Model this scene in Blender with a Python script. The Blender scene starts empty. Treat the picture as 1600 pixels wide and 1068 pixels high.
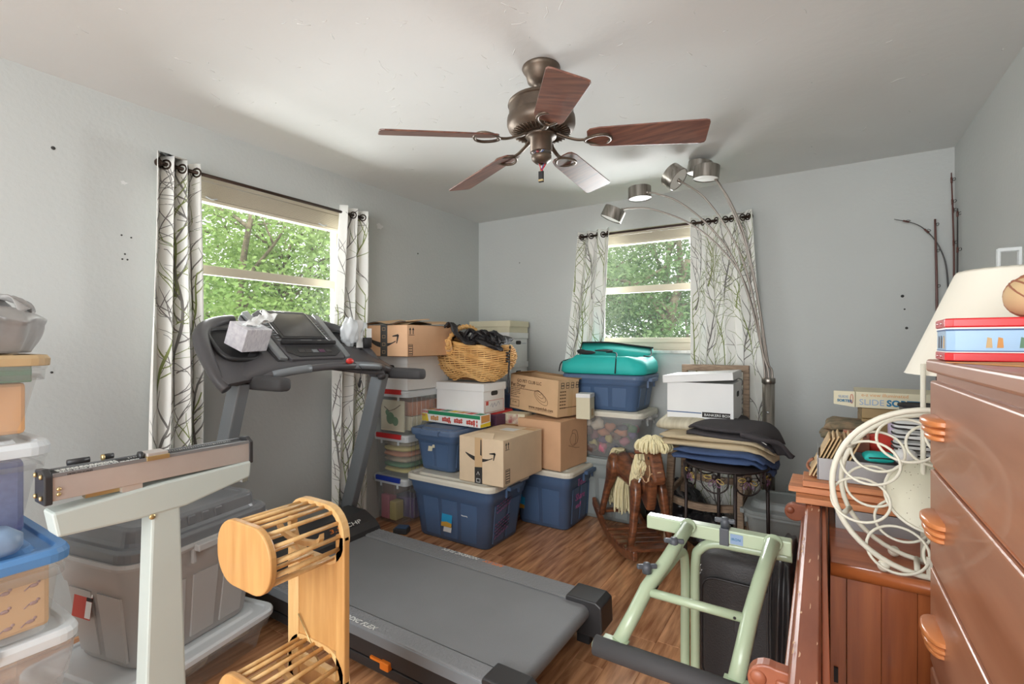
import bpy, math, random
from mathutils import Vector, Matrix
PI = math.pi
R = math.radians
scene = bpy.context.scene
COL = scene.collection
random.seed(7)

# ------------------------------------------------------------ camera, sky, light, exposure
cam_d = bpy.data.cameras.new('camera')
cam = bpy.data.objects.new('camera', cam_d)
COL.objects.link(cam)
cam.location = (0, 0, 1.3)
cam.rotation_euler = (R(90), 0, R(32.3))
cam_d.sensor_width = 36.0
cam_d.lens = 764.0 / 1600.0 * 36.0
cam_d.clip_start = 0.05
cam_d.clip_end = 200
scene.camera = cam

world = bpy.data.worlds.new('overcast_sky')
scene.world = world
world.use_nodes = True
wb = world.node_tree.nodes['Background']
wb.inputs[0].default_value = (0.96, 0.98, 1.0, 1)
wb.inputs[1].default_value = 1.7

sun_d = bpy.data.lights.new('sun', 'SUN')
sun_d.energy = 3.6
sun_d.angle = R(12)
sun_d.color = (1.0, 0.97, 0.9)
sun = bpy.data.objects.new('sun', sun_d)
sun.rotation_euler = Vector((-0.5, 0.55, -0.75)).to_track_quat('-Z', 'Y').to_euler()
COL.objects.link(sun)


def area(name, loc, rot, sx, sy, power, color):
    d = bpy.data.lights.new(name, 'AREA')
    d.shape = 'RECTANGLE'
    d.size = sx
    d.size_y = sy
    d.energy = power
    d.color = color
    o = bpy.data.objects.new(name, d)
    o.location = loc
    o.rotation_euler = rot
    COL.objects.link(o)
    return o


# two unseen fill lamps added behind the camera, and the daylight through the two windows
area('rear_fill_light', (-0.55, -2.8, 1.45), (R(91), 0, 0), 2.9, 2.1, 120, (0.93, 0.97, 1.0))
area('high_fill_light', (-0.9, -0.9, 2.3), (R(42), 0, 0), 2.8, 1.8, 20, (0.93, 0.97, 1.0))
area('window_daylight_left', (-3.9, 1.85, 1.6), (0, R(-97), 0), 1.7, 1.5, 105, (0.97, 0.99, 1.0))
area('window_daylight_back', (-1.13, 4.8, 1.6), (R(-80), 0, 0), 1.3, 1.3, 130, (0.97, 0.99, 1.0))

vs = scene.view_settings
vs.view_transform = 'Standard'
vs.look = 'None'
vs.exposure = 0.52
vs.gamma = 1.0
vs.use_curve_mapping = False
try:
    scene.cycles.max_bounces = 8
    scene.cycles.transparent_max_bounces = 16
    scene.cycles.use_denoising = True
    scene.cycles.sample_clamp_indirect = 6.0
except Exception:
    pass


# ------------------------------------------------------------ materials
def lin(c):
    out = []
    for v in c[:3]:
        v = v / 255.0
        out.append(v / 12.92 if v <= 0.04045 else ((v + 0.055) / 1.055) ** 2.4)
    return tuple(out) + (1.0,)


def mat(name, c, rough=0.5, metal=0.0, var=0.0, vscale=6.0, bump=0.0, bscale=60.0, trans=0.0,
        c2=None, stretch=None, rnd=0.0, spec=0.5, coat=0.0, sss=0.0):
    """procedural material: colour c, drifting towards c2 (or darker) with noise"""
    m = bpy.data.materials.new(name)
    m.use_nodes = True
    nt = m.node_tree
    N, L = nt.nodes, nt.links
    b = N['Principled BSDF']
    b.inputs['Roughness'].default_value = rough
    b.inputs['Metallic'].default_value = metal
    b.inputs['Specular IOR Level'].default_value = spec
    b.inputs['Coat Weight'].default_value = coat
    tc = N.new('ShaderNodeTexCoord')
    mp = N.new('ShaderNodeMapping')
    L.new(tc.outputs['Object'], mp.inputs[0])
    if stretch:
        mp.inputs['Scale'].default_value = stretch
    nz = N.new('ShaderNodeTexNoise')
    nz.inputs['Scale'].default_value = vscale
    nz.inputs['Detail'].default_value = 6
    L.new(mp.outputs[0], nz.inputs['Vector'])
    rp = N.new('ShaderNodeValToRGB')
    a = lin(c)
    if c2 is None:
        k = 1.0 - var
        d = (a[0] * k, a[1] * k, a[2] * k, 1)
    else:
        d = lin(c2)
    rp.color_ramp.elements[0].position = 0.32
    rp.color_ramp.elements[1].position = 0.68
    rp.color_ramp.elements[0].color = d
    rp.color_ramp.elements[1].color = a
    L.new(nz.outputs['Fac'], rp.inputs[0])
    src = rp.outputs[0]
    if rnd > 0:
        oi = N.new('ShaderNodeObjectInfo')
        hs = N.new('ShaderNodeHueSaturation')
        mr = N.new('ShaderNodeMapRange')
        mr.inputs['To Min'].default_value = 1.0 - rnd
        mr.inputs['To Max'].default_value = 1.0 + rnd
        L.new(oi.outputs['Random'], mr.inputs['Value'])
        L.new(mr.outputs[0], hs.inputs['Value'])
        L.new(src, hs.inputs['Color'])
        src = hs.outputs[0]
        ad = N.new('ShaderNodeVectorMath')
        ad.operation = 'MULTIPLY_ADD'
        L.new(oi.outputs['Random'], ad.inputs[0])
        ad.inputs[1].default_value = (37.0, 53.0, 11.0)
        L.new(tc.outputs['Object'], ad.inputs[2])
        L.new(ad.outputs[0], mp.inputs[0])
    L.new(src, b.inputs['Base Color'])
    if bump > 0:
        n2 = N.new('ShaderNodeTexNoise')
        n2.inputs['Scale'].default_value = bscale
        n2.inputs['Detail'].default_value = 4
        L.new(mp.outputs[0], n2.inputs['Vector'])
        bp = N.new('ShaderNodeBump')
        bp.inputs['Strength'].default_value = bump
        bp.inputs['Distance'].default_value = 0.01
        L.new(n2.outputs['Fac'], bp.inputs['Height'])
        L.new(bp.outputs[0], b.inputs['Normal'])
    if trans > 0:
        out = N['Material Output']
        tr = N.new('ShaderNodeBsdfTransparent')
        mx = N.new('ShaderNodeMixShader')
        mx.inputs[0].default_value = trans
        L.new(b.outputs[0], mx.inputs[1])
        L.new(tr.outputs[0], mx.inputs[2])
        L.new(mx.outputs[0], out.inputs['Surface'])
    return m


def leafmat(name, c, c2):
    m = mat(name, c, 0.55, c2=c2, vscale=1.5, spec=0.3)
    nt = m.node_tree
    b = nt.nodes['Principled BSDF']
    t = nt.nodes.new('ShaderNodeBsdfTranslucent')
    nt.links.new(b.inputs['Base Color'].links[0].from_socket, t.inputs['Color'])
    mx = nt.nodes.new('ShaderNodeMixShader')
    mx.inputs[0].default_value = 0.45
    nt.links.new(b.outputs[0], mx.inputs[1])
    nt.links.new(t.outputs[0], mx.inputs[2])
    nt.links.new(mx.outputs[0], nt.nodes['Material Output'].inputs['Surface'])
    return m


M = {}
M['wall'] = mat('wall_paint', (192, 194, 191), 0.8, var=0.04, vscale=1.5, bump=0.16, bscale=45)
M['ceil'] = mat('ceiling_paint', (220, 221, 219), 0.9, var=0.03, vscale=2.0, bump=0.12, bscale=22)
M['trowel'] = mat('ceiling_plaster', (215, 215, 212), 0.9)
M['hole'] = mat('nail_hole', (60, 58, 56), 0.9)
M['patch'] = mat('wall_patch', (214, 214, 212), 0.9)
M['plank'] = mat('laminate_oak', (224, 166, 120), 0.25, c2=(150, 100, 68), vscale=4.2, stretch=(9, 0.9, 3), rnd=0.16, bump=0.08, bscale=8, coat=0.15)
M['subfloor'] = mat('plank_joint', (46, 28, 18), 0.8)
M['frame'] = mat('window_frame_beige', (188, 178, 158), 0.5)
M['jamb'] = mat('jamb_olive_beige', (150, 146, 122), 0.6)
M['blind'] = mat('blind_beige', (200, 190, 168), 0.6)
M['marble'] = mat('sill_marble', (214, 212, 206), 0.3, c2=(168, 166, 160), vscale=14)
M['glass'] = mat('window_glass', (225, 235, 230), 0.02, trans=0.96)
M['rod'] = mat('bronze_rod', (62, 48, 40), 0.4, 0.7)
M['curtain'] = mat('curtain_cloth', (244, 243, 237), 0.85, var=0.02, vscale=20)
M['twig_grey'] = mat('print_grey', (132, 128, 124), 0.9)
M['twig_green'] = mat('print_green', (138, 148, 92), 0.9)
M['bark'] = mat('tree_bark', (128, 116, 96), 0.9, c2=(76, 68, 54), vscale=9, bump=0.5)
M['leafA'] = leafmat('leaf_light', (166, 188, 118), (120, 152, 82))
M['leafB'] = leafmat('leaf_dark', (130, 156, 104), (76, 106, 64))
M['grass'] = mat('lawn', (110, 140, 70), 0.9, c2=(70, 90, 45), vscale=3)
M['bronze'] = mat('oil_rubbed_bronze', (116, 102, 88), 0.42, 0.6, c2=(84, 72, 62), vscale=12)
M['blade'] = mat('walnut_blade', (138, 92, 74), 0.38, c2=(92, 60, 54), vscale=5, stretch=(1.2, 12, 3), rnd=0.15, coat=0.2)
M['nickel'] = mat('brushed_nickel', (176, 170, 162), 0.32, 0.9, c2=(120, 114, 106), vscale=8, stretch=(6, 6, 0.4))
M['arm'] = mat('satin_nickel_arm', (150, 142, 134), 0.4, 0.6)
M['diffuser'] = mat('frosted_diffuser', (232, 230, 224), 0.5)
M['card'] = mat('cardboard', (212, 176, 136), 0.8, var=0.08, vscale=9)
M['card2'] = mat('cardboard_orange', (212, 168, 130), 0.75, var=0.08, vscale=9)
M['card_pale'] = mat('cardboard_pale', (222, 198, 166), 0.8, var=0.08, vscale=9)
M['card_in'] = mat('cardboard_inside', (176, 134, 92), 0.85, var=0.1)
M['tape'] = mat('packing_tape', (206, 172, 132), 0.25)
M['tape_dark'] = mat('printed_tape', (60, 58, 56), 0.35)
M['ink'] = mat('black_ink', (46, 42, 40), 0.8)
M['ink_brown'] = mat('brown_ink', (92, 64, 40), 0.8)
M['ink_red'] = mat('red_ink', (192, 76, 64), 0.7)
M['ink_blue'] = mat('blue_ink', (70, 96, 140), 0.7)
M['ink_teal'] = mat('teal_ink', (34, 110, 148), 0.7)
M['pink'] = mat('pink_marker', (196, 108, 168), 0.7)
M['whitecard'] = mat('white_card', (228, 228, 226), 0.7, var=0.04)
M['creamcard'] = mat('cream_card', (214, 206, 178), 0.7, var=0.05)
M['navy'] = mat('navy_plastic', (80, 104, 138), 0.42, var=0.08, vscale=4)
M['navy_lid'] = mat('navy_lid_plastic', (94, 114, 144), 0.42, var=0.12, vscale=5)
M['offwhite'] = mat('offwhite_plastic', (222, 216, 200), 0.45, var=0.08)
M['greytote'] = mat('grey_plastic', (176, 173, 170), 0.42, var=0.05, vscale=4)
M['darklid'] = mat('charcoal_lid_plastic', (116, 117, 119), 0.34, var=0.12, vscale=4)
M['palegrey'] = mat('pale_grey_plastic', (152, 158, 156), 0.5, var=0.08)
M['clear'] = mat('clear_plastic', (214, 216, 214), 0.25, trans=0.80)
M['cleardull'] = mat('cloudy_plastic', (196, 196, 194), 0.4, trans=0.64)
M['clearlid'] = mat('clear_lid_plastic', (222, 226, 228), 0.3, trans=0.15)
M['tanlid'] = mat('tan_plastic', (196, 166, 124), 0.5, var=0.12)
M['bluelid'] = mat('sky_blue_plastic', (92, 142, 196), 0.42, var=0.12)
M['redplastic'] = mat('red_plastic', (196, 44, 48), 0.4)
M['royal'] = mat('royal_blue_plastic', (34, 60, 160), 0.4)
M['paleblue'] = mat('pale_blue_plastic', (132, 156, 186), 0.4)
M['black'] = mat('black_plastic', (46, 45, 46), 0.42)
M['blackm'] = mat('black_matte', (34, 33, 34), 0.7)
M['tmgrey'] = mat('treadmill_grey_paint', (128, 133, 137), 0.45, 0.2)
M['console'] = mat('console_plastic', (82, 80, 82), 0.4)
M['silver'] = mat('silver_plastic', (146, 148, 150), 0.35, 0.5)
M['screen'] = mat('dark_screen', (74, 72, 72), 0.15)
M['belt'] = mat('belt_rubber', (124, 125, 127), 0.6, var=0.1, vscale=3, bump=0.15, bscale=260)
M['rail'] = mat('foot_rail_plastic', (128, 129, 131), 0.5, bump=0.5, bscale=90)
M['foam'] = mat('black_foam', (66, 65, 66), 0.75)
M['orange'] = mat('orange_plastic', (232, 124, 32), 0.5)
M['red'] = mat('red_knob', (206, 50, 44), 0.4)
M['white'] = mat('white_paint', (226, 226, 220), 0.45)
M['scalepaint'] = mat('scale_enamel', (186, 194, 188), 0.45, var=0.04)
M['alu'] = mat('aluminium', (204, 196, 190), 0.38, 0.5, c2=(188, 178, 172), vscale=5)
M['brass'] = mat('brass', (200, 178, 130), 0.35, 0.8)
M['bamboo'] = mat('bamboo', (226, 188, 132), 0.42, c2=(206, 160, 100), vscale=5, stretch=(8, 8, 0.8), coat=0.1)
M['bamboo2'] = mat('bamboo_panel', (206, 158, 98), 0.4, c2=(184, 134, 78), vscale=5, stretch=(7, 7, 0.7), coat=0.1)
M['sage'] = mat('sage_enamel', (172, 188, 158), 0.28, coat=0.3)
M['knob'] = mat('dark_grey_knob', (74, 78, 84), 0.45)
M['horsewood'] = mat('stained_horse_wood', (142, 88, 58), 0.3, c2=(84, 50, 34), vscale=6, stretch=(3, 3, 9), coat=0.3)
M['yarn'] = mat('cream_yarn', (238, 226, 182), 0.95, var=0.1, vscale=30)
M['rope'] = mat('pale_rope', (206, 170, 132), 0.9)
M['chairwood'] = mat('weathered_wood', (164, 140, 116), 0.7, c2=(120, 100, 82), vscale=10, stretch=(2, 2, 10))
M['iron'] = mat('dark_iron', (58, 50, 48), 0.5, 0.6)
M['stainA'] = mat('glass_amber', (214, 186, 90), 0.3)
M['stainB'] = mat('glass_violet', (138, 96, 130), 0.3)
M['jacket'] = mat('charcoal_cloth', (64, 60, 62), 0.9, bump=0.3, bscale=200)
M['khaki'] = mat('khaki_cloth', (196, 178, 146), 0.9, var=0.06, bump=0.3, bscale=200)
M['denim'] = mat('denim_blue', (66, 86, 124), 0.9, var=0.12, bump=0.3, bscale=200)
M['pillow'] = mat('cream_stripe_cloth', (206, 198, 176), 0.9, c2=(182, 172, 148), vscale=3, stretch=(14, 0.3, 0.3))
M['bagblack'] = mat('black_bin_bag', (38, 36, 38), 0.22)
M['baggrey'] = mat('grey_shopping_bag', (186, 186, 187), 0.28, c2=(160, 156, 152), vscale=7, trans=0.12)
M['teal'] = mat('teal_fabric', (38, 186, 178), 0.6, var=0.12, vscale=5)
M['wicker'] = mat('willow', (238, 194, 128), 0.5, c2=(212, 158, 92), vscale=9)
M['wickerdark'] = mat('willow_dark', (140, 96, 54), 0.7)  # darker willow lining so the woven strands stand out
M['blackcloth'] = mat('black_shiny_cloth', (38, 35, 36), 0.35, bump=0.4, bscale=120)
M['leather'] = mat('black_nylon', (50, 47, 47), 0.5, bump=0.2, bscale=200)
M['leather2'] = mat('black_leather', (44, 41, 42), 0.35)
M['chrome'] = mat('chrome', (206, 206, 206), 0.2, 0.9)
M['mahog'] = mat('worn_mahogany', (162, 96, 68), 0.4, c2=(134, 74, 50), vscale=5, stretch=(4, 0.8, 4))
M['mahog2'] = mat('orange_wood_strip', (184, 108, 76), 0.4, var=0.1)
M['chip'] = mat('bare_wood_chip', (226, 190, 158), 0.8)
M['deskwood'] = mat('desk_cherry', (184, 104, 56), 0.36, c2=(146, 76, 40), vscale=5, stretch=(8, 8, 0.5), coat=0.25)
M['desktop'] = mat('desk_top_cherry', (178, 104, 66), 0.38, c2=(152, 84, 52), vscale=5, stretch=(0.8, 9, 3), coat=0.25)
M['edge'] = mat('desk_edge_cherry', (190, 110, 60), 0.32, c2=(166, 90, 46), vscale=4, coat=0.25)
M['chest'] = mat('chest_maple', (178, 126, 98), 0.34, c2=(152, 100, 72), vscale=3.2, stretch=(4, 0.5, 4), coat=0.12)
M['pull'] = mat('pull_maple', (214, 138, 84), 0.32, c2=(190, 112, 64), vscale=5, coat=0.2)
M['board'] = mat('cedar_board', (214, 146, 98), 0.5, c2=(182, 112, 72), vscale=6, stretch=(0.8, 8, 8))
M['metalgrey'] = mat('grey_metal', (150, 148, 148), 0.4, 0.4)
M['wirewhite'] = mat('cream_enamel', (228, 224, 206), 0.4, var=0.05)
M['speckle'] = mat('speckled_cream', (214, 210, 188), 0.5, var=0.06, vscale=12)
M['manila'] = mat('manila_folder', (206, 176, 132), 0.8, var=0.1)
M['shade'] = mat('lamp_shade_parchment', (238, 232, 216), 0.7)
M['acrylic'] = mat('acrylic', (236, 240, 240), 0.08, trans=0.55)
M['tinblue'] = mat('tin_pale_blue', (156, 190, 222), 0.25)
M['tinred'] = mat('tin_red', (214, 40, 44), 0.22)
M['camo'] = mat('camo_cloth', (150, 126, 98), 0.9, c2=(84, 84, 66), vscale=22)
M['boxwood'] = mat('olive_wood', (164, 138, 92), 0.5, c2=(140, 114, 72), vscale=5)
M['lavender'] = mat('lavender_card', (206, 190, 216), 0.7)
M['plum'] = mat('plum_card', (96, 60, 84), 0.7)
M['floral'] = mat('floral_paper', (212, 206, 180), 0.6, c2=(152, 62, 66), vscale=24)
M['birdink'] = mat('faded_purple_ink', (158, 126, 124), 0.8)
M['towelblue'] = mat('slate_blue_towel', (112, 118, 158), 0.95, var=0.2, vscale=60)
M['paperorange'] = mat('kraft_paper_orange', (220, 166, 116), 0.8, var=0.06)
M['papergreen'] = mat('green_folder', (104, 138, 112), 0.8)
M['kraftprint'] = mat('kraft_print', (206, 168, 124), 0.8, var=0.08)
M['magenta'] = mat('magenta_plastic', (206, 58, 118), 0.5)
M['lime'] = mat('lime_paper', (120, 220, 70), 0.6)
M['beige'] = mat('beige_cloth', (196, 184, 150), 0.9, c2=(120, 106, 96), vscale=7)
M['yellow'] = mat('yellow_print', (228, 200, 40), 0.6)
M['green'] = mat('green_print', (34, 130, 88), 0.6)
M['cookie'] = mat('gingerbread_print', (206, 146, 84), 0.7)
M['rodblank'] = mat('fishing_rod_blank', (92, 52, 44), 0.3)
M['rodblack'] = mat('fishing_rod_black', (52, 48, 46), 0.3)
M['cork'] = mat('cork_grip', (150, 96, 70), 0.7)
M['skyblue'] = mat('sky_blue_label', (42, 150, 196), 0.5)
M['goldlabel'] = mat('gold_label', (196, 150, 60), 0.5)
M['wire_red'] = mat('red_wire', (200, 50, 60), 0.5)
M['wire_blue'] = mat('blue_wire', (90, 110, 170), 0.5)
M['wire_white'] = mat('white_wire', (220, 218, 210), 0.5)
M['tissuebox'] = mat('tissue_box_print', (222, 220, 222), 0.6, c2=(190, 186, 194), vscale=40, stretch=(1, 3, 1))
M['tissue'] = mat('tissue_paper', (236, 236, 234), 0.9)
M['redcloth'] = mat('red_hat_cloth', (196, 58, 46), 0.8)
TOYS = [mat('toy_%s' % n, c, 0.7) for n, c in (('pink', (196, 116, 134)), ('green', (86, 132, 92)), ('brown', (104, 76, 66)),
        ('cream', (222, 210, 190)), ('purple', (98, 80, 128)), ('orange', (196, 130, 96)), ('navy', (58, 62, 82)), ('yellow', (206, 190, 118)))]


# ------------------------------------------------------------ geometry helpers
def rrect(w, d, r, n=4):
    pts = []
    r = min(r, w / 2 - 1e-4, d / 2 - 1e-4)
    for cx, cy, a0 in ((w / 2 - r, d / 2 - r, 0), (-w / 2 + r, d / 2 - r, 90), (-w / 2 + r, -d / 2 + r, 180), (w / 2 - r, -d / 2 + r, 270)):
        for k in range(n + 1):
            a = R(a0 + 90.0 * k / n)
            pts.append((cx + r * math.cos(a), cy + r * math.sin(a)))
    return pts


def fr(o, x, y):
    """frame matrix: origin o, in-plane axes x and y, z = x cross y"""
    x = Vector(x).normalized()
    y = Vector(y).normalized()
    z = x.cross(y)
    m = Matrix((x, y, z)).transposed().to_4x4()
    m.translation = Vector(o)
    return m


class G:
    def __init__(s):
        s.v, s.f, s.s = [], [], []

    def add(s, vs, fs, smooth=False, mx=None):
        o = len(s.v)
        for p in vs:
            p = Vector(p)
            s.v.append(tuple(mx @ p) if mx else tuple(p))
        for f in fs:
            s.f.append(tuple(i + o for i in f))
            s.s.append(smooth)
        return s

    def box(s, c, d, mx=None, taper=None):
        x, y, z = d[0] / 2, d[1] / 2, d[2] / 2
        tx, ty = (x, y) if taper is None else (x * taper[0], y * taper[1])
        vs = [(c[0] + a, c[1] + b, c[2] + e) for (a, b, e) in
              ((-tx, -ty, -z), (tx, -ty, -z), (tx, ty, -z), (-tx, ty, -z), (-x, -y, z), (x, -y, z), (x, y, z), (-x, y, z))]
        return s.add(vs, [(3, 2, 1, 0), (4, 5, 6, 7), (0, 1, 5, 4), (1, 2, 6, 5), (2, 3, 7, 6), (3, 0, 4, 7)], False, mx)

    def bx(s, x0, x1, y0, y1, z0, z1, mx=None):
        return s.box(((x0 + x1) / 2, (y0 + y1) / 2, (z0 + z1) / 2), (abs(x1 - x0), abs(y1 - y0), abs(z1 - z0)), mx)

    def loft(s, secs, smooth=False, cap0=True, cap1=True, mx=None, closed=True):
        n = len(secs[0])
        vs = [p for q in secs for p in q]
        fs = []
        for i in range(len(secs) - 1):
            for j in range(n if closed else n - 1):
                k = (j + 1) % n
                fs.append((i * n + j, i * n + k, (i + 1) * n + k, (i + 1) * n + j))
        if cap0:
            fs.append(tuple(range(n - 1, -1, -1)))
        if cap1:
            fs.append(tuple((len(secs) - 1) * n + j for j in range(n)))
        return s.add(vs, fs, smooth, mx)

    def rsec(s, rows, n=4, smooth=False, cap0=True, cap1=True, mx=None):
        """rows of (w, d, corner radius, z)"""
        return s.loft([[(x, y, z) for x, y in rrect(w, d, r, n)] for (w, d, r, z) in rows], smooth, cap0, cap1, mx)

    def lathe(s, prof, n=24, mx=None, smooth=True, cap=True):
        secs = [[(max(r, 1e-4) * math.cos(2 * PI * k / n), max(r, 1e-4) * math.sin(2 * PI * k / n), z) for k in range(n)] for r, z in prof]
        return s.loft(secs, smooth, cap, cap, mx)

    def tube(s, pts, r, n=8, closed=False, cap=True, flat=1.0, smooth=True):
        P = [Vector(p) for p in pts]
        m = len(P)
        rs = r if isinstance(r, (list, tuple)) else [r] * m
        secs = []
        up = None
        for i in range(m):
            if closed:
                t = P[(i + 1) % m] - P[(i - 1) % m]
            else:
                t = P[min(i + 1, m - 1)] - P[max(i - 1, 0)]
            if t.length < 1e-9:
                t = Vector((0, 0, 1))
            t.normalize()
            if up is None:
                up = Vector((0, 0, 1)) if abs(t.z) < 0.9 else Vector((1, 0, 0))
            a = t.cross(up)
            if a.length < 1e-6:
                a = t.cross(Vector((0, 1, 0)))
            a.normalize()
            b = a.cross(t).normalized()
            up = b
            secs.append([tuple(P[i] + a * (rs[i] * math.cos(2 * PI * k / n)) + b * (rs[i] * flat * math.sin(2 * PI * k / n))) for k in range(n)])
        if closed:
            secs.append(secs[0])
            return s.loft(secs, smooth, False, False)
        return s.loft(secs, smooth, cap, cap)

    def prism(s, poly, h, mx=None, z0=0.0):
        n = len(poly)
        vs = [(x, y, z0) for x, y in poly] + [(x, y, z0 + h) for x, y in poly]
        fs = [tuple(range(n - 1, -1, -1)), tuple(range(n, 2 * n))] + [(i, (i + 1) % n, n + (i + 1) % n, n + i) for i in range(n)]
        return s.add(vs, fs, False, mx)

    def ball(s, c, rad, n=12, m=8, mx=None, warp=None):
        rx, ry, rz = rad if isinstance(rad, (tuple, list)) else (rad,) * 3
        secs = []
        for i in range(m + 1):
            a = -PI / 2 + PI * i / m
            ca = max(math.cos(a), 1e-3)
            row = []
            for k in range(n):
                b = 2 * PI * k / n
                p = Vector((ca * math.cos(b), ca * math.sin(b), math.sin(a)))
                q = 1.0 if warp is None else warp(p)
                row.append((c[0] + rx * p.x * q, c[1] + ry * p.y * q, c[2] + rz * p.z * q))
            secs.append(row)
        return s.loft(secs, True, True, True, mx)

    def cyl(s, a, b, r, n=16, smooth=True):
        return s.tube([a, b], r, n, smooth=smooth)

    def build(s, name, m, parent=None, label=None, bevel=0.0, seg=2, kind=None, world=False, sub=0, mesh=None):
        me = bpy.data.meshes.new(name)
        vs = s.v
        if world and parent is not None:
            o = Vector((0, 0, 0))
            p = parent
            while p is not None:
                o += p.location
                p = p.parent
            vs = [tuple(Vector(q) - o) for q in vs]
        me.from_pydata(vs, [], s.f)
        me.polygons.foreach_set('use_smooth', s.s)
        me.update()
        me.materials.append(M[m] if isinstance(m, str) else m)
        ob = bpy.data.objects.new(name, me)
        COL.objects.link(ob)
        if parent is not None:
            ob.parent = parent
        if bevel > 0:
            b = ob.modifiers.new('bevel', 'BEVEL')
            b.width = bevel
            b.segments = seg
            b.limit_method = 'ANGLE'
            b.angle_limit = R(40)
        if sub:
            b = ob.modifiers.new('smooth', 'SUBSURF')
            b.levels = sub
            b.render_levels = sub
        if label:
            ob['label'] = label
        if kind:
            ob['kind'] = kind
        return ob


def thing(name, label, cat, loc=(0, 0, 0), rz=0.0, group=None):
    o = bpy.data.objects.new(name, None)
    o.empty_display_size = 0.05
    COL.objects.link(o)
    o.location = loc
    o.rotation_euler = (0, 0, R(rz))
    o['label'] = label
    o['category'] = cat
    if group:
        o['group'] = group
    return o


def tag(o, label, cat, group=None, kind=None):
    o['label'] = label
    o['category'] = cat
    if group:
        o['group'] = group
    if kind:
        o['kind'] = kind
    return o


def text(body, size, mx, m, parent, name='lettering', sx=1.0, shear=0.0, align='LEFT', ext=0.0006, label=None, bold=0.0):
    c = bpy.data.curves.new(name, 'FONT')
    c.body = body
    c.size = size
    c.extrude = ext
    c.shear = shear
    c.offset = bold
    c.align_x = align
    c.resolution_u = 3
    c.materials.append(M[m])
    o = bpy.data.objects.new(name, c)
    COL.objects.link(o)
    o.parent = parent
    bpy.context.view_layer.update()
    me = bpy.data.meshes.new_from_object(o)
    me.name = name
    bpy.data.objects.remove(o)
    me.transform(mx @ Matrix.Diagonal((sx, 1, 1, 1)))
    o = bpy.data.objects.new(name, me)
    COL.objects.link(o)
    o.parent = parent
    if label:
        o['label'] = label
    return o


def cr(pts, k=6):
    """Catmull-Rom through points"""
    P = [Vector(p) for p in pts]
    out = []
    for i in range(len(P) - 1):
        p0 = P[max(i - 1, 0)]
        p1 = P[i]
        p2 = P[i + 1]
        p3 = P[min(i + 2, len(P) - 1)]
        for j in range(k):
            t = j / k
            out.append(0.5 * ((2 * p1) + (p2 - p0) * t + (2 * p0 - 5 * p1 + 4 * p2 - p3) * t * t + (3 * p1 - p0 - 3 * p2 + p3) * t ** 3))
    out.append(P[-1])
    return out

# ============================================================ the room
WX, EX, BY, SY, CZ = -2.78, 0.66, 3.80, -3.0, 2.44   # left wall, right wall, back wall, front wall, ceiling
W1 = (1.17, 2.27, 1.215, 2.20)                        # left window opening: y0, y1, z0, z1
W2 = (-1.60, -0.70, 1.235, 2.20)                      # back window opening: x0, x1, z0, z1


def struct(name, g, m, parent=None, **k):
    o = g.build(name, m, parent, **k)
    if parent is None:
        o['kind'] = 'structure'
    return o


g = G()
y0, y1, z0, z1 = W1
T = 0.2
g.bx(WX - T, WX, SY, y0, 0, CZ)
g.bx(WX - T, WX, y1, BY + T, 0, CZ)
g.bx(WX - T, WX, y0, y1, 0, z0)
g.bx(WX - T, WX, y0, y1, z1, CZ)
wall_left = struct('wall_left', g, 'wall')
g = G()
x0, x1, z0, z1 = W2
g.bx(WX, x0, BY, BY + T, 0, CZ)
g.bx(x1, EX + T, BY, BY + T, 0, CZ)
g.bx(x0, x1, BY, BY + T, 0, z0)
g.bx(x0, x1, BY, BY + T, z1, CZ)
wall_back = struct('wall_back', g, 'wall')
wall_right = struct('wall_right', G().bx(EX, EX + T, SY, BY, 0, CZ), 'wall')
struct('wall_front', G().bx(WX - T, EX + T, SY - T, SY, 0, CZ), 'wall')
ceiling = struct('ceiling', G().bx(WX - T, EX + T, SY - T, BY + T, CZ, CZ + T), 'ceil')
# trowel marks left proud in the ceiling plaster
g = G()
rng = random.Random(3)
for k in range(260):
    cx, cy = rng.uniform(-2.7, 0.6), rng.uniform(0.4, 3.7)
    if rng.random() < 0.6:
        cx, cy = rng.gauss(-1.2, 0.5), rng.gauss(1.4, 0.7)
    if not (-2.7 < cx < 0.6 and 0.3 < cy < 3.7):
        continue
    a = rng.uniform(0, PI)
    L = rng.uniform(0.006, 0.032)
    w = rng.uniform(0.0008, 0.0021)
    bend = rng.uniform(-0.4, 0.4)
    pts = [(cx + math.cos(a + bend * t) * L * t, cy + math.sin(a + bend * t) * L * t, CZ) for t in (-1, 0, 1)]
    g.tube(pts, w, 4, flat=0.5)
g.build('plaster_ridges', 'trowel', ceiling, kind='stuff')
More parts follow.
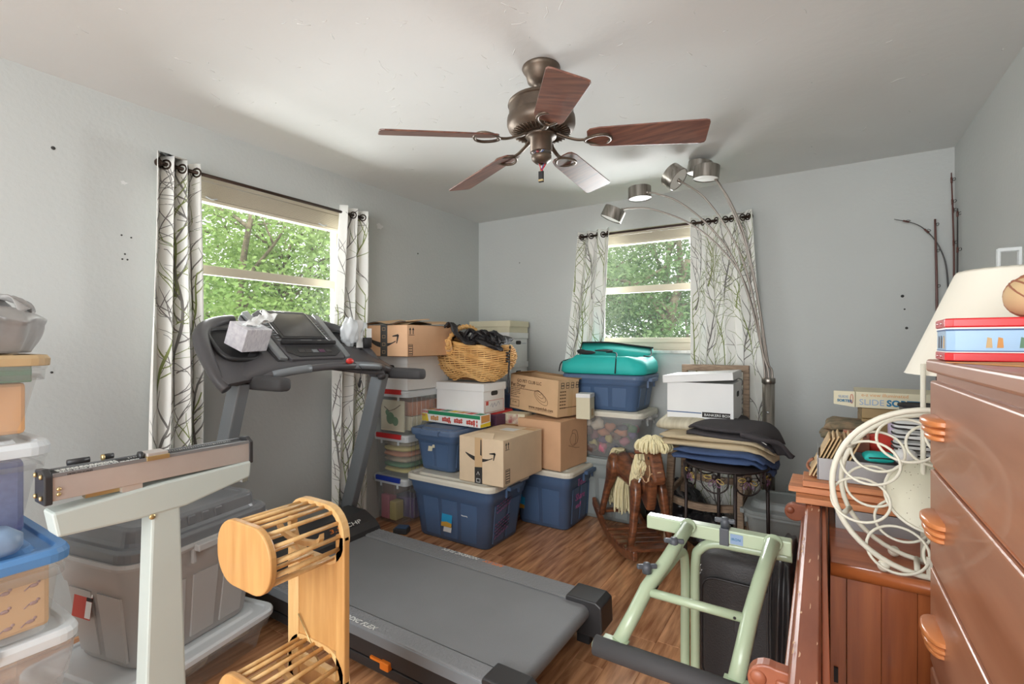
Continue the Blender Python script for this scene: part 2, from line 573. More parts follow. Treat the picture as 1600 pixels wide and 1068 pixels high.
# nail holes and patches on the walls
for (y, z, r) in ((0.72, 2.13, 0.008), (0.962, 1.802, 0.004), (1.0, 1.797, 0.004), (0.965, 1.69, 0.004), (0.985, 1.69, 0.004), (0.975, 1.715, 0.004), (2.96, 2.02, 0.006), (0.715, 1.17, 0.005)):
    o = G().lathe([(r, 0), (r, 0.0015)], 8, fr((WX, y, z), (0, 1, 0), (0, 0, 1))).build('nail_hole', 'hole', wall_left)
for (x, z, r) in ((-2.32, 2.02, 0.005), (0.42, 1.58, 0.009), (0.43, 1.50, 0.005), (0.44, 1.385, 0.008)):
    G().lathe([(r, 0), (r, 0.0015)], 8, fr((x, BY, z), (1, 0, 0), (0, 0, 1))).build('nail_hole', 'hole', wall_back)
for (y, z, r) in ((2.55, 2.16, 0.03), (0.97, 2.05, 0.012)):
    g = G()
    poly = [(r * (1 + 0.4 * math.sin(3 * a + 1)) * math.cos(a), r * 0.7 * (1 + 0.3 * math.sin(5 * a)) * math.sin(a)) for a in [2 * PI * k / 14 for k in range(14)]]
    g.prism(poly, 0.0012, fr((WX, y, z), (0, 1, 0), (0, 0, 1)))
    g.build('filler_patch', 'patch', wall_left)

# floor: laminate planks running towards the back wall, each its own piece
floor = struct('floor', G().bx(WX - T, EX + T, SY - T, BY + T, -0.12, -0.009), 'subfloor')
PWID = 0.128
plank_mesh = {}
rng = random.Random(11)
nrow = int((EX - WX) / PWID) + 1
for i in range(nrow):
    xa = WX + i * PWID
    xb = min(xa + PWID, EX)
    if xb - xa < 0.02:
        continue
    y = SY - rng.uniform(0, 1.0)
    while y < BY:
        ln = 1.22
        ya, yb = max(y, SY), min(y + ln, BY)
        if yb - ya > 0.05:
            key = (round(xb - xa, 3), round(yb - ya, 3))
            if key not in plank_mesh:
                o = G().rsec([(xb - xa - 0.0006, yb - ya - 0.0006, 0.0004, -0.009), (xb - xa - 0.0006, yb - ya - 0.0006, 0.0004, -0.0012),
                              (xb - xa - 0.0030, yb - ya - 0.0030, 0.0004, 0.0)], n=1).build('plank', 'plank', floor)
                plank_mesh[key] = o.data
            else:
                o = bpy.data.objects.new('plank', plank_mesh[key])
                COL.objects.link(o)
                o.parent = floor
            o.location = ((xa + xb) / 2, (ya + yb) / 2, 0)
        y += ln


# windows
def window_left():
    y0, y1, z0, z1 = W1
    xf = WX - 0.085
    f = G()
    f.bx(xf - 0.05, xf, y0, y0 + 0.035, z0, z1)
    f.bx(xf - 0.05, xf, y1 - 0.035, y1, z0, z1)
    f.bx(xf - 0.05, xf, y0, y1, z1 - 0.03, z1)
    f.bx(xf - 0.05, xf, y0, y1, z0, z0 + 0.045)
    w = struct('window_1', f, 'frame', bevel=0.003)
    s = G()
    s.bx(xf - 0.03, xf + 0.012, y0 + 0.03, y1 - 0.03, 1.672, 1.722)
    s.build('meeting_rail', 'frame', w, bevel=0.003)
    s = G()
    for (a, b) in ((y0 + 0.035, y0 + 0.06), (y1 - 0.06, y1 - 0.035)):
        s.bx(xf - 0.025, xf + 0.006, a, b, z0 + 0.045, 1.672)
    s.bx(xf - 0.025, xf + 0.006, y0 + 0.06, y1 - 0.06, z0 + 0.045, z0 + 0.075)
    s.build('lower_sash', 'frame', w, bevel=0.003)
    G().bx(xf - 0.042, xf - 0.039, y0 + 0.03, y1 - 0.03, 1.70, z1 - 0.02).build('pane', 'glass', w)
    G().bx(xf - 0.016, xf - 0.013, y0 + 0.055, y1 - 0.055, z0 + 0.06, 1.69).build('pane', 'glass', w)
    G().bx(WX - 0.084, WX + 0.03, y0 - 0.03, y1 + 0.03, z0 - 0.022, z0).build('window_sill', 'marble', w, bevel=0.003)
    # raised blind inside the opening
    G().bx(WX - 0.075, WX - 0.012, y0 + 0.01, y1 - 0.01, z1 - 0.035, z1 - 0.001).build('blind_headrail', 'frame', w, bevel=0.002)
    k = 0
    for k in range(14):
        z = z1 - 0.040 - k * 0.0062
        G().bx(WX - 0.07, WX - 0.018, y0 + 0.015, y1 - 0.015, z - 0.0045, z).build('blind_slat', 'blind', w)
    G().bx(WX - 0.07, WX - 0.018, y0 + 0.015, y1 - 0.015, z1 - 0.145, z1 - 0.128).build('blind_bottom_rail', 'blind', w, bevel=0.002)
    for y in (y0 + 0.2, y1 - 0.2):
        G().tube([(WX - 0.014, y - 0.03, z1 - 0.12), (WX - 0.010, y, z1 - 0.13), (WX - 0.014, y + 0.03, z1 - 0.12)], 0.004, 6).build('blind_clip', 'clearlid', w)


def window_back():
    x0, x1, z0, z1 = W2
    yf = BY + 0.085
    f = G()
    f.bx(x0, x0 + 0.035, yf, yf + 0.05, z0, z1)
    f.bx(x1 - 0.035, x1, yf, yf + 0.05, z0, z1)
    f.bx(x0, x1, yf, yf + 0.05, z1 - 0.03, z1)
    f.bx(x0, x1, yf, yf + 0.05, z0, z0 + 0.06)
    w = struct('window_2', f, 'frame', bevel=0.003)
    G().bx(x0 + 0.03, x1 - 0.03, yf - 0.012, yf + 0.03, 1.70, 1.752).build('meeting_rail', 'frame', w, bevel=0.003)
    s = G()
    for (a, b) in ((x0 + 0.035, x0 + 0.06), (x1 - 0.06, x1 - 0.035)):
        s.bx(a, b, yf - 0.006, yf + 0.025, z0 + 0.06, 1.70)
    s.bx(x0 + 0.06, x1 - 0.06, yf - 0.006, yf + 0.025, z0 + 0.06, z0 + 0.1)
    s.build('lower_sash', 'frame', w, bevel=0.003)
    G().bx(x0 + 0.03, x1 - 0.03, yf + 0.039, yf + 0.042, 1.73, z1 - 0.02).build('pane', 'glass', w)
    G().bx(x0 + 0.055, x1 - 0.055, yf + 0.013, yf + 0.016, z0 + 0.09, 1.71).build('pane', 'glass', w)
    G().bx(x0 - 0.03, x1 + 0.03, BY - 0.03, BY + 0.084, z0 - 0.022, z0).build('window_sill', 'marble', w, bevel=0.003)
    G().bx(x0 + 0.01, x1 - 0.01, BY + 0.012, BY + 0.075, z1 - 0.035, z1 - 0.001).build('blind_headrail', 'frame', w, bevel=0.002)
    for k in range(9):
        z = z1 - 0.040 - k * 0.0062
        G().bx(x0 + 0.015, x1 - 0.015, BY + 0.018, BY + 0.07, z - 0.0045, z).build('blind_slat', 'blind', w)
    G().bx(x0 + 0.015, x1 - 0.015, BY + 0.018, BY + 0.07, z1 - 0.115, z1 - 0.098).build('blind_bottom_rail', 'blind', w, bevel=0.002)


window_left()
window_back()


# beige liners around both openings
for (wn, vals) in (('window_1', ((WX - 0.084, WX - 0.004, W1[0], W1[0] + 0.006, W1[2], W1[3]), (WX - 0.084, WX - 0.004, W1[1] - 0.006, W1[1], W1[2], W1[3]), (WX - 0.084, WX - 0.004, W1[0], W1[1], W1[3] - 0.006, W1[3]))),
                  ('window_2', ((W2[0], W2[0] + 0.006, BY + 0.004, BY + 0.084, W2[2], W2[3]), (W2[1] - 0.006, W2[1], BY + 0.004, BY + 0.084, W2[2], W2[3]), (W2[0], W2[1], BY + 0.004, BY + 0.084, W2[3] - 0.006, W2[3])))):
    for v in vals:
        G().bx(*v).build('jamb_liner', 'jamb', bpy.data.objects[wn])


# curtains: pleated cloth on grommets, with the printed branches laid on the cloth
def curtain(label, a_top, a_bot, z_top, z_bot, axis, wallc, sign, folds, seed):
    """axis 'y': cloth runs along y at x = wallc; a_top/a_bot = (start, end) at the two heights; sign = direction into the room"""
    rng = random.Random(seed)
    ph = rng.uniform(0, 1)
    n, m = folds * 14, 26

    def S(u, v, off=0.0):
        a0 = a_top[0] + (a_bot[0] - a_top[0]) * v
        a1 = a_top[1] + (a_bot[1] - a_top[1]) * v
        amp = 0.030 + 0.008 * math.sin(v * 3 + seed)
        t = 2 * PI * (folds * u) + ph * 6 + 0.25 * math.sin(v * 5 + seed + u * 9)
        along = a0 + (a1 - a0) * u + 0.012 * math.sin(2 * t) * 0.5 + 0.006 * math.sin(v * 7 + u * 12 + seed) * v
        dep = amp * math.sin(t) + 0.008 * math.sin(v * 6 + u * 5 + seed)
        z = z_top + (z_bot - z_top) * v + (0.005 * math.cos(t) if v < 0.02 else 0)
        d = wallc + sign * (dep + off)
        return (d, along, z) if axis == 'y' else (along, d, z)

    base = S(0.5, 1.0)
    t = thing('curtain', label, 'curtain', (base[0], base[1], z_bot))
    g = G()
    secs = [[S(i / n, j / m) for i in range(n + 1)] for j in range(m + 1)]
    secs = [s + [S(i / n, j / m, -0.003) for i in range(n, -1, -1)] for j, s in enumerate(secs)]
    g.loft(secs, True)
    g.build('cloth', 'curtain', t, world=True)
    # flat print: stylised bare trees
    gg, ge = G(), G()
    width = (abs(a_top[1] - a_top[0])) * 2.3
    height = z_top - z_bot

    def ribbon(g, pts, w0, w1):
        # pts in cloth metres (x across, y up from hem)
        sub = []
        for i in range(len(pts) - 1):
            k = max(1, int(math.hypot(pts[i + 1][0] - pts[i][0], pts[i + 1][1] - pts[i][1]) / 0.02))
            for j in range(k):
                q = j / k
                sub.append((pts[i][0] + (pts[i + 1][0] - pts[i][0]) * q, pts[i][1] + (pts[i + 1][1] - pts[i][1]) * q))
        sub.append(pts[-1])
        vs, fs = [], []
        cnt = len(sub)
        for i, (x, y) in enumerate(sub):
            a = sub[max(i - 1, 0)]
            b = sub[min(i + 1, cnt - 1)]
            dx, dy = b[0] - a[0], b[1] - a[1]
            L = math.hypot(dx, dy) or 1
            w = w0 + (w1 - w0) * i / max(cnt - 1, 1)
            nx, ny = -dy / L * w / 2, dx / L * w / 2
            for s in (1, -1):
                u = min(max((x + s * nx) / width, 0.002), 0.998)
                v = min(max(1 - (y + s * ny) / height, 0.001), 0.999)
                vs.append(S(u, v, 0.0016))
            if i:
                fs.append((2 * i - 2, 2 * i - 1, 2 * i + 1, 2 * i))
        g.add(vs, fs)

    def grow(g, x, y, ang, L, w, depth):
        pts = [(x, y)]
        steps = max(3, int(L / 0.05))
        a = ang
        kids = []
        for i in range(steps):
            a += rng.uniform(-0.16, 0.16) + (PI / 2 - a) * 0.04
            x += math.cos(a) * L / steps
            y += math.sin(a) * L / steps
            if not (-0.02 < x < width + 0.02) or y > height:
                break
            pts.append((x, y))
            if depth > 0 and i > 0:
                kids.append((x, y, a, 1 - i / steps))
        if len(pts) > 1:
            ribbon(g, pts, w, w * 0.35)
        if depth > 0:
            for (kx, ky, ka, q) in kids:
                if rng.random() < (0.95 if depth > 1 else 0.6):
                    s = rng.choice((-1, 1))
                    grow(g, kx, ky, ka + s * rng.uniform(0.4, 0.95), L * rng.uniform(0.28, 0.5), max(w * 0.5, 0.0040), depth - 1)

    nt = max(3, int(width / 0.17))
    for row in range(int(height / 0.55) + 1):
        for k in range(nt):
            gx = (k + rng.uniform(0.2, 0.8)) / nt * width
            g = gg if (k + row) % 2 else ge
            grow(g, gx, row * 0.55 - 0.25 + rng.uniform(0, 0.2), PI / 2 + rng.uniform(-0.3, 0.3), rng.uniform(0.55, 0.85), 0.0150 if g is gg else 0.0120, 2)
    gg.build('grey_branch_print', 'twig_grey', t, world=True)
    ge.build('green_branch_print', 'twig_green', t, world=True)
    # grommets
    us, prev = [], None
    for i in range(801):
        u = i / 800
        p = S(u, 0.02)
        d = (p[0] - wallc) if axis == 'y' else (p[1] - wallc)
        if prev is not None and d * prev < 0:
            us.append(u)
        prev = d
    for u in us:
        if not 0.03 < u < 0.97:
            continue
        p, q = Vector(S(u - 0.004, 0.02, 0.0008)), Vector(S(u + 0.004, 0.02, 0.0008))
        tan = (q - p)
        tan.z = 0
        tan.normalize()
        c = (p + q) / 2
        c.z = 2.163
        ring = [c + tan * 0.021 * math.cos(th) + Vector((0, 0, 0.021 * math.sin(th))) for th in [2 * PI * k / 18 for k in range(18)]]
        G().tube(ring, 0.0045, 6, closed=True).build('grommet', 'rod', t, world=True)
    return t


curtain('branch-print curtain left of the window behind the treadmill', (1.055, 1.255), (1.02, 1.28), 2.205, 0.06, 'y', WX + 0.085, 1, 3, 1)
curtain('branch-print curtain between the treadmill window and the room corner', (2.135, 2.40), (2.06, 2.36), 2.205, 0.06, 'y', WX + 0.085, 1, 3, 2)
curtain('branch-print curtain left of the back window, above the teal bag', (-1.69, -1.42), (-1.86, -1.50), 2.205, 0.75, 'x', BY - 0.085, -1, 3, 3)
curtain('branch-print curtain right of the back window, behind the arc lamp', (-0.81, -0.40), (-0.80, -0.26), 2.205, 0.10, 'x', BY - 0.085, -1, 4, 4)


def curtain_rod(label, a, b, br):
    t = thing('curtain_rod', label, 'rod', a)
    G().cyl(a, b, 0.0095, 12).build('rod_tube', 'rod', t, world=True)
    A, B = Vector(a), Vector(b)
    d = (B - A).normalized()
    for (p, s) in ((A, -1), (B, 1)):
        g = G()
        g.tube([p, p + d * s * 0.008, p + d * s * 0.016, p + d * s * 0.03, p + d * s * 0.036], [0.010, 0.014, 0.017, 0.017, 0.008], 12)
        g.build('finial', 'rod', t, world=True)
    for q in br:
        g = G()
        p = A + (B - A) * q
        wall = Vector((WX, p.y, p.z)) if abs(d.y) > 0.5 else Vector((p.x, BY, p.z))
        g.cyl(p, wall, 0.006, 8)
        out = (p - wall).normalized()
        g.cyl(wall, wall + out * 0.006, 0.02, 12)
        g.build('bracket', 'rod', t, world=True)


curtain_rod('dark bronze curtain rod over the left wall window', (WX + 0.085, 1.10, 2.163), (WX + 0.085, 2.33, 2.163), (0.04, 0.955))
curtain_rod('dark bronze curtain rod over the back wall window', (-1.665, BY - 0.085, 2.163), (-0.43, BY - 0.085, 2.163), (0.05, 0.95))

# ============================================================ outdoors: lawn and trees beyond the windows
g = G()
rng = random.Random(5)
secs = []
for i in range(15):
    row = []
    for j in range(15):
        row.append((-30 + i * 3.0, -8 + j * 3.0, -0.45 + 0.12 * math.sin(i * 1.3) * math.cos(j * 0.9)))
    secs.append(row)
g.loft(secs, True, False, False, closed=False)
struct('lawn', g, 'grass')


def foliage_mesh(name, m, seed, n, rad, leaf, clusters):
    rng = random.Random(seed)
    vs, fs = [], []
    cl = []
    for k in range(clusters):
        while True:
            p = Vector((rng.uniform(-1, 1), rng.uniform(-1, 1), rng.uniform(-1, 1)))
            if p.length < 1 and p.length > 0.25:
                break
        cl.append((p.x * rad[0], p.y * rad[1], p.z * rad[2], rng.uniform(0.18, 0.42)))
    for k in range(n):
        c = cl[k % clusters]
        p = Vector((c[0] + rng.gauss(0, c[3]), c[1] + rng.gauss(0, c[3]), c[2] + rng.gauss(0, c[3] * 0.55)))
        a = Vector((rng.gauss(0, 1), rng.gauss(0, 1), rng.gauss(0, 0.6))).normalized()
        b = a.cross(Vector((rng.gauss(0, 1), rng.gauss(0, 1), rng.gauss(0, 1)))).normalized()
        L, w = leaf * rng.uniform(0.7, 1.3), leaf * 0.28
        o = len(vs)
        vs += [tuple(p), tuple(p + a * L * 0.5 + b * w), tuple(p + a * L), tuple(p + a * L * 0.5 - b * w)]
        fs.append((o, o + 1, o + 2, o + 3))
    me = bpy.data.meshes.new(name)
    me.from_pydata(vs, [], fs)
    me.materials.append(M[m])
    return me


FOL = [foliage_mesh('leaf_crown', 'leafA', 1, 8000, (1.9, 1.9, 2.0), 0.085, 60), foliage_mesh('leaf_crown', 'leafB', 2, 13000, (1.9, 1.9, 1.9), 0.085, 75)]


def tree(label, x, y, h, kind, lean, seed, scale=1.0, tr=0.09):
    rng = random.Random(seed)
    t = thing('tree', label, 'tree', (x, y, -0.5), group='trees outside the windows')
    top = Vector((lean[0], lean[1], h))
    g = G()
    pts = cr([(0, 0, -0.1), (lean[0] * 0.2, lean[1] * 0.25 + 0.05, h * 0.35), (lean[0] * 0.6, lean[1] * 0.5, h * 0.7), tuple(top)], 5)
    g.tube(pts, [tr * (1 - 0.65 * i / (len(pts) - 1)) for i in range(len(pts))], 8)
    g.build('trunk', 'bark', t)
    g = G()
    for k in range(9):
        q = rng.uniform(0.35, 0.95)
        p = pts[int(q * (len(pts) - 1))]
        a = rng.uniform(0, 2 * PI)
        L = rng.uniform(0.9, 1.9) * scale
        e = p + Vector((math.cos(a) * L, math.sin(a) * L, rng.uniform(0.3, 1.1)))
        mid = (p + e) / 2 + Vector((rng.uniform(-.2, .2), rng.uniform(-.2, .2), rng.uniform(0, .3)))
        g.tube(cr([p, mid, e], 4), [tr * 0.42 * (1 - 0.1 * i) for i in range(9)], 6)
        e2 = mid + Vector((rng.uniform(-.8, .8), rng.uniform(-.8, .8), rng.uniform(0.1, .8)))
        g.tube([mid, e2], [tr * 0.22, tr * 0.08], 5)
    g.build('branches', 'bark', t)
    f = bpy.data.objects.new('leaf_crown', FOL[kind])
    COL.objects.link(f)
    f.parent = t
    f.location = (top.x * 0.8, top.y * 0.8, h * 0.8)
    f.rotation_euler = (0, 0, rng.uniform(0, 6))
    f.scale = (scale, scale, scale)
    f['kind'] = 'stuff'


TL = [  # seen through the left window
    ('light green tree with a forked pale trunk, nearest the left window', -7.6, 3.9, 4.2, 0, (0.4, 0.3), 1, 1.0, 0.085),
    ('slim dark-trunked tree in the middle of the left window', -8.4, 4.9, 3.6, 0, (0.2, 0.5), 2, 0.9, 0.06),
    ('straight-trunked tree right of centre in the left window', -9.0, 6.2, 4.6, 0, (0.1, 0.2), 3, 1.0, 0.07),
    ('leaning tree at the right edge of the left window', -8.6, 6.6, 4.0, 0, (-0.5, 0.4), 4, 1.0, 0.06),
    ('leafy tree far behind the left window, left side', -11.5, 5.1, 4.4, 0, (0.2, -0.2), 5, 1.25, 0.1),
    ('low bushy tree at the foot of the left window view', -9.0, 4.6, 1.9, 0, (0.1, 0.0), 7, 1.0, 0.07),
]
TR = [
    ('dense dark green tree whose trunk leans right in the back window', -2.9, 9.6, 3.4, 1, (0.7, 0.3), 11, 1.0, 0.16),
    ('dense dark green tree filling the left of the back window', -4.6, 9.4, 3.6, 1, (0.1, 0.1), 12, 1.0, 0.12),
    ('dark green tree behind the leaning trunk in the back window', -3.2, 11.6, 4.6, 1, (0.2, 0.2), 13, 1.25, 0.12),
    ('low dark bush along the foot of the back window view', -3.6, 8.9, 1.6, 1, (0.0, 0.1), 14, 0.8, 0.08),
]
for a in TL + TR:
    tree(*a)

# ============================================================ ceiling fan
def fan():
    hx, hy = -0.985, 1.785
    t = thing('ceiling_fan', 'dark bronze five-blade ceiling fan with walnut blades and exposed wires', 'ceiling fan', (hx, hy, CZ))
    G().lathe([(0.078, 0), (0.080, -0.006), (0.074, -0.016), (0.064, -0.03), (0.056, -0.06), (0.034, -0.075), (0.024, -0.082), (0.022, -0.095)], 32).build('canopy', 'bronze', t)
    G().lathe([(0.014, -0.08), (0.014, -0.13)], 16).build('downrod', 'bronze', t)
    G().lathe([(0.02, -0.128), (0.09, -0.134), (0.128, -0.142), (0.137, -0.150), (0.139, -0.158), (0.134, -0.162), (0.134, -0.205), (0.140, -0.209), (0.142, -0.222), (0.142, -0.240), (0.136, -0.256), (0.118, -0.272), (0.07, -0.277)], 40).build('motor_housing', 'bronze', t).modifiers.new('edges', 'EDGE_SPLIT').split_angle = R(28)
    g = G()
    for k in range(40):
        a = 2 * PI * k / 40
        c, s = math.cos(a), math.sin(a)
        g.tube([(0.082 * c, 0.082 * s, -0.279), (0.122 * c, 0.122 * s, -0.272)], 0.0028, 4)
    g.build('vent_ribs', 'bronze', t)
    G().lathe([(0.06, -0.275), (0.066, -0.285), (0.062, -0.292), (0.046, -0.296), (0.046, -0.352), (0.043, -0.355), (0.04, -0.352)], 32).build('switch_housing', 'bronze', t)
    G().lathe([(0.038, -0.366), (0.042, -0.370), (0.040, -0.385), (0.026, -0.398), (0.012, -0.402), (0.01, -0.398), (0.024, -0.392), (0.036, -0.378)], 28, Matrix.Translation((0.004, -0.004, 0))).build('hanging_cap', 'bronze', t)
    rng = random.Random(4)
    for k in range(9):
        m = ('wire_red', 'wire_white', 'wire_blue', 'wire_red', 'brass', 'wire_white', 'wire_red', 'wire_blue', 'wire_red')[k]
        a = rng.uniform(0, 2 * PI)
        p = [(0.03 * math.cos(a), 0.03 * math.sin(a), -0.335), (rng.uniform(-.035, .035), rng.uniform(-.035, .035), -0.355),
             (rng.uniform(-.03, .03), rng.uniform(-.03, .03), -0.372), (rng.uniform(-.02, .02), rng.uniform(-.02, .02), -0.39),
             (rng.uniform(-.008, .008), rng.uniform(-.008, .008), -0.432)]
        G().tube(cr(p, 5), 0.0017, 5).build('wire', m, t)
    G().bx(-0.010, 0.010, -0.005, 0.005, -0.475, -0.43).build('wire_connector', 'blackm', t)
    G().bx(-0.0105, 0.0105, -0.0055, 0.0055, -0.472, -0.464).build('connector_band', 'brass', t)
    for k, (ang, droop) in enumerate(((20, 2), (91, 2), (160, 5), (229, 5), (306, 9))):
        e = bpy.data.objects.new('blade_arm', None)
        A = R(ang)
        rot = Matrix.Rotation(A, 4, 'Z')
        # iron: neck and open loop
        g = G()
        g.tube([tuple(rot @ Vector(p)) for p in cr([(0.062, 0, -0.278), (0.10, 0, -0.296), (0.15, 0, -0.312), (0.19, 0, -0.314)], 4)], [0.013] * 4 + [0.010] * 9, 8, flat=0.5)
        loop = []
        for j in range(20):
            th = 2 * PI * j / 20
            r = 0.052
            loop.append(rot @ Matrix.Translation((0.232, 0, -0.3135)) @ Vector((0.052 * math.cos(th), (0.030 + 0.026 * (math.cos(th) + 1) / 2) * math.sin(th), -0.004)))
        g.tube([tuple(p) for p in loop], 0.007, 6, closed=True, flat=0.8)
        g.build('blade_arm', 'bronze', t)
        pitch = Matrix.Rotation(R(-15), 4, 'X')
        mx = rot @ Matrix.Translation((0, 0, -0.306)) @ Matrix.Rotation(R(droop), 4, 'Y') @ pitch
        mx = rot @ Matrix.Translation((0.19, 0, -0.306)) @ Matrix.Rotation(R(droop), 4, 'Y') @ pitch @ Matrix.Translation((-0.19, 0, 0))
        x0, x1 = 0.19, 0.655
        poly = []
        for (x, w) in ((x0, 0.036), (x0 + 0.012, 0.050), (x0 + 0.05, 0.058), (x1 - 0.018, 0.069), (x1 - 0.004, 0.064), (x1, 0.052)):
            poly.append((x, w))
        poly = poly + [(x, -w) for x, w in reversed(poly)]
        b = G().prism(poly, 0.006, mx, -0.003).build('blade', 'blade', t, bevel=0.0015)


fan()

# ============================================================ storage totes
def tote(name, label, cat, loc, w, d, h, rz, body, lid=None, style='rib', group=None, rim=0.024, r=0.05, taper=0.84,
         lidh=0.03, handles=True, lid_label=None, step=0.70, rimmat=None):
    t = thing(name, label, cat, loc, rz, group)
    g = G()
    zt = h - (lidh if lid else 0)

    def W(z):
        k = taper + (1 - taper) * (z / h)
        return w * k - 2 * rim, d * k - 2 * rim
    hs = h * step
    a, b = W(0)
    rows = [(a - 0.02, b - 0.02, r * 0.9, 0.0), (a, b, r, 0.012)]
    a, b = W(hs)
    rows += [(a, b, r, hs - 0.006), (a + 0.012, b + 0.012, r, hs)]
    a, b = W(zt)
    rows += [(a + 0.012, b + 0.012, r, zt - 0.05), (a + 0.016, b + 0.016, r, zt - 0.022)]
    g.rsec(rows, 5, True, True, False)
    # inner wall
    if body not in ('clear', 'cleardull'):
        g.rsec([(q[0] - 0.008, q[1] - 0.008, q[2], q[3] + 0.004) for q in rows[1:]], 5, True, True, False)
    bo = g.build('body', body, t)
    # rolled rim
    g = G()
    a, b = W(zt)
    g.rsec([(a + 0.012, b + 0.012, r, zt - 0.024), (a + 2 * rim, b + 2 * rim, r + 0.01, zt - 0.022), (a + 2 * rim + 0.006, b + 2 * rim + 0.006, r + 0.012, zt - 0.012),
            (a + 2 * rim, b + 2 * rim, r + 0.01, zt), (a, b, r, zt), (a, b, r, zt - 0.02)], 5, False, False, False)
    g.build('rim', rimmat or body, t)
    if style == 'rib':
        # raised vertical panels on the long and short sides
        for side in range(4):
            L = (w if side % 2 == 0 else d)
            n = 3 if L > 0.5 else 2
            for k in range(n):
                g = G()
                c = (k - (n - 1) / 2) * L * 0.70 / n
                hw = L * 0.70 / n * 0.42
                vs = []
                for z in (0.03, hs - 0.02):
                    A, B = W(z)
                    off = (B if side % 2 == 0 else A) / 2
                    for (u, o) in ((c - hw, -0.002), (c - hw + 0.006, 0.004), (c + hw - 0.006, 0.004), (c + hw, -0.002)):
                        kk = (taper + (1 - taper) * z / h)
                        u2 = u * kk
                        q = off + o - 0.0005
                        p = {0: (u2, -q, z), 1: (q, u2, z), 2: (-u2, q, z), 3: (-q, -u2, z)}[side]
                        vs.append(p)
                g.add(vs, [(0, 1, 5, 4), (1, 2, 6, 5), (2, 3, 7, 6), (0, 3, 2, 1), (4, 5, 6, 7)])
                g.build('side_panel', body, t)
    if lid:
        g = G()
        A, B = w, d
        g.rsec([(A - 0.006, B - 0.006, r + 0.01, zt - 0.012), (A + 0.004, B + 0.004, r + 0.014, zt - 0.012), (A + 0.006, B + 0.006, r + 0.014, zt + lidh * 0.35),
                (A - 0.006, B - 0.006, r + 0.01, zt + lidh * 0.8), (A - 0.045, B - 0.045, r, zt + lidh * 0.8), (A - 0.055, B - 0.055, r, zt + lidh * 0.45),
                (A - 0.11, B - 0.11, r, zt + lidh * 0.45), (A - 0.125, B - 0.125, r, zt + lidh * 0.9)], 5, False, False, True)
        g.build('lid', lid, t, label=lid_label, bevel=0.002)
    if handles:
        for s in (-1, 1):
            g = G()
            g.bx(s * (w / 2 - 0.008), s * (w / 2 + 0.028), -0.075, 0.075, zt - 0.03, zt - 0.004)
            g.bx(s * (w / 2 - 0.012), s * (w / 2 + 0.004), -0.08, -0.066, zt - 0.075, zt - 0.02)
            g.bx(s * (w / 2 - 0.012), s * (w / 2 + 0.004), 0.066, 0.08, zt - 0.075, zt - 0.02)
            g.build('handle', lid if (lid and style == 'rib' and lid == 'navy_lid') else body, t, bevel=0.004)
    t['_h'] = h
    return t


def label_card(t, mx, w, h, m='skyblue', m2='goldlabel', name='paper_label', red=True):
    G().prism(rrect(w, h, 0.006, 2), 0.0012, mx).build(name, m, t)
    if m2:
        g = G().prism([(-w / 2, -h * 0.5), (w / 2, -h * 0.5), (w * 0.5, -h * 0.3), (0, -h * 0.24), (-w * 0.5, -h * 0.3)], 0.0018, mx)
        g.build('label_print', m2, t)
    if red:
        g = G().prism([(w * 0.34 * math.cos(a), h * 0.38 + h * 0.07 * math.sin(a)) for a in [2 * PI * k / 16 for k in range(16)]], 0.002, mx)
        g.build('label_badge', 'redplastic', t)


# --- blue totes in the middle
tA = tote('storage_tote', 'big navy tote with off-white lid beside the treadmill, under the carton with the arrow print', 'storage tote', (-2.035, 2.665, 0), 0.72, 0.49, 0.42, 0, 'navy', 'offwhite', group='navy storage totes', taper=0.86)
mx = fr((-0.02, -0.2055, 0.165), (1, 0, 0), (0, 0.11, 1))
label_card(tA, mx, 0.085, 0.125)
G().prism([(-0.035, -0.02), (0.03, -0.02), (0.034, 0.02), (-0.03, 0.02)], 0.001, fr((-0.02, -0.1990, 0.085), (1, 0, 0), (0, 0.11, 1))).build('torn_label', 'whitecard', tA)
G().tube([(0.10, -0.2095, 0.2), (0.115, -0.2095, 0.197), (0.145, -0.2095, 0.199), (0.148, -0.209, 0.192)], 0.003, 5).build('tape_scrap', 'whitecard', tA)
rng = random.Random(8)
for (zz, rows) in ((0.27, 3), (0.15, 5)):
    for k in range(rows):
        z = zz - k * 0.021
        x = 0.285 + (z - 0.1) * 0.12 + 0.018
        g = G()
        pts = []
        for j in range(16):
            pts.append((x + 0.002, -0.13 + j * 0.0105, z + 0.006 * math.sin(j * 2.1 + k) + 0.002 * j))
        g.tube(pts, 0.0014, 4)
        g.build('marker_scrawl', 'pink', tA)
        if k < rows - 1:
            G().tube([(x + 0.003, -0.13, z - 0.002), (x + 0.003, 0.03, z + 0.030)], 0.0026, 4).build('crossed_out_line', 'ink', tA)

tB = tote('storage_tote', 'navy tote with off-white lid and pink writing beside the rocking horse', 'storage tote', (-1.67, 3.28, 0), 0.50, 0.62, 0.42, 0, 'navy', 'offwhite', group='navy storage totes', taper=0.88)
mxs = fr((0.2305, -0.15, 0.29), (0, 1, 0), (0.10, 0, 1))
text('Tess', 0.075, mxs, 'pink', tB, 'handwriting')
text('Share', 0.07, fr((0.2165, -0.15, 0.185), (0, 1, 0), (0.10, 0, 1)), 'pink', tB, 'handwriting')
text('stuff', 0.05, fr((0.2085, -0.13, 0.125), (0, 1, 0), (0.10, 0, 1)), 'pink', tB, 'handwriting')
label_card(tB, fr((0.219, 0.21, 0.235), (0, 1, 0), (0.10, 0, 1)), 0.06, 0.13)
label_card(tB, fr((-0.17, -0.2695, 0.17), (1, 0, 0), (0, 0.1, 1)), 0.09, 0.12)

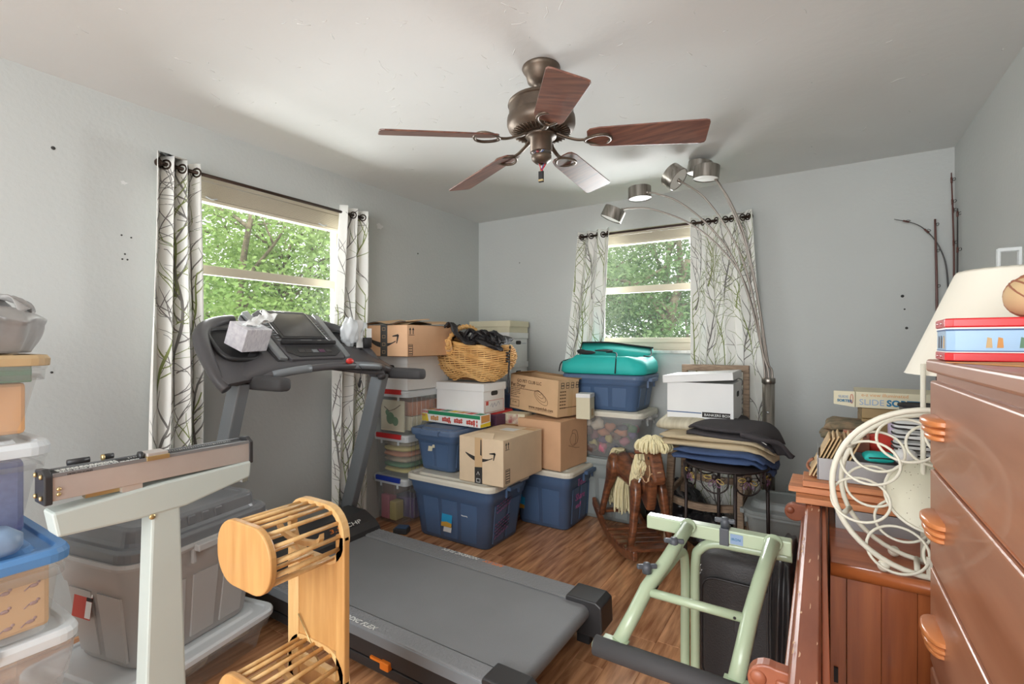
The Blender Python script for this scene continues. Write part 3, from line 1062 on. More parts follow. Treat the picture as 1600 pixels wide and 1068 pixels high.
tC = tote('storage_tote', 'small navy tote with navy lid stacked on the big tote under the thin toy box', 'storage tote', (-2.225, 2.69, 0.42), 0.405, 0.40, 0.295, 0, 'navy', 'navy_lid', group='navy storage totes', taper=0.82, r=0.04)
G().prism([(-0.03, -0.025), (0.006, -0.022), (0.008, 0.0), (0.028, 0.002), (0.024, 0.024), (-0.028, 0.026)], 0.001, fr((-0.02, -0.1645, 0.16), (1, 0, 0), (0, 0.13, 1))).build('torn_label', 'creamcard', tC)
g = G()
g.bx(-0.075, 0.075, -0.216, -0.19, 0.250, 0.283)
g.bx(-0.085, 0.085, -0.212, -0.18, 0.277, 0.290)
g.build('lid_latch', 'navy_lid', tC, bevel=0.004)

# grey tote, cloudy tote of toys, navy tote and teal bag by the back wall
tG = tote('storage_tote', 'grey tote on the floor behind the rocking horse, lowest of its stack', 'storage tote', (-1.33, 3.55, 0), 0.57, 0.42, 0.46, 0, 'palegrey', 'palegrey', group='stack by the back wall', taper=0.9)
tH = tote('storage_tote', 'cloudy clear tote of soft toys with a white lid under a navy tote', 'storage tote', (-1.345, 3.545, 0.46), 0.60, 0.44, 0.345, 0, 'cleardull', 'offwhite', style='plain', group='stack by the back wall', taper=0.9)
rng = random.Random(21)
for k in range(26):
    x = rng.uniform(-0.2, 0.2)
    y = rng.choice((-0.145, -0.1, 0.0))
    z = 0.05 + rng.uniform(0, 0.2)
    m = TOYS[k % len(TOYS)]
    o = G().ball((0, 0, 0), (rng.uniform(0.03, 0.05), 0.03, rng.uniform(0.025, 0.045)), 10, 6, warp=lambda p: 1 + 0.2 * math.sin(5 * p.x + 3 * p.z + k)).build('soft_toy', m)
    o.location = (-1.345 + x, 3.535 + y, 0.46 + z)
    tag(o, 'small soft toy packed inside the cloudy clear tote', 'toy', 'soft toys in the cloudy tote')
tI = tote('storage_tote', 'navy tote under the teal bag against the back wall', 'storage tote', (-1.35, 3.54, 0.805), 0.62, 0.46, 0.265, 0, 'navy', 'navy_lid', group='navy storage totes', taper=0.88, lidh=0.024)


def soft(name, m, prof, mx, parent=None, seed=1, amp=0.06, n=28, mm=14, sub=0):
    """cushion shaped body: prof(u, v) handled as a squashed superellipse (w, d, h)"""
    w, d, h = prof
    rng = random.Random(seed)
    ph = [rng.uniform(0, 6) for _ in range(8)]
    secs = []
    for i in range(mm + 1):
        a = -PI / 2 + PI * i / mm
        ca, sa = max(math.cos(a), 0.0), math.sin(a)
        ca = max(ca ** 0.45, 0.001)
        sa = math.copysign(abs(sa) ** 0.8, sa)
        row = []
        for k in range(n):
            b = 2 * PI * k / n
            cb, sb = math.cos(b), math.sin(b)
            x = math.copysign(abs(cb) ** 0.45, cb)
            y = math.copysign(abs(sb) ** 0.45, sb)
            wob = 1 + amp * (math.sin(3 * b + ph[0] + 2 * a) + 0.7 * math.sin(7 * b + ph[1] - 3 * a) + 0.5 * math.sin(11 * b + ph[2] + 4 * a))
            zz = sa * (1 + 0.9 * amp * math.sin(4 * x + ph[3]) * math.sin(5 * y + ph[4])) if i not in (0,) else sa
            row.append((x * ca * w / 2 * wob, y * ca * d / 2 * wob, (zz + 1) * h / 2))
        secs.append(row)
    g = G().loft(secs, True, True, True, mx)
    return g


# teal bag
def teal_bag():
    t = thing('fabric_bag', 'teal zip bag with black piping slumped on the navy tote by the back window', 'bag', (-1.35, 3.50, 1.07))
    rg = random.Random(4)
    secs = []
    for j, (z, k) in enumerate(((0.0, 0.95), (0.012, 1.0), (0.05, 1.0), (0.085, 0.97), (0.112, 0.90), (0.125, 0.80), (0.118, 0.62), (0.110, 0.35), (0.108, 0.05))):
        row = []
        for (x, y) in rrect(0.66 * k, 0.44 * k, 0.10 * k, 9):
            w = 1 + 0.012 * math.sin(x * 31 + z * 40) + 0.010 * math.sin(y * 43 - x * 17)
            zz = z + (0.010 * math.sin(x * 23 + y * 9) + 0.008 * math.sin(x * 47 - y * 21)) * (1 if j > 2 else 0) - (0.03 * max(0, -x - 0.18) / 0.15 if j > 3 else 0)
            row.append((x * w, y * w, max(zz, 0.0)))
        secs.append(row)
    G().loft(secs, True).build('bag_body', 'teal', t)
    # raised back flap
    top = [(-0.26, 0.10, 0.225), (-0.05, 0.13, 0.225), (0.12, 0.14, 0.205), (0.30, 0.12, 0.185)]
    bot = [(-0.25, 0.04, 0.115), (-0.05, 0.05, 0.12), (0.12, 0.05, 0.115), (0.27, 0.04, 0.10)]
    bot2 = [(p[0], p[1] + 0.08, p[2] - 0.03) for p in bot]
    g = G()
    T_, B_, C_ = cr(top, 5), cr(bot, 5), cr(bot2, 5)
    g.loft([[tuple(a), tuple(b), tuple(c)] for a, b, c in zip(T_, B_, C_)], True)
    g.build('raised_flap', 'teal', t)
    G().tube([p + Vector((0, -0.002, 0.002)) for p in T_], 0.006, 6).build('piping', 'blackm', t)
    G().tube(cr([(-0.26, 0.10, 0.225), (-0.262, 0.06, 0.17), (-0.25, 0.03, 0.118)], 5), 0.005, 6).build('piping', 'blackm', t)
    G().tube(cr([(-0.24, 0.02, 0.118), (-0.285, -0.09, 0.098), (-0.312, -0.17, 0.075), (-0.318, -0.198, 0.01)], 6), 0.005, 6).build('piping', 'blackm', t)
    G().tube(cr([(0.0, -0.05, 0.152), (0.10, -0.12, 0.15), (0.13, -0.20, 0.11), (0.135, -0.235, 0.01)], 6), 0.0045, 6).build('piping', 'blackm', t)
    G().tube(cr([(0.28, 0.13, 0.19), (0.31, 0.02, 0.13), (0.28, -0.05, 0.13)], 5), 0.005, 6).build('piping', 'blackm', t)
    g = G()
    g.ball((-0.13, -0.12, 0.152), (0.075, 0.018, 0.016), 12, 6)
    g.ball((-0.17, -0.12, 0.162), (0.04, 0.014, 0.014), 10, 6)
    g.build('rubber_grip', 'blackm', t)
    G().tube(cr([(-0.10, -0.02, 0.165), (0.0, -0.06, 0.172), (0.06, -0.09, 0.165), (0.04, -0.10, 0.163), (-0.06, -0.06, 0.166), (-0.10, -0.02, 0.165)], 5), 0.006, 6).build('carry_strap', 'blackm', t)
    return t


teal_bag()

# --- clear bins by the left wall
def clearbin(label, loc, w, d, h, latch, rz=0, group='clear bins by the left wall', lidm='clearlid', name='clear_bin', side='x', taper=0.86, rib=True):
    t = thing(name, label, 'storage bin', loc, rz, group)
    g = G()
    rows = [(w * taper - 0.02, d * taper - 0.02, 0.02, 0.0), (w * taper, d * taper, 0.03, 0.01), (w * 0.95, d * 0.95, 0.03, h - 0.05), (w * 0.96, d * 0.96, 0.03, h - 0.022)]
    g.rsec(rows, 4, True, True, False)
    g.build('body', 'clear', t)
    g = G()
    g.rsec([(w * 0.96, d * 0.96, 0.03, h - 0.052), (w * 0.99, d * 0.99, 0.034, h - 0.05), (w, d, 0.035, h - 0.024), (w * 0.96, d * 0.96, 0.03, h - 0.024)], 4, False, False, False)
    g.build('rim', 'clearlid', t)
    g = G()
    g.rsec([(w + 0.004, d + 0.004, 0.035, h - 0.026), (w + 0.008, d + 0.008, 0.036, h - 0.012), (w - 0.004, d - 0.004, 0.033, h - 0.002), (w - 0.05, d - 0.05, 0.03, h - 0.002),
            (w - 0.06, d - 0.06, 0.03, h - 0.008)], 4, False, True, True)
    g.build('lid', lidm, t, bevel=0.0015)
    if latch:
        for s in (-1, 1):
            g = G()
            if side == 'y':
                g.bx(-w * 0.36, w * 0.36, s * (d / 2 - 0.004), s * (d / 2 + 0.016), h - 0.03, h + 0.004)
            else:
                g.bx(s * (w / 2 - 0.004), s * (w / 2 + 0.016), -d * 0.36, d * 0.36, h - 0.03, h + 0.004)
            g.build('latch', latch, t, label='%s latch' % {'redplastic': 'red', 'royal': 'dark blue', 'skyblue': 'teal blue'}.get(latch, 'white'), bevel=0.005)
    if rib:
        for k in range(2):
            x = (k - 0.5) * w * 0.5
            G().bx(x - 0.008, x + 0.008, -d * 0.49, -d * 0.478, h - 0.075, h - 0.03).build('latch_hook', 'clearlid', t)
        for k in range(8):
            y = (k - 3.5) * d * 0.10
            G().bx(w * 0.474, w * 0.480, y - 0.003, y + 0.003, h * 0.12, h - 0.05).build('moulded_rib', 'clear', t)
    return t


clearbin('clear bin with dark blue latch on the floor beside the left wall curtain', (-2.605, 2.665, 0), 0.33, 0.38, 0.34, 'royal', side='y')
clearbin('clear bin with red latch holding folded green cloth, second in its stack', (-2.605, 2.68, 0.34), 0.335, 0.40, 0.305, 'redplastic', side='y')
clearbin('tall clear bin with red latch and fruit print papers, third in its stack', (-2.605, 2.71, 0.645), 0.335, 0.46, 0.315, 'redplastic', side='y')
for (n, m, lab, x0, x1, y0, y1, z0, z1, cat) in (
        ('craft_box', TOYS[0], 'pink craft box inside the bottom clear bin', -2.73, -2.65, 2.52, 2.60, 0.015, 0.19, 'box'),
        ('craft_box', TOYS[7], 'yellow craft box inside the bottom clear bin', -2.645, -2.58, 2.52, 2.60, 0.015, 0.15, 'box'),
        ('craft_box', TOYS[4], 'purple craft box at the back of the bottom clear bin', -2.72, -2.50, 2.62, 2.74, 0.015, 0.16, 'box'),
        ('cloth_roll', TOYS[2], 'dark brown cloth bundle lying on the craft boxes in the bottom clear bin', -2.73, -2.60, 2.53, 2.74, 0.195, 0.28, 'cloth')):
    o = G().bx(x0 - (x0 + x1) / 2, x1 - (x0 + x1) / 2, y0 - (y0 + y1) / 2, y1 - (y0 + y1) / 2, 0, z1 - z0).build(n, m, bevel=0.008)
    o.location = ((x0 + x1) / 2, (y0 + y1) / 2, z0)
    tag(o, lab, cat)
for k in range(6):
    o = soft('c', 'green', (0.26, 0.32, 0.042), Matrix.Identity(4), seed=k, amp=0.02).build('folded_cloth', (TOYS[7], TOYS[1], 'beige', TOYS[5], TOYS[7], 'beige')[k])
    o.location = (-2.605, 2.68, 0.355 + k * 0.038)
    tag(o, ('yellow', 'green', 'beige', 'orange', 'pale yellow', 'cream')[k] + ' folded cloth in the clear bin with the red latch, %s of the pile' % ('lowest', 'second', 'third', 'fourth', 'fifth', 'top')[k], 'cloth', 'folded cloths in a clear bin')
o = G().bx(-0.115, 0.115, -0.004, 0.004, 0, 0.22).build('print_sheet', 'creamcard')
o.location = (-2.605, 2.515, 0.662)
tag(o, 'cream sheet with a green fruit drawing standing in the tall clear bin', 'paper')
for (x, z, r) in ((-0.02, 0.09, 0.04), (0.03, 0.07, 0.03), (-0.05, 0.13, 0.02)):
    q = G().ball((x, -0.0045, z), (r, 0.001, r * 1.1), 14, 6).build('fruit_print', TOYS[1], o)
for k in range(5):
    pass
G().tube([(-0.08, -0.005, 0.17), (-0.03, -0.005, 0.14), (0.03, -0.005, 0.16), (0.08, -0.005, 0.19)], 0.003, 5).build('stem_print', 'ink_brown', o)
for k in range(2):
    o = G().bx(-0.12, 0.12, -0.15, 0.15, 0, 0.10).build('paper_stack', ('creamcard', TOYS[5])[k], bevel=0.004)
    o.location = (-2.605, 2.73, 0.662 + 0.105 * k)
    tag(o, ('cream', 'pinkish')[k] + ' paper stack at the back of the tall clear bin', 'paper')

# ------------------------------------------------------------ cartons
def flaps_closed(g, w, d, h, th):
    g.bx(-w / 2, w / 2, -d / 2, -0.001, h - th, h)
    g.bx(-w / 2, w / 2, 0.001, d / 2, h - th, h)


def carton(label, loc, w, d, h, rz, m='card', state='closed', seam='y', group=None, name='cardboard_box', tilt=None):
    t = thing(name, label, 'box', loc, rz, group)
    th = 0.005
    g = G()
    g.bx(-w / 2, w / 2, -d / 2, -d / 2 + th, 0, h - th)
    g.bx(-w / 2, w / 2, d / 2 - th, d / 2, 0, h - th)
    g.bx(-w / 2, -w / 2 + th, -d / 2 + th, d / 2 - th, 0, h - th)
    g.bx(w / 2 - th, w / 2, -d / 2 + th, d / 2 - th, 0, h - th)
    g.bx(-w / 2, w / 2, -d / 2, d / 2, 0, th)
    g.build('walls', m, t, bevel=0.0015)
    if state == 'closed':
        for s in (-1, 1):
            q = G()
            if seam == 'y':
                q.bx(0.0012 * s, s * w / 2, -d / 2, d / 2, h - th, h)
            else:
                q.bx(-w / 2, w / 2, 0.0012 * s, s * d / 2, h - th, h)
            q.build('top_flap', m, t, bevel=0.0012)
    return t


def smile(t, mx, w, m='ink'):
    """tapered curved arrow print"""
    n = 20
    up, lo = [], []
    for i in range(n + 1):
        x = -w / 2 + w * 0.88 * i / n
        s = i / n
        y = 0.62 * (x ** 2) / w - w * 0.16
        th = w * (0.012 + 0.045 * math.sin(PI * min(s * 1.15, 1) ** 0.9))
        up.append((x, y + th))
        lo.append((x, y - th))
    g = G()
    vs = [(x, y, 0.0) for x, y in up] + [(x, y, 0.0) for x, y in lo]
    vs += [(x, y, 0.0008) for x, y, z in vs]
    k = n + 1
    fs = []
    for i in range(n):
        fs += [(i + 2 * k, i + 3 * k, i + 1 + 3 * k, i + 1 + 2 * k), (i, i + 1, i + 1 + 2 * k, i + 2 * k), (i + k, i + 3 * k, i + 3 * k + 1, i + k + 1)]
    g.add(vs, fs, False, mx)
    hx, hy = w * 0.40, 0.62 * (w * 0.40) ** 2 / w - w * 0.16
    for a, b in (((hx + 0.06 * w, hy + 0.12 * w), (hx - 0.12 * w, hy + 0.10 * w)), ((hx + 0.055 * w, hy + 0.13 * w), (hx + 0.01 * w, hy - 0.06 * w))):
        d = Vector((b[0] - a[0], b[1] - a[1])).normalized() * 1.0
        nn = Vector((-d.y, d.x)) * w * 0.028
        g.prism([(a[0] + nn.x, a[1] + nn.y), (b[0] + nn.x * .4, b[1] + nn.y * .4), (b[0] - nn.x * .4, b[1] - nn.y * .4), (a[0] - nn.x, a[1] - nn.y)], 0.001, mx)
    g.build('arrow_print', m, t, label='printed curved arrow')


def up_arrows(t, mx, s, m='ink'):
    g = G()
    for o in (-0.28, 0.28):
        g.prism([((o - 0.06) * s, -0.4 * s), ((o + 0.06) * s, -0.4 * s), ((o + 0.06) * s, 0.15 * s), ((o - 0.06) * s, 0.15 * s)], 0.0008, mx)
        g.prism([((o - 0.2) * s, 0.15 * s), ((o + 0.2) * s, 0.15 * s), (o * s, 0.5 * s)], 0.0008, mx)
    g.prism([(-0.5 * s, -0.55 * s), (0.5 * s, -0.55 * s), (0.5 * s, -0.48 * s), (-0.5 * s, -0.48 * s)], 0.0008, mx)
    g.build('upright_arrows', m, t)


def outline(t, mx, w, h, k, m='ink', name='printed_frame', fill=0):
    g = G()
    for (a, b, c, d) in ((-w / 2, w / 2, h / 2 - k, h / 2), (-w / 2, w / 2, -h / 2, -h / 2 + k), (-w / 2, -w / 2 + k, -h / 2, h / 2), (w / 2 - k, w / 2, -h / 2, h / 2)):
        g.prism([(a, c), (b, c), (b, d), (a, d)], 0.0008, mx)
    for i in range(fill):
        y = -h / 2 + (i + 0.7) * h / (fill + 0.4)
        g.prism([(-w * 0.38, y - k * 0.8), (w * 0.38, y - k * 0.8), (w * 0.38, y + k * 0.8), (-w * 0.38, y + k * 0.8)], 0.0008, mx)
    g.build(name, m, t)


# front carton (arrow print) on the big tote
c1 = carton('pale brown carton with curved arrow print and dark tape label on the big navy tote', (-1.785, 2.70, 0.420), 0.335, 0.48, 0.285, 0, 'card_pale', 'closed', seam='x')
F1 = fr((0, -0.2402, 0), (1, 0, 0), (0, 0, 1))
smile(c1, F1 @ Matrix.Translation((0.0, 0.185, 0)), 0.235)
G().prism([(-0.045, 0.0), (0.012, 0.0), (0.012, 0.285), (-0.045, 0.285)], 0.0014, F1).build('packing_tape', 'tape', c1)
G().prism([(-0.045, 0.0), (0.012, 0.0), (0.012, 0.105), (-0.045, 0.10)], 0.002, F1).build('tape_label', 'tape_dark', c1)
G().prism([(-0.003, 0.18), (0.009, 0.175), (0.007, 0.275), (0.0, 0.275)], 0.002, F1).build('tape_tear', 'tape_dark', c1)
G().tube([tuple(F1 @ Vector(p)) for p in ((-0.028, 0.055, 0.003), (-0.018, 0.075, 0.003), (-0.008, 0.055, 0.003))], 0.002, 4).build('tape_arrow', 'whitecard', c1)
outline(c1, F1 @ Matrix.Translation((-0.017, 0.02, 0.0015)), 0.03, 0.024, 0.003, 'whitecard', 'tape_emblem')
F1r = fr((0.1677, -0.03, 0), (0, 1, 0), (0, 0, 1))
up_arrows(c1, F1r @ Matrix.Translation((-0.165, 0.245, 0)), 0.045)
outline(c1, F1r @ Matrix.Translation((-0.16, 0.06, 0)), 0.05, 0.085, 0.003, fill=5)
g = G()
g.add([(-0.10, -0.24, 0.285), (0.09, -0.24, 0.285), (0.05, -0.16, 0.305), (-0.05, -0.17, 0.303), (-0.10, -0.235, 0.281), (0.09, -0.235, 0.281), (0.05, -0.16, 0.301), (-0.05, -0.17, 0.299)],
      [(0, 1, 2, 3), (7, 6, 5, 4), (0, 4, 5, 1), (1, 5, 6, 2), (2, 6, 7, 3), (3, 7, 4, 0)])
g.build('lifted_flap_corner', 'card_pale', c1)
G().bx(-0.06, 0.05, 0.06, 0.15, 0.2852, 0.2862).build('shipping_label', 'whitecard', c1)
G().bx(0.06, 0.16, 0.15, 0.22, 0.2852, 0.2862).build('packing_tape', 'tape', c1)

# plain brown carton on tote B
c2 = carton('plain orange-brown carton on the navy tote beside the rocking horse', (-1.655, 3.175, 0.42), 0.36, 0.37, 0.335, -5, 'card2', 'closed', seam='x')
Fd = fr((0.1806, 0, 0), (0, 1, 0), (0, 0, 1))
pts = [(-0.03, 0.24), (-0.06, 0.2), (-0.04, 0.16), (0.0, 0.15), (0.02, 0.19), (0.01, 0.23), (-0.03, 0.24), (-0.02, 0.26), (0.03, 0.25), (0.05, 0.2), (0.03, 0.16), (-0.02, 0.16)]
G().tube([tuple(Fd @ Vector((p[0], p[1], 0.0003))) for p in cr([(a, b, 0) for a, b in pts], 4)], 0.0012, 4).build('pen_doodle', 'ink_brown', c2)
G().tube([tuple(Fd @ Vector((p[0], p[1], 0.0003))) for p in ((-0.08, 0.16, 0), (0.02, 0.13, 0), (0.07, 0.125, 0))], 0.0012, 4).build('pen_doodle', 'ink_brown', c2)
G().prism([(-0.175, 0.0), (0.175, 0.0), (0.175, 0.02), (-0.175, 0.02)], 0.001, fr((0, -0.02, 0.3352), (1, 0, 0), (0, 1, 0))).build('packing_tape', 'tape', c2)

# pet dryer carton, tipped slightly, open top
c3 = carton('open brown carton printed Pet Dryer leaning on the plain carton', (-1.772, 3.235, 0.782), 0.50, 0.22, 0.265, -16, 'card', 'open')
c3.rotation_euler = (0, R(3.0), R(-16))
h3 = 0.265
for (nm, a, b, ang) in (('x', 0, 0, 0),):
    g = G()
    g.add([(-0.25, 0.110, 0.262), (0.25, 0.110, 0.262), (0.24, 0.165, 0.27), (-0.24, 0.165, 0.27), (-0.25, 0.106, 0.258), (0.25, 0.106, 0.258), (0.24, 0.163, 0.265), (-0.24, 0.163, 0.265)],
          [(0, 1, 2, 3), (7, 6, 5, 4), (0, 4, 5, 1), (1, 5, 6, 2), (2, 6, 7, 3), (3, 7, 4, 0)])
    g.build('top_flap', 'card_in', c3)
    g = G()
    g.add([(-0.25, -0.105, 0.262), (-0.25, 0.105, 0.262), (-0.17, 0.10, 0.285), (-0.17, -0.10, 0.285), (-0.25, -0.105, 0.258), (-0.25, 0.105, 0.258), (-0.17, 0.10, 0.281), (-0.17, -0.10, 0.281)],
          [(3, 2, 1, 0), (4, 5, 6, 7), (0, 1, 5, 4), (1, 2, 6, 5), (2, 3, 7, 6), (3, 0, 4, 7)])
    g.build('top_flap', 'card_in', c3)
F3 = fr((-0.25, -0.1102, 0), (1, 0, 0), (0, 0, 1))
text('GO PET CLUB LLC', 0.032, F3 @ Matrix.Translation((0.075, 0.208, 0)), 'ink_brown', c3, bold=0.0006)
text('Pet Dryer', 0.040, F3 @ Matrix.Translation((0.006, 0.172, 0)), 'ink_brown', c3, bold=0.0008)
text('www.gopetclub.com', 0.030, F3 @ Matrix.Translation((0.21, 0.030, 0)), 'ink_brown', c3, bold=0.0006)
g = G()
g.prism([(0.21, 0.022), (0.445, 0.022), (0.445, 0.024), (0.21, 0.024)], 0.0008, F3)
for k, (L, y) in enumerate(((0.26, 0.158), (0.10, 0.145), (0.10, 0.132), (0.11, 0.119), (0.07, 0.106), (0.10, 0.09))):
    x = 0.008
    while x < L:
        wl = 0.012 + 0.01 * ((k * 7 + int(x * 997)) % 3)
        g.prism([(x, y), (x + wl, y), (x + wl, y + 0.005), (x, y + 0.005)], 0.0008, F3)
        x += wl + 0.004
g.build('fine_print', 'ink_brown', c3)
outline(c3, F3 @ Matrix.Translation((0.055, 0.045, 0)), 0.10, 0.05, 0.003, 'ink_brown', 'certification_frame')
text('ST-001', 0.018, F3 @ Matrix.Translation((0.028, 0.045, 0)), 'ink_brown', c3)
g = G()
for j in range(4):
    rr = (0.062, 0.05, 0.034, 0.02)[j]
    g.tube([tuple(F3 @ (Vector((0.335, 0.115, 0.0004)) + Matrix.Rotation(R(-28), 3, 'Z') @ Vector((rr * 1.25 * math.cos(a) + (-0.012 * j), rr * 0.55 * math.sin(a) + 0.008 * j, 0)))) for a in [2 * PI * k / 20 for k in range(20)]], 0.0014, 4, closed=True)
g.build('dryer_drawing', 'ink_brown', c3)
F3r = fr((0.2502, -0.118, 0), (0, 1, 0), (0, 0, 1))
for k in range(4):
    outline(c3, F3r @ Matrix.Translation((0.055 + 0.052 * k, 0.222, 0)), 0.032, 0.042, 0.004, 'ink', 'care_symbol', fill=1)
g = G()
for k in range(6):
    y = 0.175 - k * 0.023
    for j in range(3):
        g.prism([(0.03 + j * 0.022, y), (0.047 + j * 0.022, y), (0.047 + j * 0.022, y + 0.008), (0.03 + j * 0.022, y + 0.008)], 0.0008, F3r)
g.prism([(0.03, 0.062), (0.22, 0.062), (0.22, 0.067), (0.03, 0.067)], 0.0008, F3r)
g.build('fine_print', 'ink_brown', c3)
G().prism([(0.115, 0.0), (0.165, 0.0), (0.165, 0.265), (0.115, 0.265)], 0.0005, F3r).build('packing_tape', 'tape', c3)

# small pale box tucked behind the Pet Dryer carton
o = thing('small_box', 'small pale green-white box standing right of the Pet Dryer carton', 'box', (-1.425, 3.235, 0.757), 8)
G().bx(-0.05, 0.05, -0.06, 0.06, 0, 0.155).build('walls', 'creamcard', o, bevel=0.002)
G().bx(-0.052, 0.052, -0.062, 0.062, 0.150, 0.178).build('box_lid', 'whitecard', o, bevel=0.002)
G().prism([(-0.025, 0.02), (0.03, 0.02), (0.03, 0.07), (-0.025, 0.07)], 0.0008, fr((0.0502, 0, 0), (0, 1, 0), (0, 0, 1))).build('patch_print', 'manila', o)

# white file box with red print, on a red-lidded bin
def filebox(label, loc, w, d, h, rz=0, m='whitecard', group='white file boxes', hole='x', lid=True, lift=0.0, lidm=None, name='file_box', lidh=0.055):
    t = thing(name, label, 'file box', loc, rz, group)
    th = 0.004
    g = G()
    g.bx(-w / 2, w / 2, -d / 2, d / 2, 0, h - 0.012)
    g.build('walls', m, t, bevel=0.002)
    if lid:
        g = G()
        e = 0.007
        g.bx(-w / 2 - e, w / 2 + e, -d / 2 - e, d / 2 + e, h - 0.006, h)
        for (a, b, c, dd) in ((-w / 2 - e, w / 2 + e, -d / 2 - e, -d / 2 - e + th), (-w / 2 - e, w / 2 + e, d / 2 + e - th, d / 2 + e), (-w / 2 - e, -w / 2 - e + th, -d / 2, d / 2), (w / 2 + e - th, w / 2 + e, -d / 2, d / 2)):
            g.bx(a, b, c, dd, h - lidh, h - 0.004)
        g.build('box_lid', lidm or m, t, bevel=0.0015)
    sides = {'x': [fr((w / 2, 0, 0), (0, 1, 0), (0, 0, 1))], 'y': [fr((0, -d / 2, 0), (1, 0, 0), (0, 0, 1))]}[hole]
    for F in sides:
        G().prism([(a, b + h * 0.66) for a, b in rrect(0.085, 0.032, 0.015, 4)], 0.0012, F).build('hand_hole', 'ink', t)
    return t, sides[0]


f1, F = filebox('white file box with small red emblem under the wicker basket', (-2.215, 2.925, 0.79), 0.43, 0.27, 0.215, 0)
outline(f1, F @ Matrix.Translation((0.0, 0.05, 0)), 0.24, 0.085, 0.0025, 'ink_red', 'printed_frame')
G().prism([(-0.105, 0.06), (-0.075, 0.06), (-0.075, 0.088), (-0.105, 0.088)], 0.001, F).build('red_emblem', 'ink_red', f1)
G().tube([tuple(F @ Vector(p)) for p in cr([(-0.05, 0.05, 0.0005), (-0.03, 0.07, 0.0005), (-0.02, 0.04, 0.0005), (0.0, 0.07, 0.0005), (0.02, 0.045, 0.0005), (0.05, 0.075, 0.0005), (0.07, 0.05, 0.0005)], 4)], 0.001, 4).build('handwriting', 'ink_blue', f1)
clearbin('clear bin with red lid edge hidden under the file box with the red emblem', (-2.20, 3.055, 0.0), 0.40, 0.28, 0.79, None, lidm='redplastic', rib=False, group='red lidded bins')
# toy box (gingerbread print)
g1 = thing('toy_box', 'long thin toy box with gingerbread print, green and yellow bands', 'box', (-2.215, 2.73, 0.722), -4)
G().bx(-0.29, 0.29, -0.055, 0.055, 0, 0.083).build('walls', 'whitecard', g1, bevel=0.0015)
Fg = fr((-0.29, -0.0552, 0), (1, 0, 0), (0, 0, 1))
G().prism([(0.08, 0.056), (0.578, 0.056), (0.578, 0.081), (0.08, 0.081)], 0.0008, Fg).build('green_band', 'green', g1)
G().prism([(0.002, 0.002), (0.09, 0.002), (0.075, 0.056), (0.002, 0.056)], 0.0008, Fg).build('yellow_panel', 'yellow', g1)
g = G()
for k in range(4):
    g.prism([(0.015 + k * 0.02, 0.062), (0.03 + k * 0.02, 0.062), (0.03 + k * 0.02, 0.078), (0.015 + k * 0.02, 0.078)], 0.0008, Fg)
g.prism([(0.012, 0.04), (0.055, 0.04), (0.055, 0.047), (0.012, 0.047)], 0.0012, Fg)
g.build('dark_letters', 'ink_red', g1)
for k in range(4):
    x = 0.12 + k * 0.115
    q = G()
    for j in range(8):
        q.ball(tuple(Fg @ Vector((x + (j % 4) * 0.02, 0.022 + 0.014 * (j // 4) + 0.004 * math.sin(j * 3), 0.0005))), (0.011, 0.001, 0.009), 8, 4)
    q.build('biscuit_print' if k == 0 else 'train_print', 'cookie' if k == 0 else 'ink_red', g1)
g = G()
for (x, z) in ((0.285, 0.006), (0.30, 0.006), (0.52, 0.006), (0.545, 0.006), (0.52, 0.03), (0.545, 0.03)):
    g.prism([(x, z), (x + 0.011, z), (x + 0.011, z + 0.018), (x, z + 0.018)], 0.001, Fg)
g.build('figure_print', 'ink_red', g1)
Fgr = fr((0.2902, -0.055, 0), (0, 1, 0), (0, 0, 1))
G().prism([(0.002, 0.002), (0.108, 0.002), (0.108, 0.03), (0.002, 0.022)], 0.0008, Fgr).build('yellow_panel', 'yellow', g1)
G().prism([(0.01, 0.03), (0.1, 0.035), (0.1, 0.08), (0.01, 0.08)], 0.0006, Fgr).build('brown_print', 'cookie', g1)
for k in range(7):
    G().bx(-0.25 + k * 0.078, -0.19 + k * 0.078, -0.04, 0.03, 0.083, 0.0838).build('top_print', ('cookie', 'ink_red', 'green', 'yellow', 'cookie', 'ink_red', 'green')[k], g1)

# floral tin, plum item, slate blue tote seen between the boxes
o = thing('floral_box', 'cream box with floral print between the toy box and the plain carton', 'box', (-1.915, 3.10, 0.70), 8)
G().bx(-0.09, 0.09, -0.07, 0.07, 0, 0.075).build('walls', 'creamcard', o, bevel=0.003)
G().bx(-0.085, 0.035, -0.0715, -0.0702, 0.004, 0.071).build('floral_print', 'floral', o)
o = G().bx(-0.03, 0.03, -0.06, 0.06, 0, 0.075).build('plum_box', 'plum', bevel=0.003)
o.location = (-1.99, 2.95, 0.70)
tag(o, 'dark plum box standing between the toy box and the floral box', 'box')
o = carton('flat brown carton lying beneath the floral and plum boxes', (-1.93, 3.09, 0.42), 0.14, 0.38, 0.28, 0, 'card_in', 'closed')
tote('storage_tote', 'slate blue tote behind the wicker basket near the corner', 'storage tote', (-2.20, 3.34, 0.0), 0.46, 0.22, 0.93, 0, 'navy', 'navy_lid', group='navy storage totes', style='plain')

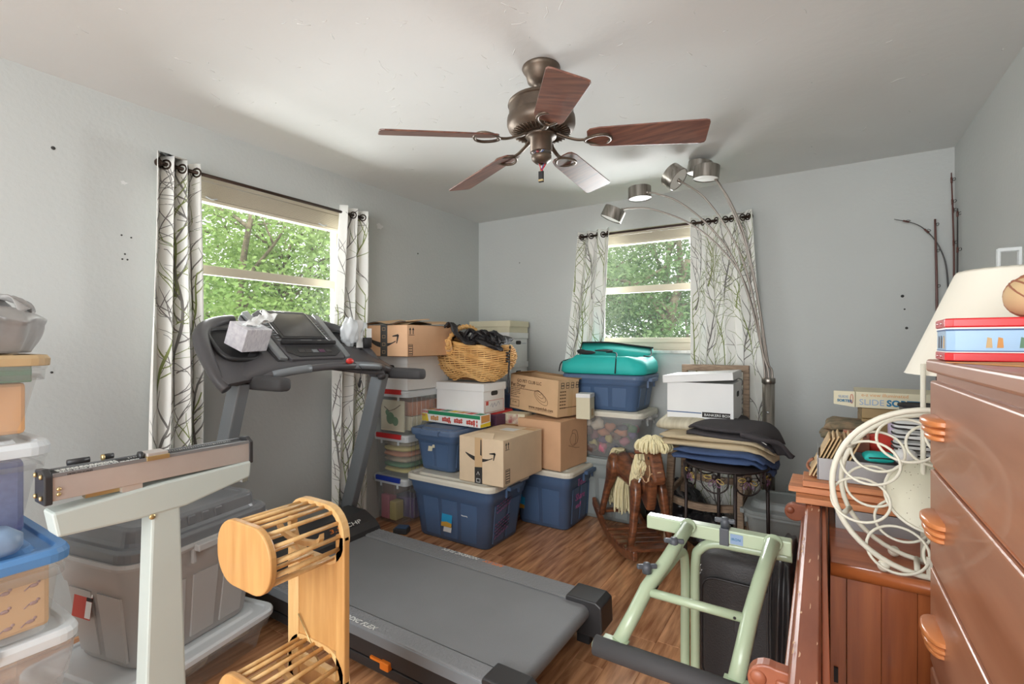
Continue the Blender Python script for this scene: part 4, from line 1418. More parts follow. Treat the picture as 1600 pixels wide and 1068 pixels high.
# corner stack of file boxes
z = 0.0
labs = (('white file box at the bottom of the corner stack', 0.30, 'whitecard'), ('white file box second from the floor in the corner stack', 0.29, 'whitecard'),
        ('white file box third from the floor in the corner stack', 0.27, 'whitecard'), ('white file box with blue line, fourth in the corner stack', 0.27, 'whitecard'),
        ('white file box directly beneath the cream box in the corner stack', 0.25, 'whitecard'), ('low cream box on top of the corner stack of file boxes', 0.10, 'creamcard'))
for k, (lb, h, m) in enumerate(labs):
    t, F = filebox(lb, (-2.41, 3.60, z), 0.40 if k < 5 else 0.41, 0.30, h, 0, m, group='file boxes in the corner stack', hole='x', lidh=0.05)
    if k < 5:
        G().prism([(-0.13, h * 0.63), (-0.05, h * 0.63), (-0.05, h * 0.64), (-0.13, h * 0.64)], 0.001, F).build('blue_line', 'ink_blue', t)
        G().prism([(0.05, h * 0.63), (0.13, h * 0.63), (0.13, h * 0.64), (0.05, h * 0.64)], 0.001, F).build('blue_line', 'ink_blue', t)
    z += h

# white file box and open carton on the red-latched bins
f2, F = filebox('white file box between the tall clear bin and the open arrow-print carton', (-2.595, 2.70, 0.962), 0.335, 0.44, 0.24, 0, hole='y')
c4 = carton('open brown carton with curved arrow print on the file box by the curtain', (-2.51, 2.575, 1.202), 0.43, 0.46, 0.215, 0, 'card2', 'open')
F4 = fr((0, -0.2302, 0), (1, 0, 0), (0, 0, 1))
smile(c4, F4 @ Matrix.Translation((-0.005, 0.125, 0)), 0.30)
G().prism([(-0.035, 0.0), (0.03, 0.0), (0.03, 0.215), (-0.035, 0.215)], 0.0012, F4).build('tape_label', 'tape_dark', c4)
for k in range(4):
    outline(c4, F4 @ Matrix.Translation((-0.003, 0.03 + k * 0.052, 0.0006)), 0.03, 0.02, 0.002, 'tape', 'tape_emblem')
F4r = fr((0.2152, 0, 0), (0, 1, 0), (0, 0, 1))
up_arrows(c4, F4r @ Matrix.Translation((-0.19, 0.17, 0)), 0.05)
outline(c4, F4r @ Matrix.Translation((-0.2, 0.045, 0)), 0.04, 0.075, 0.003, fill=4)
for (x0, x1, y0, y1, z0, z1, z2) in ((-0.23, 0.22, -0.25, -0.02, 0.222, 0.228, 0.250), (-0.22, 0.23, -0.01, 0.25, 0.222, 0.232, 0.242)):
    g = G()
    n = 12
    a, b = [], []
    for i in range(n + 1):
        x = x0 + (x1 - x0) * i / n
        zz = z1 + 0.009 * math.sin(i * 0.9 + y0 * 9)
        a.append([(x, y0, zz), (x, y1, zz + (z2 - z1)), (x, y1, zz + (z2 - z1) - 0.005), (x, y0, zz - 0.005)])
    g.loft(a, False)
    g.build('top_flap', 'card', c4, label='lifted flap with a ragged edge')
    G().tube([(q[0][0], q[0][1] - 0.001, q[0][2] - 0.002) for q in a], 0.003, 4).build('flap_tape_edge', 'tape_dark', c4)
G().bx(-0.205, 0.205, -0.22, 0.22, 0.200, 0.2135).build('top_flap', 'card_in', c4)

# ============================================================ wicker basket with black cloth
def basket():
    t = thing('wicker_basket', 'willow egg basket with rope-wrapped handle and black cloth', 'basket', (-2.185, 2.93, 1.008))
    W, D, H = 0.315, 0.20, 0.27

    def S(u, v):
        # u around 0..1, v 0 bottom .. 1 rim; two bulging cheeks with a waist at the middle
        a = 2 * PI * u
        prof = math.sin(PI * (0.12 + 0.56 * v)) ** 0.7
        cheek = 1 + 0.10 * math.cos(2 * a)
        r = prof * cheek
        x = W * r * math.cos(a)
        y = D * r * math.sin(a)
        z = H * (v - 0.09 * math.exp(-((x / 0.09) ** 2)) * (v < 0.5) * 0 + 0.02)
        if v < 0.35:
            z += 0.035 * math.exp(-((x / 0.07) ** 2)) * (0.35 - v) / 0.35
        z += 0.03 * (abs(x) / W) ** 2 * v - 0.045 * v * v * (x / W)
        return Vector((x, y, z))
    # inner shell so that the weave is opaque
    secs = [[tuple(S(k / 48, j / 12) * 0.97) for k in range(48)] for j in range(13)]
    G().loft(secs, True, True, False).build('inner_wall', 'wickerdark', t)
    # weavers: rows running down the sides, bulging over the ribs
    NR = 21
    for j in range(NR):
        v = (j + 0.5) / NR
        pts = []
        for k in range(96):
            p = S(k / 96, v)
            n = Vector((p.x / W, p.y / D * 1.3, 0)).normalized()
            p = p + n * (0.0045 * (1 if (k // 3 + j) % 2 else -1) + 0.003)
            p.z += 0.004 * math.sin(k * 0.5 + j)
            pts.append(p)
        G().tube(pts, 0.0052, 5, closed=True).build('woven_strand', 'wicker', t)
    for k in range(36):
        pts = [S(k / 36, v / 8) * 1.004 for v in range(9)]
        G().tube(pts, 0.0035, 5).build('rib', 'wicker', t)
    rim = [S(k / 40, 1.0) for k in range(40)]
    G().tube(rim, 0.013, 8, closed=True).build('rim', 'wicker', t)
    G().tube([p + Vector((0, 0, -0.02)) for p in rim], 0.008, 6, closed=True).build('rim', 'wicker', t)
    # handle over the narrow way, wrapped
    hp = []
    for i in range(17):
        a = PI * i / 16
        hp.append(Vector((-0.09 + 0.02 * math.sin(a), -0.20 * math.cos(a), H * 0.97 + 0.145 * math.sin(a))))
    G().tube(hp, 0.014, 8).build('handle', 'wicker', t)
    for i in range(1, 16):
        p, q = hp[i], hp[i + 1]
        d = (q - p).normalized()
        a = d.cross(Vector((1, 0, 0))).normalized()
        ring = [p + (Vector((1, 0, 0)) * math.cos(th) + a * math.sin(th)) * 0.0165 + d * 0.005 * math.sin(th) for th in [2 * PI * k / 10 for k in range(10)]]
        G().tube(ring, 0.004, 5, closed=True).build('handle_wrap', 'wicker', t)
    # god's-eye binding where handle meets rim
    for k in range(5):
        c = Vector((-0.09, -0.185 - 0.004 * k, H * 0.86 + 0.012 * k))
        ring = [c + Vector((0.034 * math.cos(th), 0, 0.03 * math.sin(th))) for th in [2 * PI * j / 12 for j in range(12)]]
        G().tube(ring, 0.006, 5, closed=True).build('eye_binding', 'rope' if k == 2 else 'wicker', t)
    return t


basket()
# black cloth in the basket
t = thing('black_cloth', 'black shiny garment draped over the wicker basket rim and handle', 'clothing', (-2.165, 2.93, 1.285))
rng = random.Random(2)
g = soft('c', 'x', (0.30, 0.22, 0.12), Matrix.Translation((0.11, 0, -0.055)), seed=5, amp=0.12)
g.build('folded_bulk', 'blackcloth', t)


def strip(pts, wid, m, parent, name, seed=0, th=0.006, fold=0.012):
    P = cr(pts, 6)
    secs = []
    for i, p in enumerate(P):
        d = (P[min(i + 1, len(P) - 1)] - P[max(i - 1, 0)]).normalized()
        side = d.cross(Vector((0, 0, 1)))
        if side.length < 0.2:
            side = Vector((0, 1, 0))
        side.normalize()
        up = side.cross(d).normalized()
        w = wid(i / (len(P) - 1)) if callable(wid) else wid
        row = []
        for k in range(9):
            q = -1 + k / 4
            row.append(tuple(p + side * w * q + up * (fold * math.sin(q * 4 + i * 0.6 + seed))))
        for k in range(8, -1, -1):
            q = -1 + k / 4
            row.append(tuple(p + side * w * q + up * (fold * math.sin(q * 4 + i * 0.6 + seed) - th)))
        secs.append(row)
    return G().loft(secs, True).build(name, m, parent)


strip([(-0.13, -0.20, 0.13), (-0.08, -0.19, 0.145), (-0.03, -0.18, 0.07), (0.02, -0.17, 0.02), (0.12, -0.16, 0.01)], 0.03, 'blackcloth', t, 'draped_strap', 1)
strip([(-0.14, -0.02, 0.14), (-0.22, -0.14, 0.06), (-0.29, -0.17, -0.02), (-0.31, -0.17, -0.10)], 0.045, 'blackcloth', t, 'draped_sleeve', 2)
strip([(0.1, -0.16, 0.03), (0.18, -0.17, 0.015), (0.27, -0.16, -0.02), (0.33, -0.15, -0.03)], 0.02, 'blackcloth', t, 'draped_sleeve', 3)
strip([(0.31, -0.02, -0.01), (0.325, -0.06, -0.10), (0.327, -0.07, -0.22), (0.328, -0.07, -0.34)], 0.006, 'blackcloth', t, 'hanging_cord', 4, fold=0.003)
for k in range(4):
    c = Vector((0.325, -0.08, -0.06 - k * 0.02))
    G().ball(c, (0.012, 0.014, 0.008), 8, 5).build('cord_bow', 'blackcloth', t)
for k in range(7):
    a = rng.uniform(-0.1, 0.22)
    strip([(a - 0.06, rng.uniform(-0.12, 0), 0.04), (a, rng.uniform(-0.13, -0.05), 0.075 + 0.03 * rng.random()), (a + 0.07, rng.uniform(-0.15, -0.05), 0.05), (a + 0.1, -0.14, 0.01)], 0.02, 'blackcloth', t, 'crumpled_fold', k)


# ============================================================ treadmill
def treadmill():
    t = thing('treadmill', 'dark grey folding treadmill with black running belt and screen console', 'treadmill', (-1.6, 1.66, 0))
    B = dict(world=True)
    YN, YF = 1.295, 2.03        # outer faces of the rails
    XF, XR = -2.42, -0.80
    # floor frame
    g = G()
    for y in (YN + 0.01, YF - 0.05):
        g.bx(-2.5, -0.86, y, y + 0.045, 0.035, 0.075)
    g.bx(-2.52, -2.46, YN - 0.03, YF + 0.03, 0.03, 0.09)
    g.bx(-1.75, -1.69, YN, YF, 0.04, 0.075)
    g.build('base_frame', 'black', t, bevel=0.005, **B)
    # deck side frames
    for y0, y1 in ((YN + 0.004, YN + 0.035), (YF - 0.035, YF - 0.004)):
        G().bx(XF + 0.1, XR - 0.06, y0, y1, 0.085, 0.165).build('side_frame', 'black', t, bevel=0.004, **B)
    # foot rails, light edge and studs
    for (ya, yb, s) in ((YN, YN + 0.078, -1), (YF - 0.11, YF, 1)):
        G().bx(-2.30, XR - 0.02, ya, yb, 0.165, 0.196).build('foot_rail', 'rail', t, bevel=0.006, **B)
        e = ya if s < 0 else yb
        G().bx(-2.30, XR - 0.05, e - 0.003, e + 0.003, 0.150, 0.190).build('rail_trim', 'tmgrey', t, bevel=0.002, **B)
        g = G()
        n = 4 if s > 0 else 3
        for i in range(44):
            x = -2.26 + i * 0.018
            for j in range(n):
                y = ya + 0.016 + j * ((yb - ya) - 0.028) / (n - 1) + (0.003 if i % 2 else -0.003)
                g.lathe([(0.0035, 0), (0.002, 0.0022)], 6, Matrix.Translation((x, y, 0.196)))
        o = g.build('grip_studs', 'silver', t, **B)
    G().bx(-2.2, XR - 0.09, YF - 0.117, YF - 0.111, 0.190, 0.1945).build('rail_trim', 'silver', t, **B)
    # belt around rollers
    prof = []
    for (cx, a0, a1) in ((XR - 0.055, 90, -90), (XF + 0.2, 270, 90)):
        for k in range(9):
            a = R(a0 + (a1 - a0) * k / 8)
            prof.append((cx + 0.032 * math.cos(a), 0.158 + 0.032 * math.sin(a)))
    g = G()
    ya, yb = YN + 0.085, YF - 0.118
    g.loft([[(x, ya, z) for x, z in prof], [(x, yb, z) for x, z in prof]], True)
    bo = g.build('running_belt', 'belt', t, **B)
    m = bo.modifiers.new('edges', 'EDGE_SPLIT')
    m.split_angle = R(50)
    G().cyl((XR - 0.055, YN + 0.06, 0.158), (XR - 0.055, YF - 0.09, 0.158), 0.022, 12).build('rear_roller', 'blackm', t, **B)
    G().bx(-2.2, -0.9, ya + 0.01, yb - 0.01, 0.132, 0.152).build('deck_board', 'blackm', t, **B)
    # rear end caps
    for (y0, y1) in ((YN - 0.006, YN + 0.088), (YF - 0.122, YF + 0.006)):
        g = G()
        a = [(XR - 0.135, 0.198), (XR - 0.13, 0.212), (XR + 0.005, 0.212), (XR + 0.03, 0.195), (XR + 0.034, 0.09), (XR + 0.01, 0.062), (XR - 0.10, 0.062), (XR - 0.12, 0.10)]
        g.prism(a, y1 - y0, fr((0, y1, 0), (1, 0, 0), (0, 0, 1)))
        g.build('end_cap', 'black', t, bevel=0.006, **B)
    for y in (YN + 0.03, YF - 0.06):
        G().bx(-0.90, -0.84, y - 0.02, y + 0.02, 0, 0.062).build('rear_foot', 'blackm', t, bevel=0.004, **B)
        G().bx(-2.5, -2.44, y - 0.02, y + 0.02, 0, 0.04).build('front_foot', 'blackm', t, bevel=0.004, **B)
    G().bx(-1.40, -1.355, YN - 0.012, YN + 0.012, 0.075, 0.105).build('release_tab', 'orange', t, bevel=0.004, label='orange release tab', **B)
    G().bx(-1.46, -1.39, YN - 0.004, YN + 0.004, 0.09, 0.10).build('release_tab', 'orange', t, **B)
    # motor hood
    g = G()
    a = [(-2.56, 0.09), (-2.56, 0.23), (-2.50, 0.285), (-2.34, 0.285), (-2.25, 0.245), (-2.215, 0.215), (-2.20, 0.17), (-2.22, 0.09)]
    g.prism(a, YF - YN + 0.02, fr((0, YF + 0.01, 0), (1, 0, 0), (0, 0, 1)))
    g.build('motor_hood', 'black', t, bevel=0.012, seg=3, **B)
    sl = fr((-2.215, YN + 0.38, 0.222), (0, 1, 0), (-0.75, 0, 1.0))
    loc = Matrix.Translation((1.6, -1.66, 0))
    Fh = loc @ fr((-2.2585, 1.72, 0.2525), (0, 1, 0), (-0.12, 0, 0.04))
    text('3.5', 0.045, Fh, 'orange', t, sx=1.5, shear=0.3)
    text('CHP', 0.045, Fh @ Matrix.Translation((0.115, 0, 0)), 'white', t, sx=1.2, shear=0.2)
    # lettering on the rails, read from the other side
    Fr = loc @ fr((-1.32, YF - 0.022, 0.1962), (-1, 0, 0), (0, -1, 0))
    text('REFLEX', 0.032, Fr @ Matrix.Translation((0.0, -0.014, 0)), 'orange', t, sx=1.1, shear=0.3, label='orange lettering')
    text('NORDIC FLEX', 0.032, Fr @ Matrix.Translation((0.15, -0.014, 0)), 'white', t, sx=1.15, shear=0.3, label='white lettering')
    Fn = loc @ fr((-1.44, YN - 0.0035, 0.156), (1, 0, 0), (0, 0, 1))
    text('NORDIC FLEX', 0.03, loc @ fr((-1.68, YN + 0.006, 0.1965), (1, 0, 0), (0, 1, 0)), 'white', t, sx=1.2, shear=0.3, label='white lettering')
    # uprights (leaning)
    for (y, nm) in ((1.27, 'a'), (2.15, 'b')):
        y -= 0.0
        zb, zt = 0.05, 1.10
        xb, xt = -2.72 if y > 2 else -2.76, -2.335
        g = G()
        hw, hd = 0.028, 0.052
        secs = []
        for (x, z) in ((xb + 0.03, zb), (xt, zt)):
            secs.append([(x - hd, y - hw, z), (x + hd, y - hw, z), (x + hd, y + hw, z), (x - hd, y + hw, z)])
        g.loft(secs)
        g.build('upright', 'tmgrey', t, bevel=0.008, **B)
        G().bx(-2.755, -2.40, y - 0.03, y + 0.03, 0.02, 0.075).build('upright_foot', 'black', t, bevel=0.006, **B)
    # hand grips
    for (y, x1) in ((1.33, -2.06), (2.22, -2.04)):
        g = G()
        secs = []
        for (x, a, b) in ((-2.38, 0.034, 0.032), (-2.30, 0.036, 0.034), (-2.12, 0.036, 0.033), (x1 - 0.01, 0.033, 0.031), (x1, 0.02, 0.02)):
            secs.append([(x, y + p, 1.105 + q) for p, q in rrect(2 * a, 2 * b, 0.022, 4)])
        g.loft(secs, True)
        g.build('hand_grip', 'foam', t, **B)
    # curved front bar with pulse grips
    bar = cr([(-2.33, 1.31, 1.12), (-2.28, 1.38, 1.135), (-2.235, 1.52, 1.158), (-2.215, 1.70, 1.170), (-2.225, 1.88, 1.168), (-2.27, 2.08, 1.150), (-2.33, 2.19, 1.125)], 6)
    G().tube(bar, 0.019, 10).build('cross_bar', 'console', t, **B)
    G().tube(bar[7:15], 0.021, 10).build('pulse_grip', 'tmgrey', t, **B)
    G().tube(bar[23:31], 0.021, 10).build('pulse_grip', 'tmgrey', t, **B)
    # console, built in a plane that leans back from the user: x along y, y up the slope
    O = Vector((-2.30, 1.68, 1.215))
    up = Vector((-0.34, 0, 0.255)).normalized()
    UPW = up
    F = fr(O, (0, 1, 0), up)
    L = 0.425
    # lower body between the uprights
    n = 16
    secs = []
    for i in range(n + 1):
        s = -1 + 2 * i / n
        y = 1.735 + s * 0.50
        k = abs(s)
        secs.append([(-2.46, y, 1.30 - 0.10 * k ** 3), (-2.40, y, 1.275 - 0.10 * k ** 3), (-2.30, y, 1.205 - 0.07 * k ** 3), (-2.272, y, 1.18 - 0.07 * k ** 3), (-2.29, y, 1.145 - 0.05 * k ** 3), (-2.40, y, 1.145 - 0.05 * k ** 3), (-2.47, y, 1.22 - 0.09 * k ** 3)])
    G().loft(secs, True).build('console_body', 'console', t, **B)
    for s in (-1, 1):
        c = -0.045 if s < 0 else -0.03
        P = [(c + s * 0.22, 0.415, -0.055), (c + s * 0.31, 0.385, -0.055), (c + s * 0.385, 0.335, -0.055), (c + s * 0.435, 0.265, -0.055), (c + s * 0.462, 0.17, -0.055), (c + s * 0.475, 0.06, -0.06), (c + s * 0.475, -0.04, -0.075), (c + s * 0.455, -0.10, -0.09)]
        Q = cr(P, 6)
        nn = len(Q) - 1
        G().tube([tuple(F @ p) for p in Q], [0.024 + 0.013 * math.sin(PI * min(1.0, i / nn * 1.15)) for i in range(nn + 1)], 12).build('wing_frame', 'console', t, **B)
        poly = [(p.x, p.y) for p in Q] + [(c + s * 0.30, -0.07), (c + s * 0.12, -0.02)]
        if s > 0:
            poly = poly[::-1]
        G().prism(poly, 0.02, F, -0.075).build('wing_tray', 'console', t, bevel=0.003, **B)
        ring = [tuple(F @ Vector((c + s * 0.318 + 0.095 * math.copysign(abs(math.cos(a)) ** 0.6, math.cos(a)), 0.185 + 0.125 * math.copysign(abs(math.sin(a)) ** 0.6, math.sin(a)), -0.045))) for a in [2 * PI * k / 32 for k in range(32)]]
        G().tube(ring, 0.012, 8, closed=True).build('tray_rim', 'black', t, **B)
        pl = [(c + s * 0.318 + 0.09 * math.copysign(abs(math.cos(a)) ** 0.6, math.cos(a)), 0.185 + 0.12 * math.copysign(abs(math.sin(a)) ** 0.6, math.sin(a))) for a in [2 * PI * k / 32 for k in range(32)]]
        G().prism(pl, 0.004, F, -0.054).build('tray_floor', 'blackm', t, **B)
    # console panel
    poly = [(-0.165, -0.01), (0.165, -0.01), (0.175, 0.04), (0.190, L - 0.03), (0.14, L + 0.010), (-0.14, L + 0.010), (-0.190, L - 0.03), (-0.175, 0.04)]
    G().prism(poly, 0.05, F, -0.045).build('console_panel', 'console', t, bevel=0.006, **B)
    for s in (-1, 1):
        p = [(s * 0.178, 0.0), (s * 0.218, 0.01), (s * 0.238, L - 0.015), (s * 0.200, L)]
        if s < 0:
            p = p[::-1]
        G().prism(p, 0.03, F, -0.028).build('speaker_strip', 'silver', t, bevel=0.004, **B)
        G().prism([(a + s * 0.010, b - 0.008) for a, b in p], 0.03, F, -0.045).build('strip_backing', 'black', t, bevel=0.003, **B)
    # screen
    g = G()
    g.prism([(-0.135, 0.16), (0.135, 0.16), (0.135, L - 0.012), (-0.135, L - 0.012)], 0.008, F, 0.004)
    g.build('screen_bezel', 'black', t, bevel=0.005, **B)
    G().prism([(-0.118, 0.175), (0.118, 0.175), (0.118, L - 0.032), (-0.118, L - 0.032)], 0.002, F, 0.012).build('screen', 'screen', t, **B)
    bz = [(-0.140, 0.20, 0.009), (-0.140, L - 0.018, 0.009), (-0.13, L - 0.006, 0.009), (0.13, L - 0.006, 0.009), (0.140, L - 0.018, 0.009), (0.142, 0.2, 0.009), (0.146, 0.14, 0.009)]
    G().tube([tuple(F @ Vector(p)) for p in bz], 0.003, 6).build('screen_trim', 'chrome', t, **B)
    # tablet ledge
    G().tube([tuple(F @ Vector((x, 0.115, 0.018))) for x in (-0.165, 0.0, 0.165)], 0.012, 10).build('tablet_ledge', 'blackm', t, **B)
    g = G()
    g.prism([(-0.155, 0.095), (-0.165, 0.045), (-0.11, 0.005), (0.11, 0.005), (0.165, 0.045), (0.155, 0.095)], 0.006, F, 0.004)
    g.build('key_panel', 'black', t, bevel=0.003, **B)
    for k in range(5):
        x = -0.084 + k * 0.042
        G().prism([(x - 0.017, 0.035), (x + 0.017, 0.035), (x + 0.017, 0.060), (x - 0.017, 0.060)], 0.002, F, 0.010).build('button', ('screen', 'screen', 'tmgrey', 'plum', 'screen')[k], t, bevel=0.001, **B)
    for s in (-1, 1):
        for k in range(8):
            y = 0.15 + k * 0.024
            x = s * 0.156
            G().prism([(x - 0.009 + a, y - 0.005 + b) for a, b in ((0, 0), (0.018, 0), (0.018, 0.009), (0, 0.009))], 0.002, F, 0.006).build('button', 'tmgrey', t, **B)
    Fl = Matrix.Translation((1.6, -1.66, 0)) @ F
    text('NordicTrack', 0.022, Fl @ Matrix.Translation((-0.06, L - 0.008, 0.010)), 'white', t)
    text('C 1100i', 0.011, Fl @ Matrix.Translation((-0.11, 0.140, 0.008)), 'silver', t)
    G().prism([(-0.03, 0.136), (0.04, 0.136), (0.04, 0.152), (-0.03, 0.152)], 0.002, F, 0.006).build('brand_plate', 'silver', t, **B)
    G().prism([(0.075, 0.14), (0.10, 0.14), (0.10, 0.15), (0.075, 0.15)], 0.002, F, 0.006).build('indicator_label', 'white', t, **B)
    # safety key, cord and clip
    G().ball((-2.195, 1.80, 1.195), (0.016, 0.024, 0.016), 12, 8).build('safety_key', 'red', t, label='red safety key', **B)
    G().tube(cr([(-2.19, 1.86, 1.165), (-2.19, 1.875, 1.15), (-2.192, 1.872, 1.12), (-2.19, 1.868, 1.10)], 5), 0.002, 5).build('key_cord', 'blackm', t, **B)
    G().tube([(-2.19, 1.87, 1.10), (-2.19, 1.855, 1.06), (-2.19, 1.862, 1.045), (-2.19, 1.872, 1.085)], 0.005, 6).build('key_clip', 'blackm', t, **B)
    G().tube(cr([(-2.19, 1.875, 1.08), (-2.19, 1.885, 1.05), (-2.19, 1.882, 1.02), (-2.19, 1.87, 1.0)], 4), 0.0018, 5).build('key_cord', 'blackm', t, **B)
    for y in (1.42, 2.13):
        G().bx(-2.37, -2.30, y - 0.05, y + 0.05, 1.085, 1.135).build('grip_bracket', 'console', t, bevel=0.01, **B)


treadmill()

# tissue box in the treadmill tray
t = thing('tissue_box', 'white patterned tissue box resting in the left treadmill tray', 'tissue box', (-2.415, 1.345, 1.275), 14)
t.rotation_euler = (R(2), R(22), R(14))
G().bx(-0.060, 0.060, -0.075, 0.075, 0, 0.115).build('box_walls', 'tissuebox', t, bevel=0.002)
G().prism([(0.05 * math.cos(a), 0.032 * math.sin(a)) for a in [2 * PI * k / 18 for k in range(18)]], 0.001, Matrix.Translation((0, 0.0, 0.115)) @ Matrix.Rotation(R(90), 4, 'Z')).build('slot_film', 'clearlid', t)
strip([(0.0, -0.03, 0.112), (0.01, -0.01, 0.135), (0.015, 0.03, 0.15), (0.01, 0.07, 0.165), (0.0, 0.09, 0.185)], lambda q: 0.018 + 0.02 * q, 'tissue', t, 'tissue', 3, th=0.002)
strip([(0.0, 0.0, 0.112), (-0.01, 0.02, 0.14), (0.01, 0.05, 0.15), (0.03, 0.085, 0.16)], 0.02, 'tissue', t, 'tissue', 6, th=0.002)
# white papers and plastic bag in the right tray
t = thing('plastic_bag', 'crumpled white plastic bag with papers in the right treadmill tray', 'bag', (-2.43, 1.99, 1.285))
g = G()
g.ball((0, 0.0, 0.075), (0.05, 0.048, 0.085), 22, 14, warp=lambda p: 1 + 0.13 * math.sin(7 * p.x + 5 * p.z) + 0.1 * math.sin(9 * p.y - 4 * p.z))
g.build('crumpled_bag', 'clearlid', t)
g = G()
g.bx(0.02, 0.024, 0.035, 0.085, -0.02, 0.15)
g.build('paper', 'whitecard', t)
g = G()
g.bx(0.035, 0.038, 0.10, 0.14, -0.01, 0.10)
g.build('paper', 'whitecard', t)
G().lathe([(0.028, 0), (0.03, 0.06), (0.026, 0.062)], 16, Matrix.Translation((0.03, 0.11, -0.02))).build('dark_cup', 'blackm', t)
strip([(0.01, 0.07, 0.02), (0.015, 0.09, 0.10), (0.01, 0.10, 0.14)], 0.018, 'clearlid', t, 'bag_handle', 2, th=0.002)
# small grey foot on the floor by the bins
t = thing('floor_pedal', 'small dark blue-grey plastic block on the floor before the clear bins', 'pedal', (-2.42, 2.42, 0), 20)
G().box((0, 0, 0.018), (0.10, 0.075, 0.036), taper=(1.0, 1.0)).build('block_base', 'knob', t, bevel=0.008)
G().bx(-0.035, 0.045, -0.028, 0.028, 0.036, 0.045).build('block_top', 'navy', t, bevel=0.003)

# ============================================================ left foreground
# underbed bin and grey tote
ub = tote('underbed_bin', 'flat clear underbed bin with white lid under the big grey tote', 'storage bin', (-2.175, 0.88, 0), 0.50, 0.66, 0.165, 12, 'clear', 'clearlid', style='plain', group=None, r=0.04, taper=0.9, lidh=0.02, handles=False, rim=0.016, step=0.8)
for k in range(3):
    o = soft('q', 'x', (0.18, 0.2, 0.10), Matrix.Identity(4), seed=30 + k, amp=0.03).build('packed_cloth', (TOYS[3], 'beige', TOYS[3])[k])
    o.location = (-2.06 - 0.06 * k, 0.70 + 0.2 * k, 0.02)
    tag(o, 'pale cloth packed inside the flat underbed bin', 'cloth', 'cloths in the underbed bin')
gt = tote('storage_tote', 'big grey tote with raised charcoal lid behind the balance scale', 'storage tote', (-2.185, 0.915, 0.165), 0.47, 0.60, 0.40, 12, 'greytote', None, group=None, r=0.07, taper=0.83, rim=0.022, step=0.72)
g = G()
w, d = 0.445, 0.575
g.rsec([(w, d, 0.07, 0.385), (w + 0.012, d + 0.012, 0.075, 0.390), (w + 0.012, d + 0.012, 0.075, 0.432), (w - 0.012, d - 0.012, 0.07, 0.440), (w - 0.05, d - 0.05, 0.06, 0.440), (w - 0.062, d - 0.062, 0.06, 0.452),
        (w - 0.075, d - 0.075, 0.055, 0.492), (w - 0.10, d - 0.10, 0.05, 0.500), (w - 0.14, d - 0.14, 0.05, 0.500), (w - 0.15, d - 0.15, 0.05, 0.493)], 6, False, True, True)
g.build('lid', 'darklid', gt, bevel=0.003)
g = G()
for k in range(4):
    y = -0.12 + k * 0.055
    g.bx(0.165, 0.193, y, y + 0.03, 0.452, 0.487)
g.build('lid_notches', 'darklid', gt, bevel=0.004)
Ft = fr((-0.05, -0.2445, 0.195), (1, 0, 0), (0, 0.12, 1))
G().prism(rrect(0.10, 0.11, 0.004, 2), 0.0015, fr((-0.06, -0.2620, 0.225), (1, 0, 0), (0, 0.12, 1))).build('paper_label', 'ink_red', gt, label='red and white paper label')
G().prism([(-0.05, 0.02), (0.05, 0.02), (0.05, 0.05), (-0.05, 0.05)], 0.002, fr((-0.06, -0.2620, 0.225), (1, 0, 0), (0, 0.12, 1))).build('label_print', 'whitecard', gt)
G().prism([(0.02, -0.05), (0.05, -0.05), (0.05, 0.005), (0.02, 0.005)], 0.002, fr((-0.06, -0.2620, 0.225), (1, 0, 0), (0, 0.12, 1))).build('label_print', 'whitecard', gt)
G().prism([(0.02, 0.006), (0.05, 0.006), (0.05, 0.018), (0.02, 0.018)], 0.002, fr((-0.06, -0.2620, 0.225), (1, 0, 0), (0, 0.12, 1))).build('label_print', 'ink', gt)

# stack of bins at the left edge (faces along x = const, ends at y about 0.46)
def sidebin(label, x1, y1, z0, h, w, d, body, lid, latch=None, taper=0.84, name='clear_bin', lidh=0.03):
    t = tote(name, label, 'storage bin', (x1 - w / 2, y1 - d / 2, z0), w, d, h, 0, body, lid, style='plain', group='bins stacked at the left edge', taper=taper, r=0.035, lidh=lidh, handles=False, rim=0.012, step=0.75)
    if latch:
        G().bx(w / 2 - 0.004, w / 2 + 0.014, -d * 0.25, d * 0.25, h - 0.045, h - 0.006).build('latch', latch, t, bevel=0.005)
    return t


sidebin('white-lidded clear floor bin at far left with pink and beige contents', -1.70, 0.50, 0.0, 0.545, 0.50, 0.62, 'cleardull', 'clearlid', None, 0.86)
o = G().bx(-0.005, 0.012, -0.14, 0.14, 0, 0.025).build('lid_clasp', 'skyblue', bevel=0.005)
o.location = (-1.702, 0.20, 0.518)
tag(o, 'teal blue clasp on the white lid of the floor bin at far left', 'clasp')
sidebin('clear bin with sky blue lid over a kraft bag at far left', -1.675, 0.475, 0.545, 0.225, 0.46, 0.56, 'clear', 'bluelid', None, 0.92, lidh=0.028)
sidebin('tall clear bin with white lid holding a slate blue towel, third at far left', -1.775, 0.462, 0.770, 0.268, 0.42, 0.50, 'clear', 'clearlid', None, 0.84, lidh=0.03)
sidebin('clear bin with tan lid holding orange paper, topmost at far left', -1.775, 0.462, 1.038, 0.232, 0.42, 0.50, 'clear', 'tanlid', None, 0.84, lidh=0.022)
# contents
def content(name, m, label, cat, x0, x1, y0, y1, z0, z1, bev=0.01):
    cx, cy = (x0 + x1) / 2, (y0 + y1) / 2
    o = G().bx(x0 - cx, x1 - cx, y0 - cy, y1 - cy, 0, z1 - z0).build(name, m, bevel=bev)
    o.location = (cx, cy, z0)
    return tag(o, label, cat)


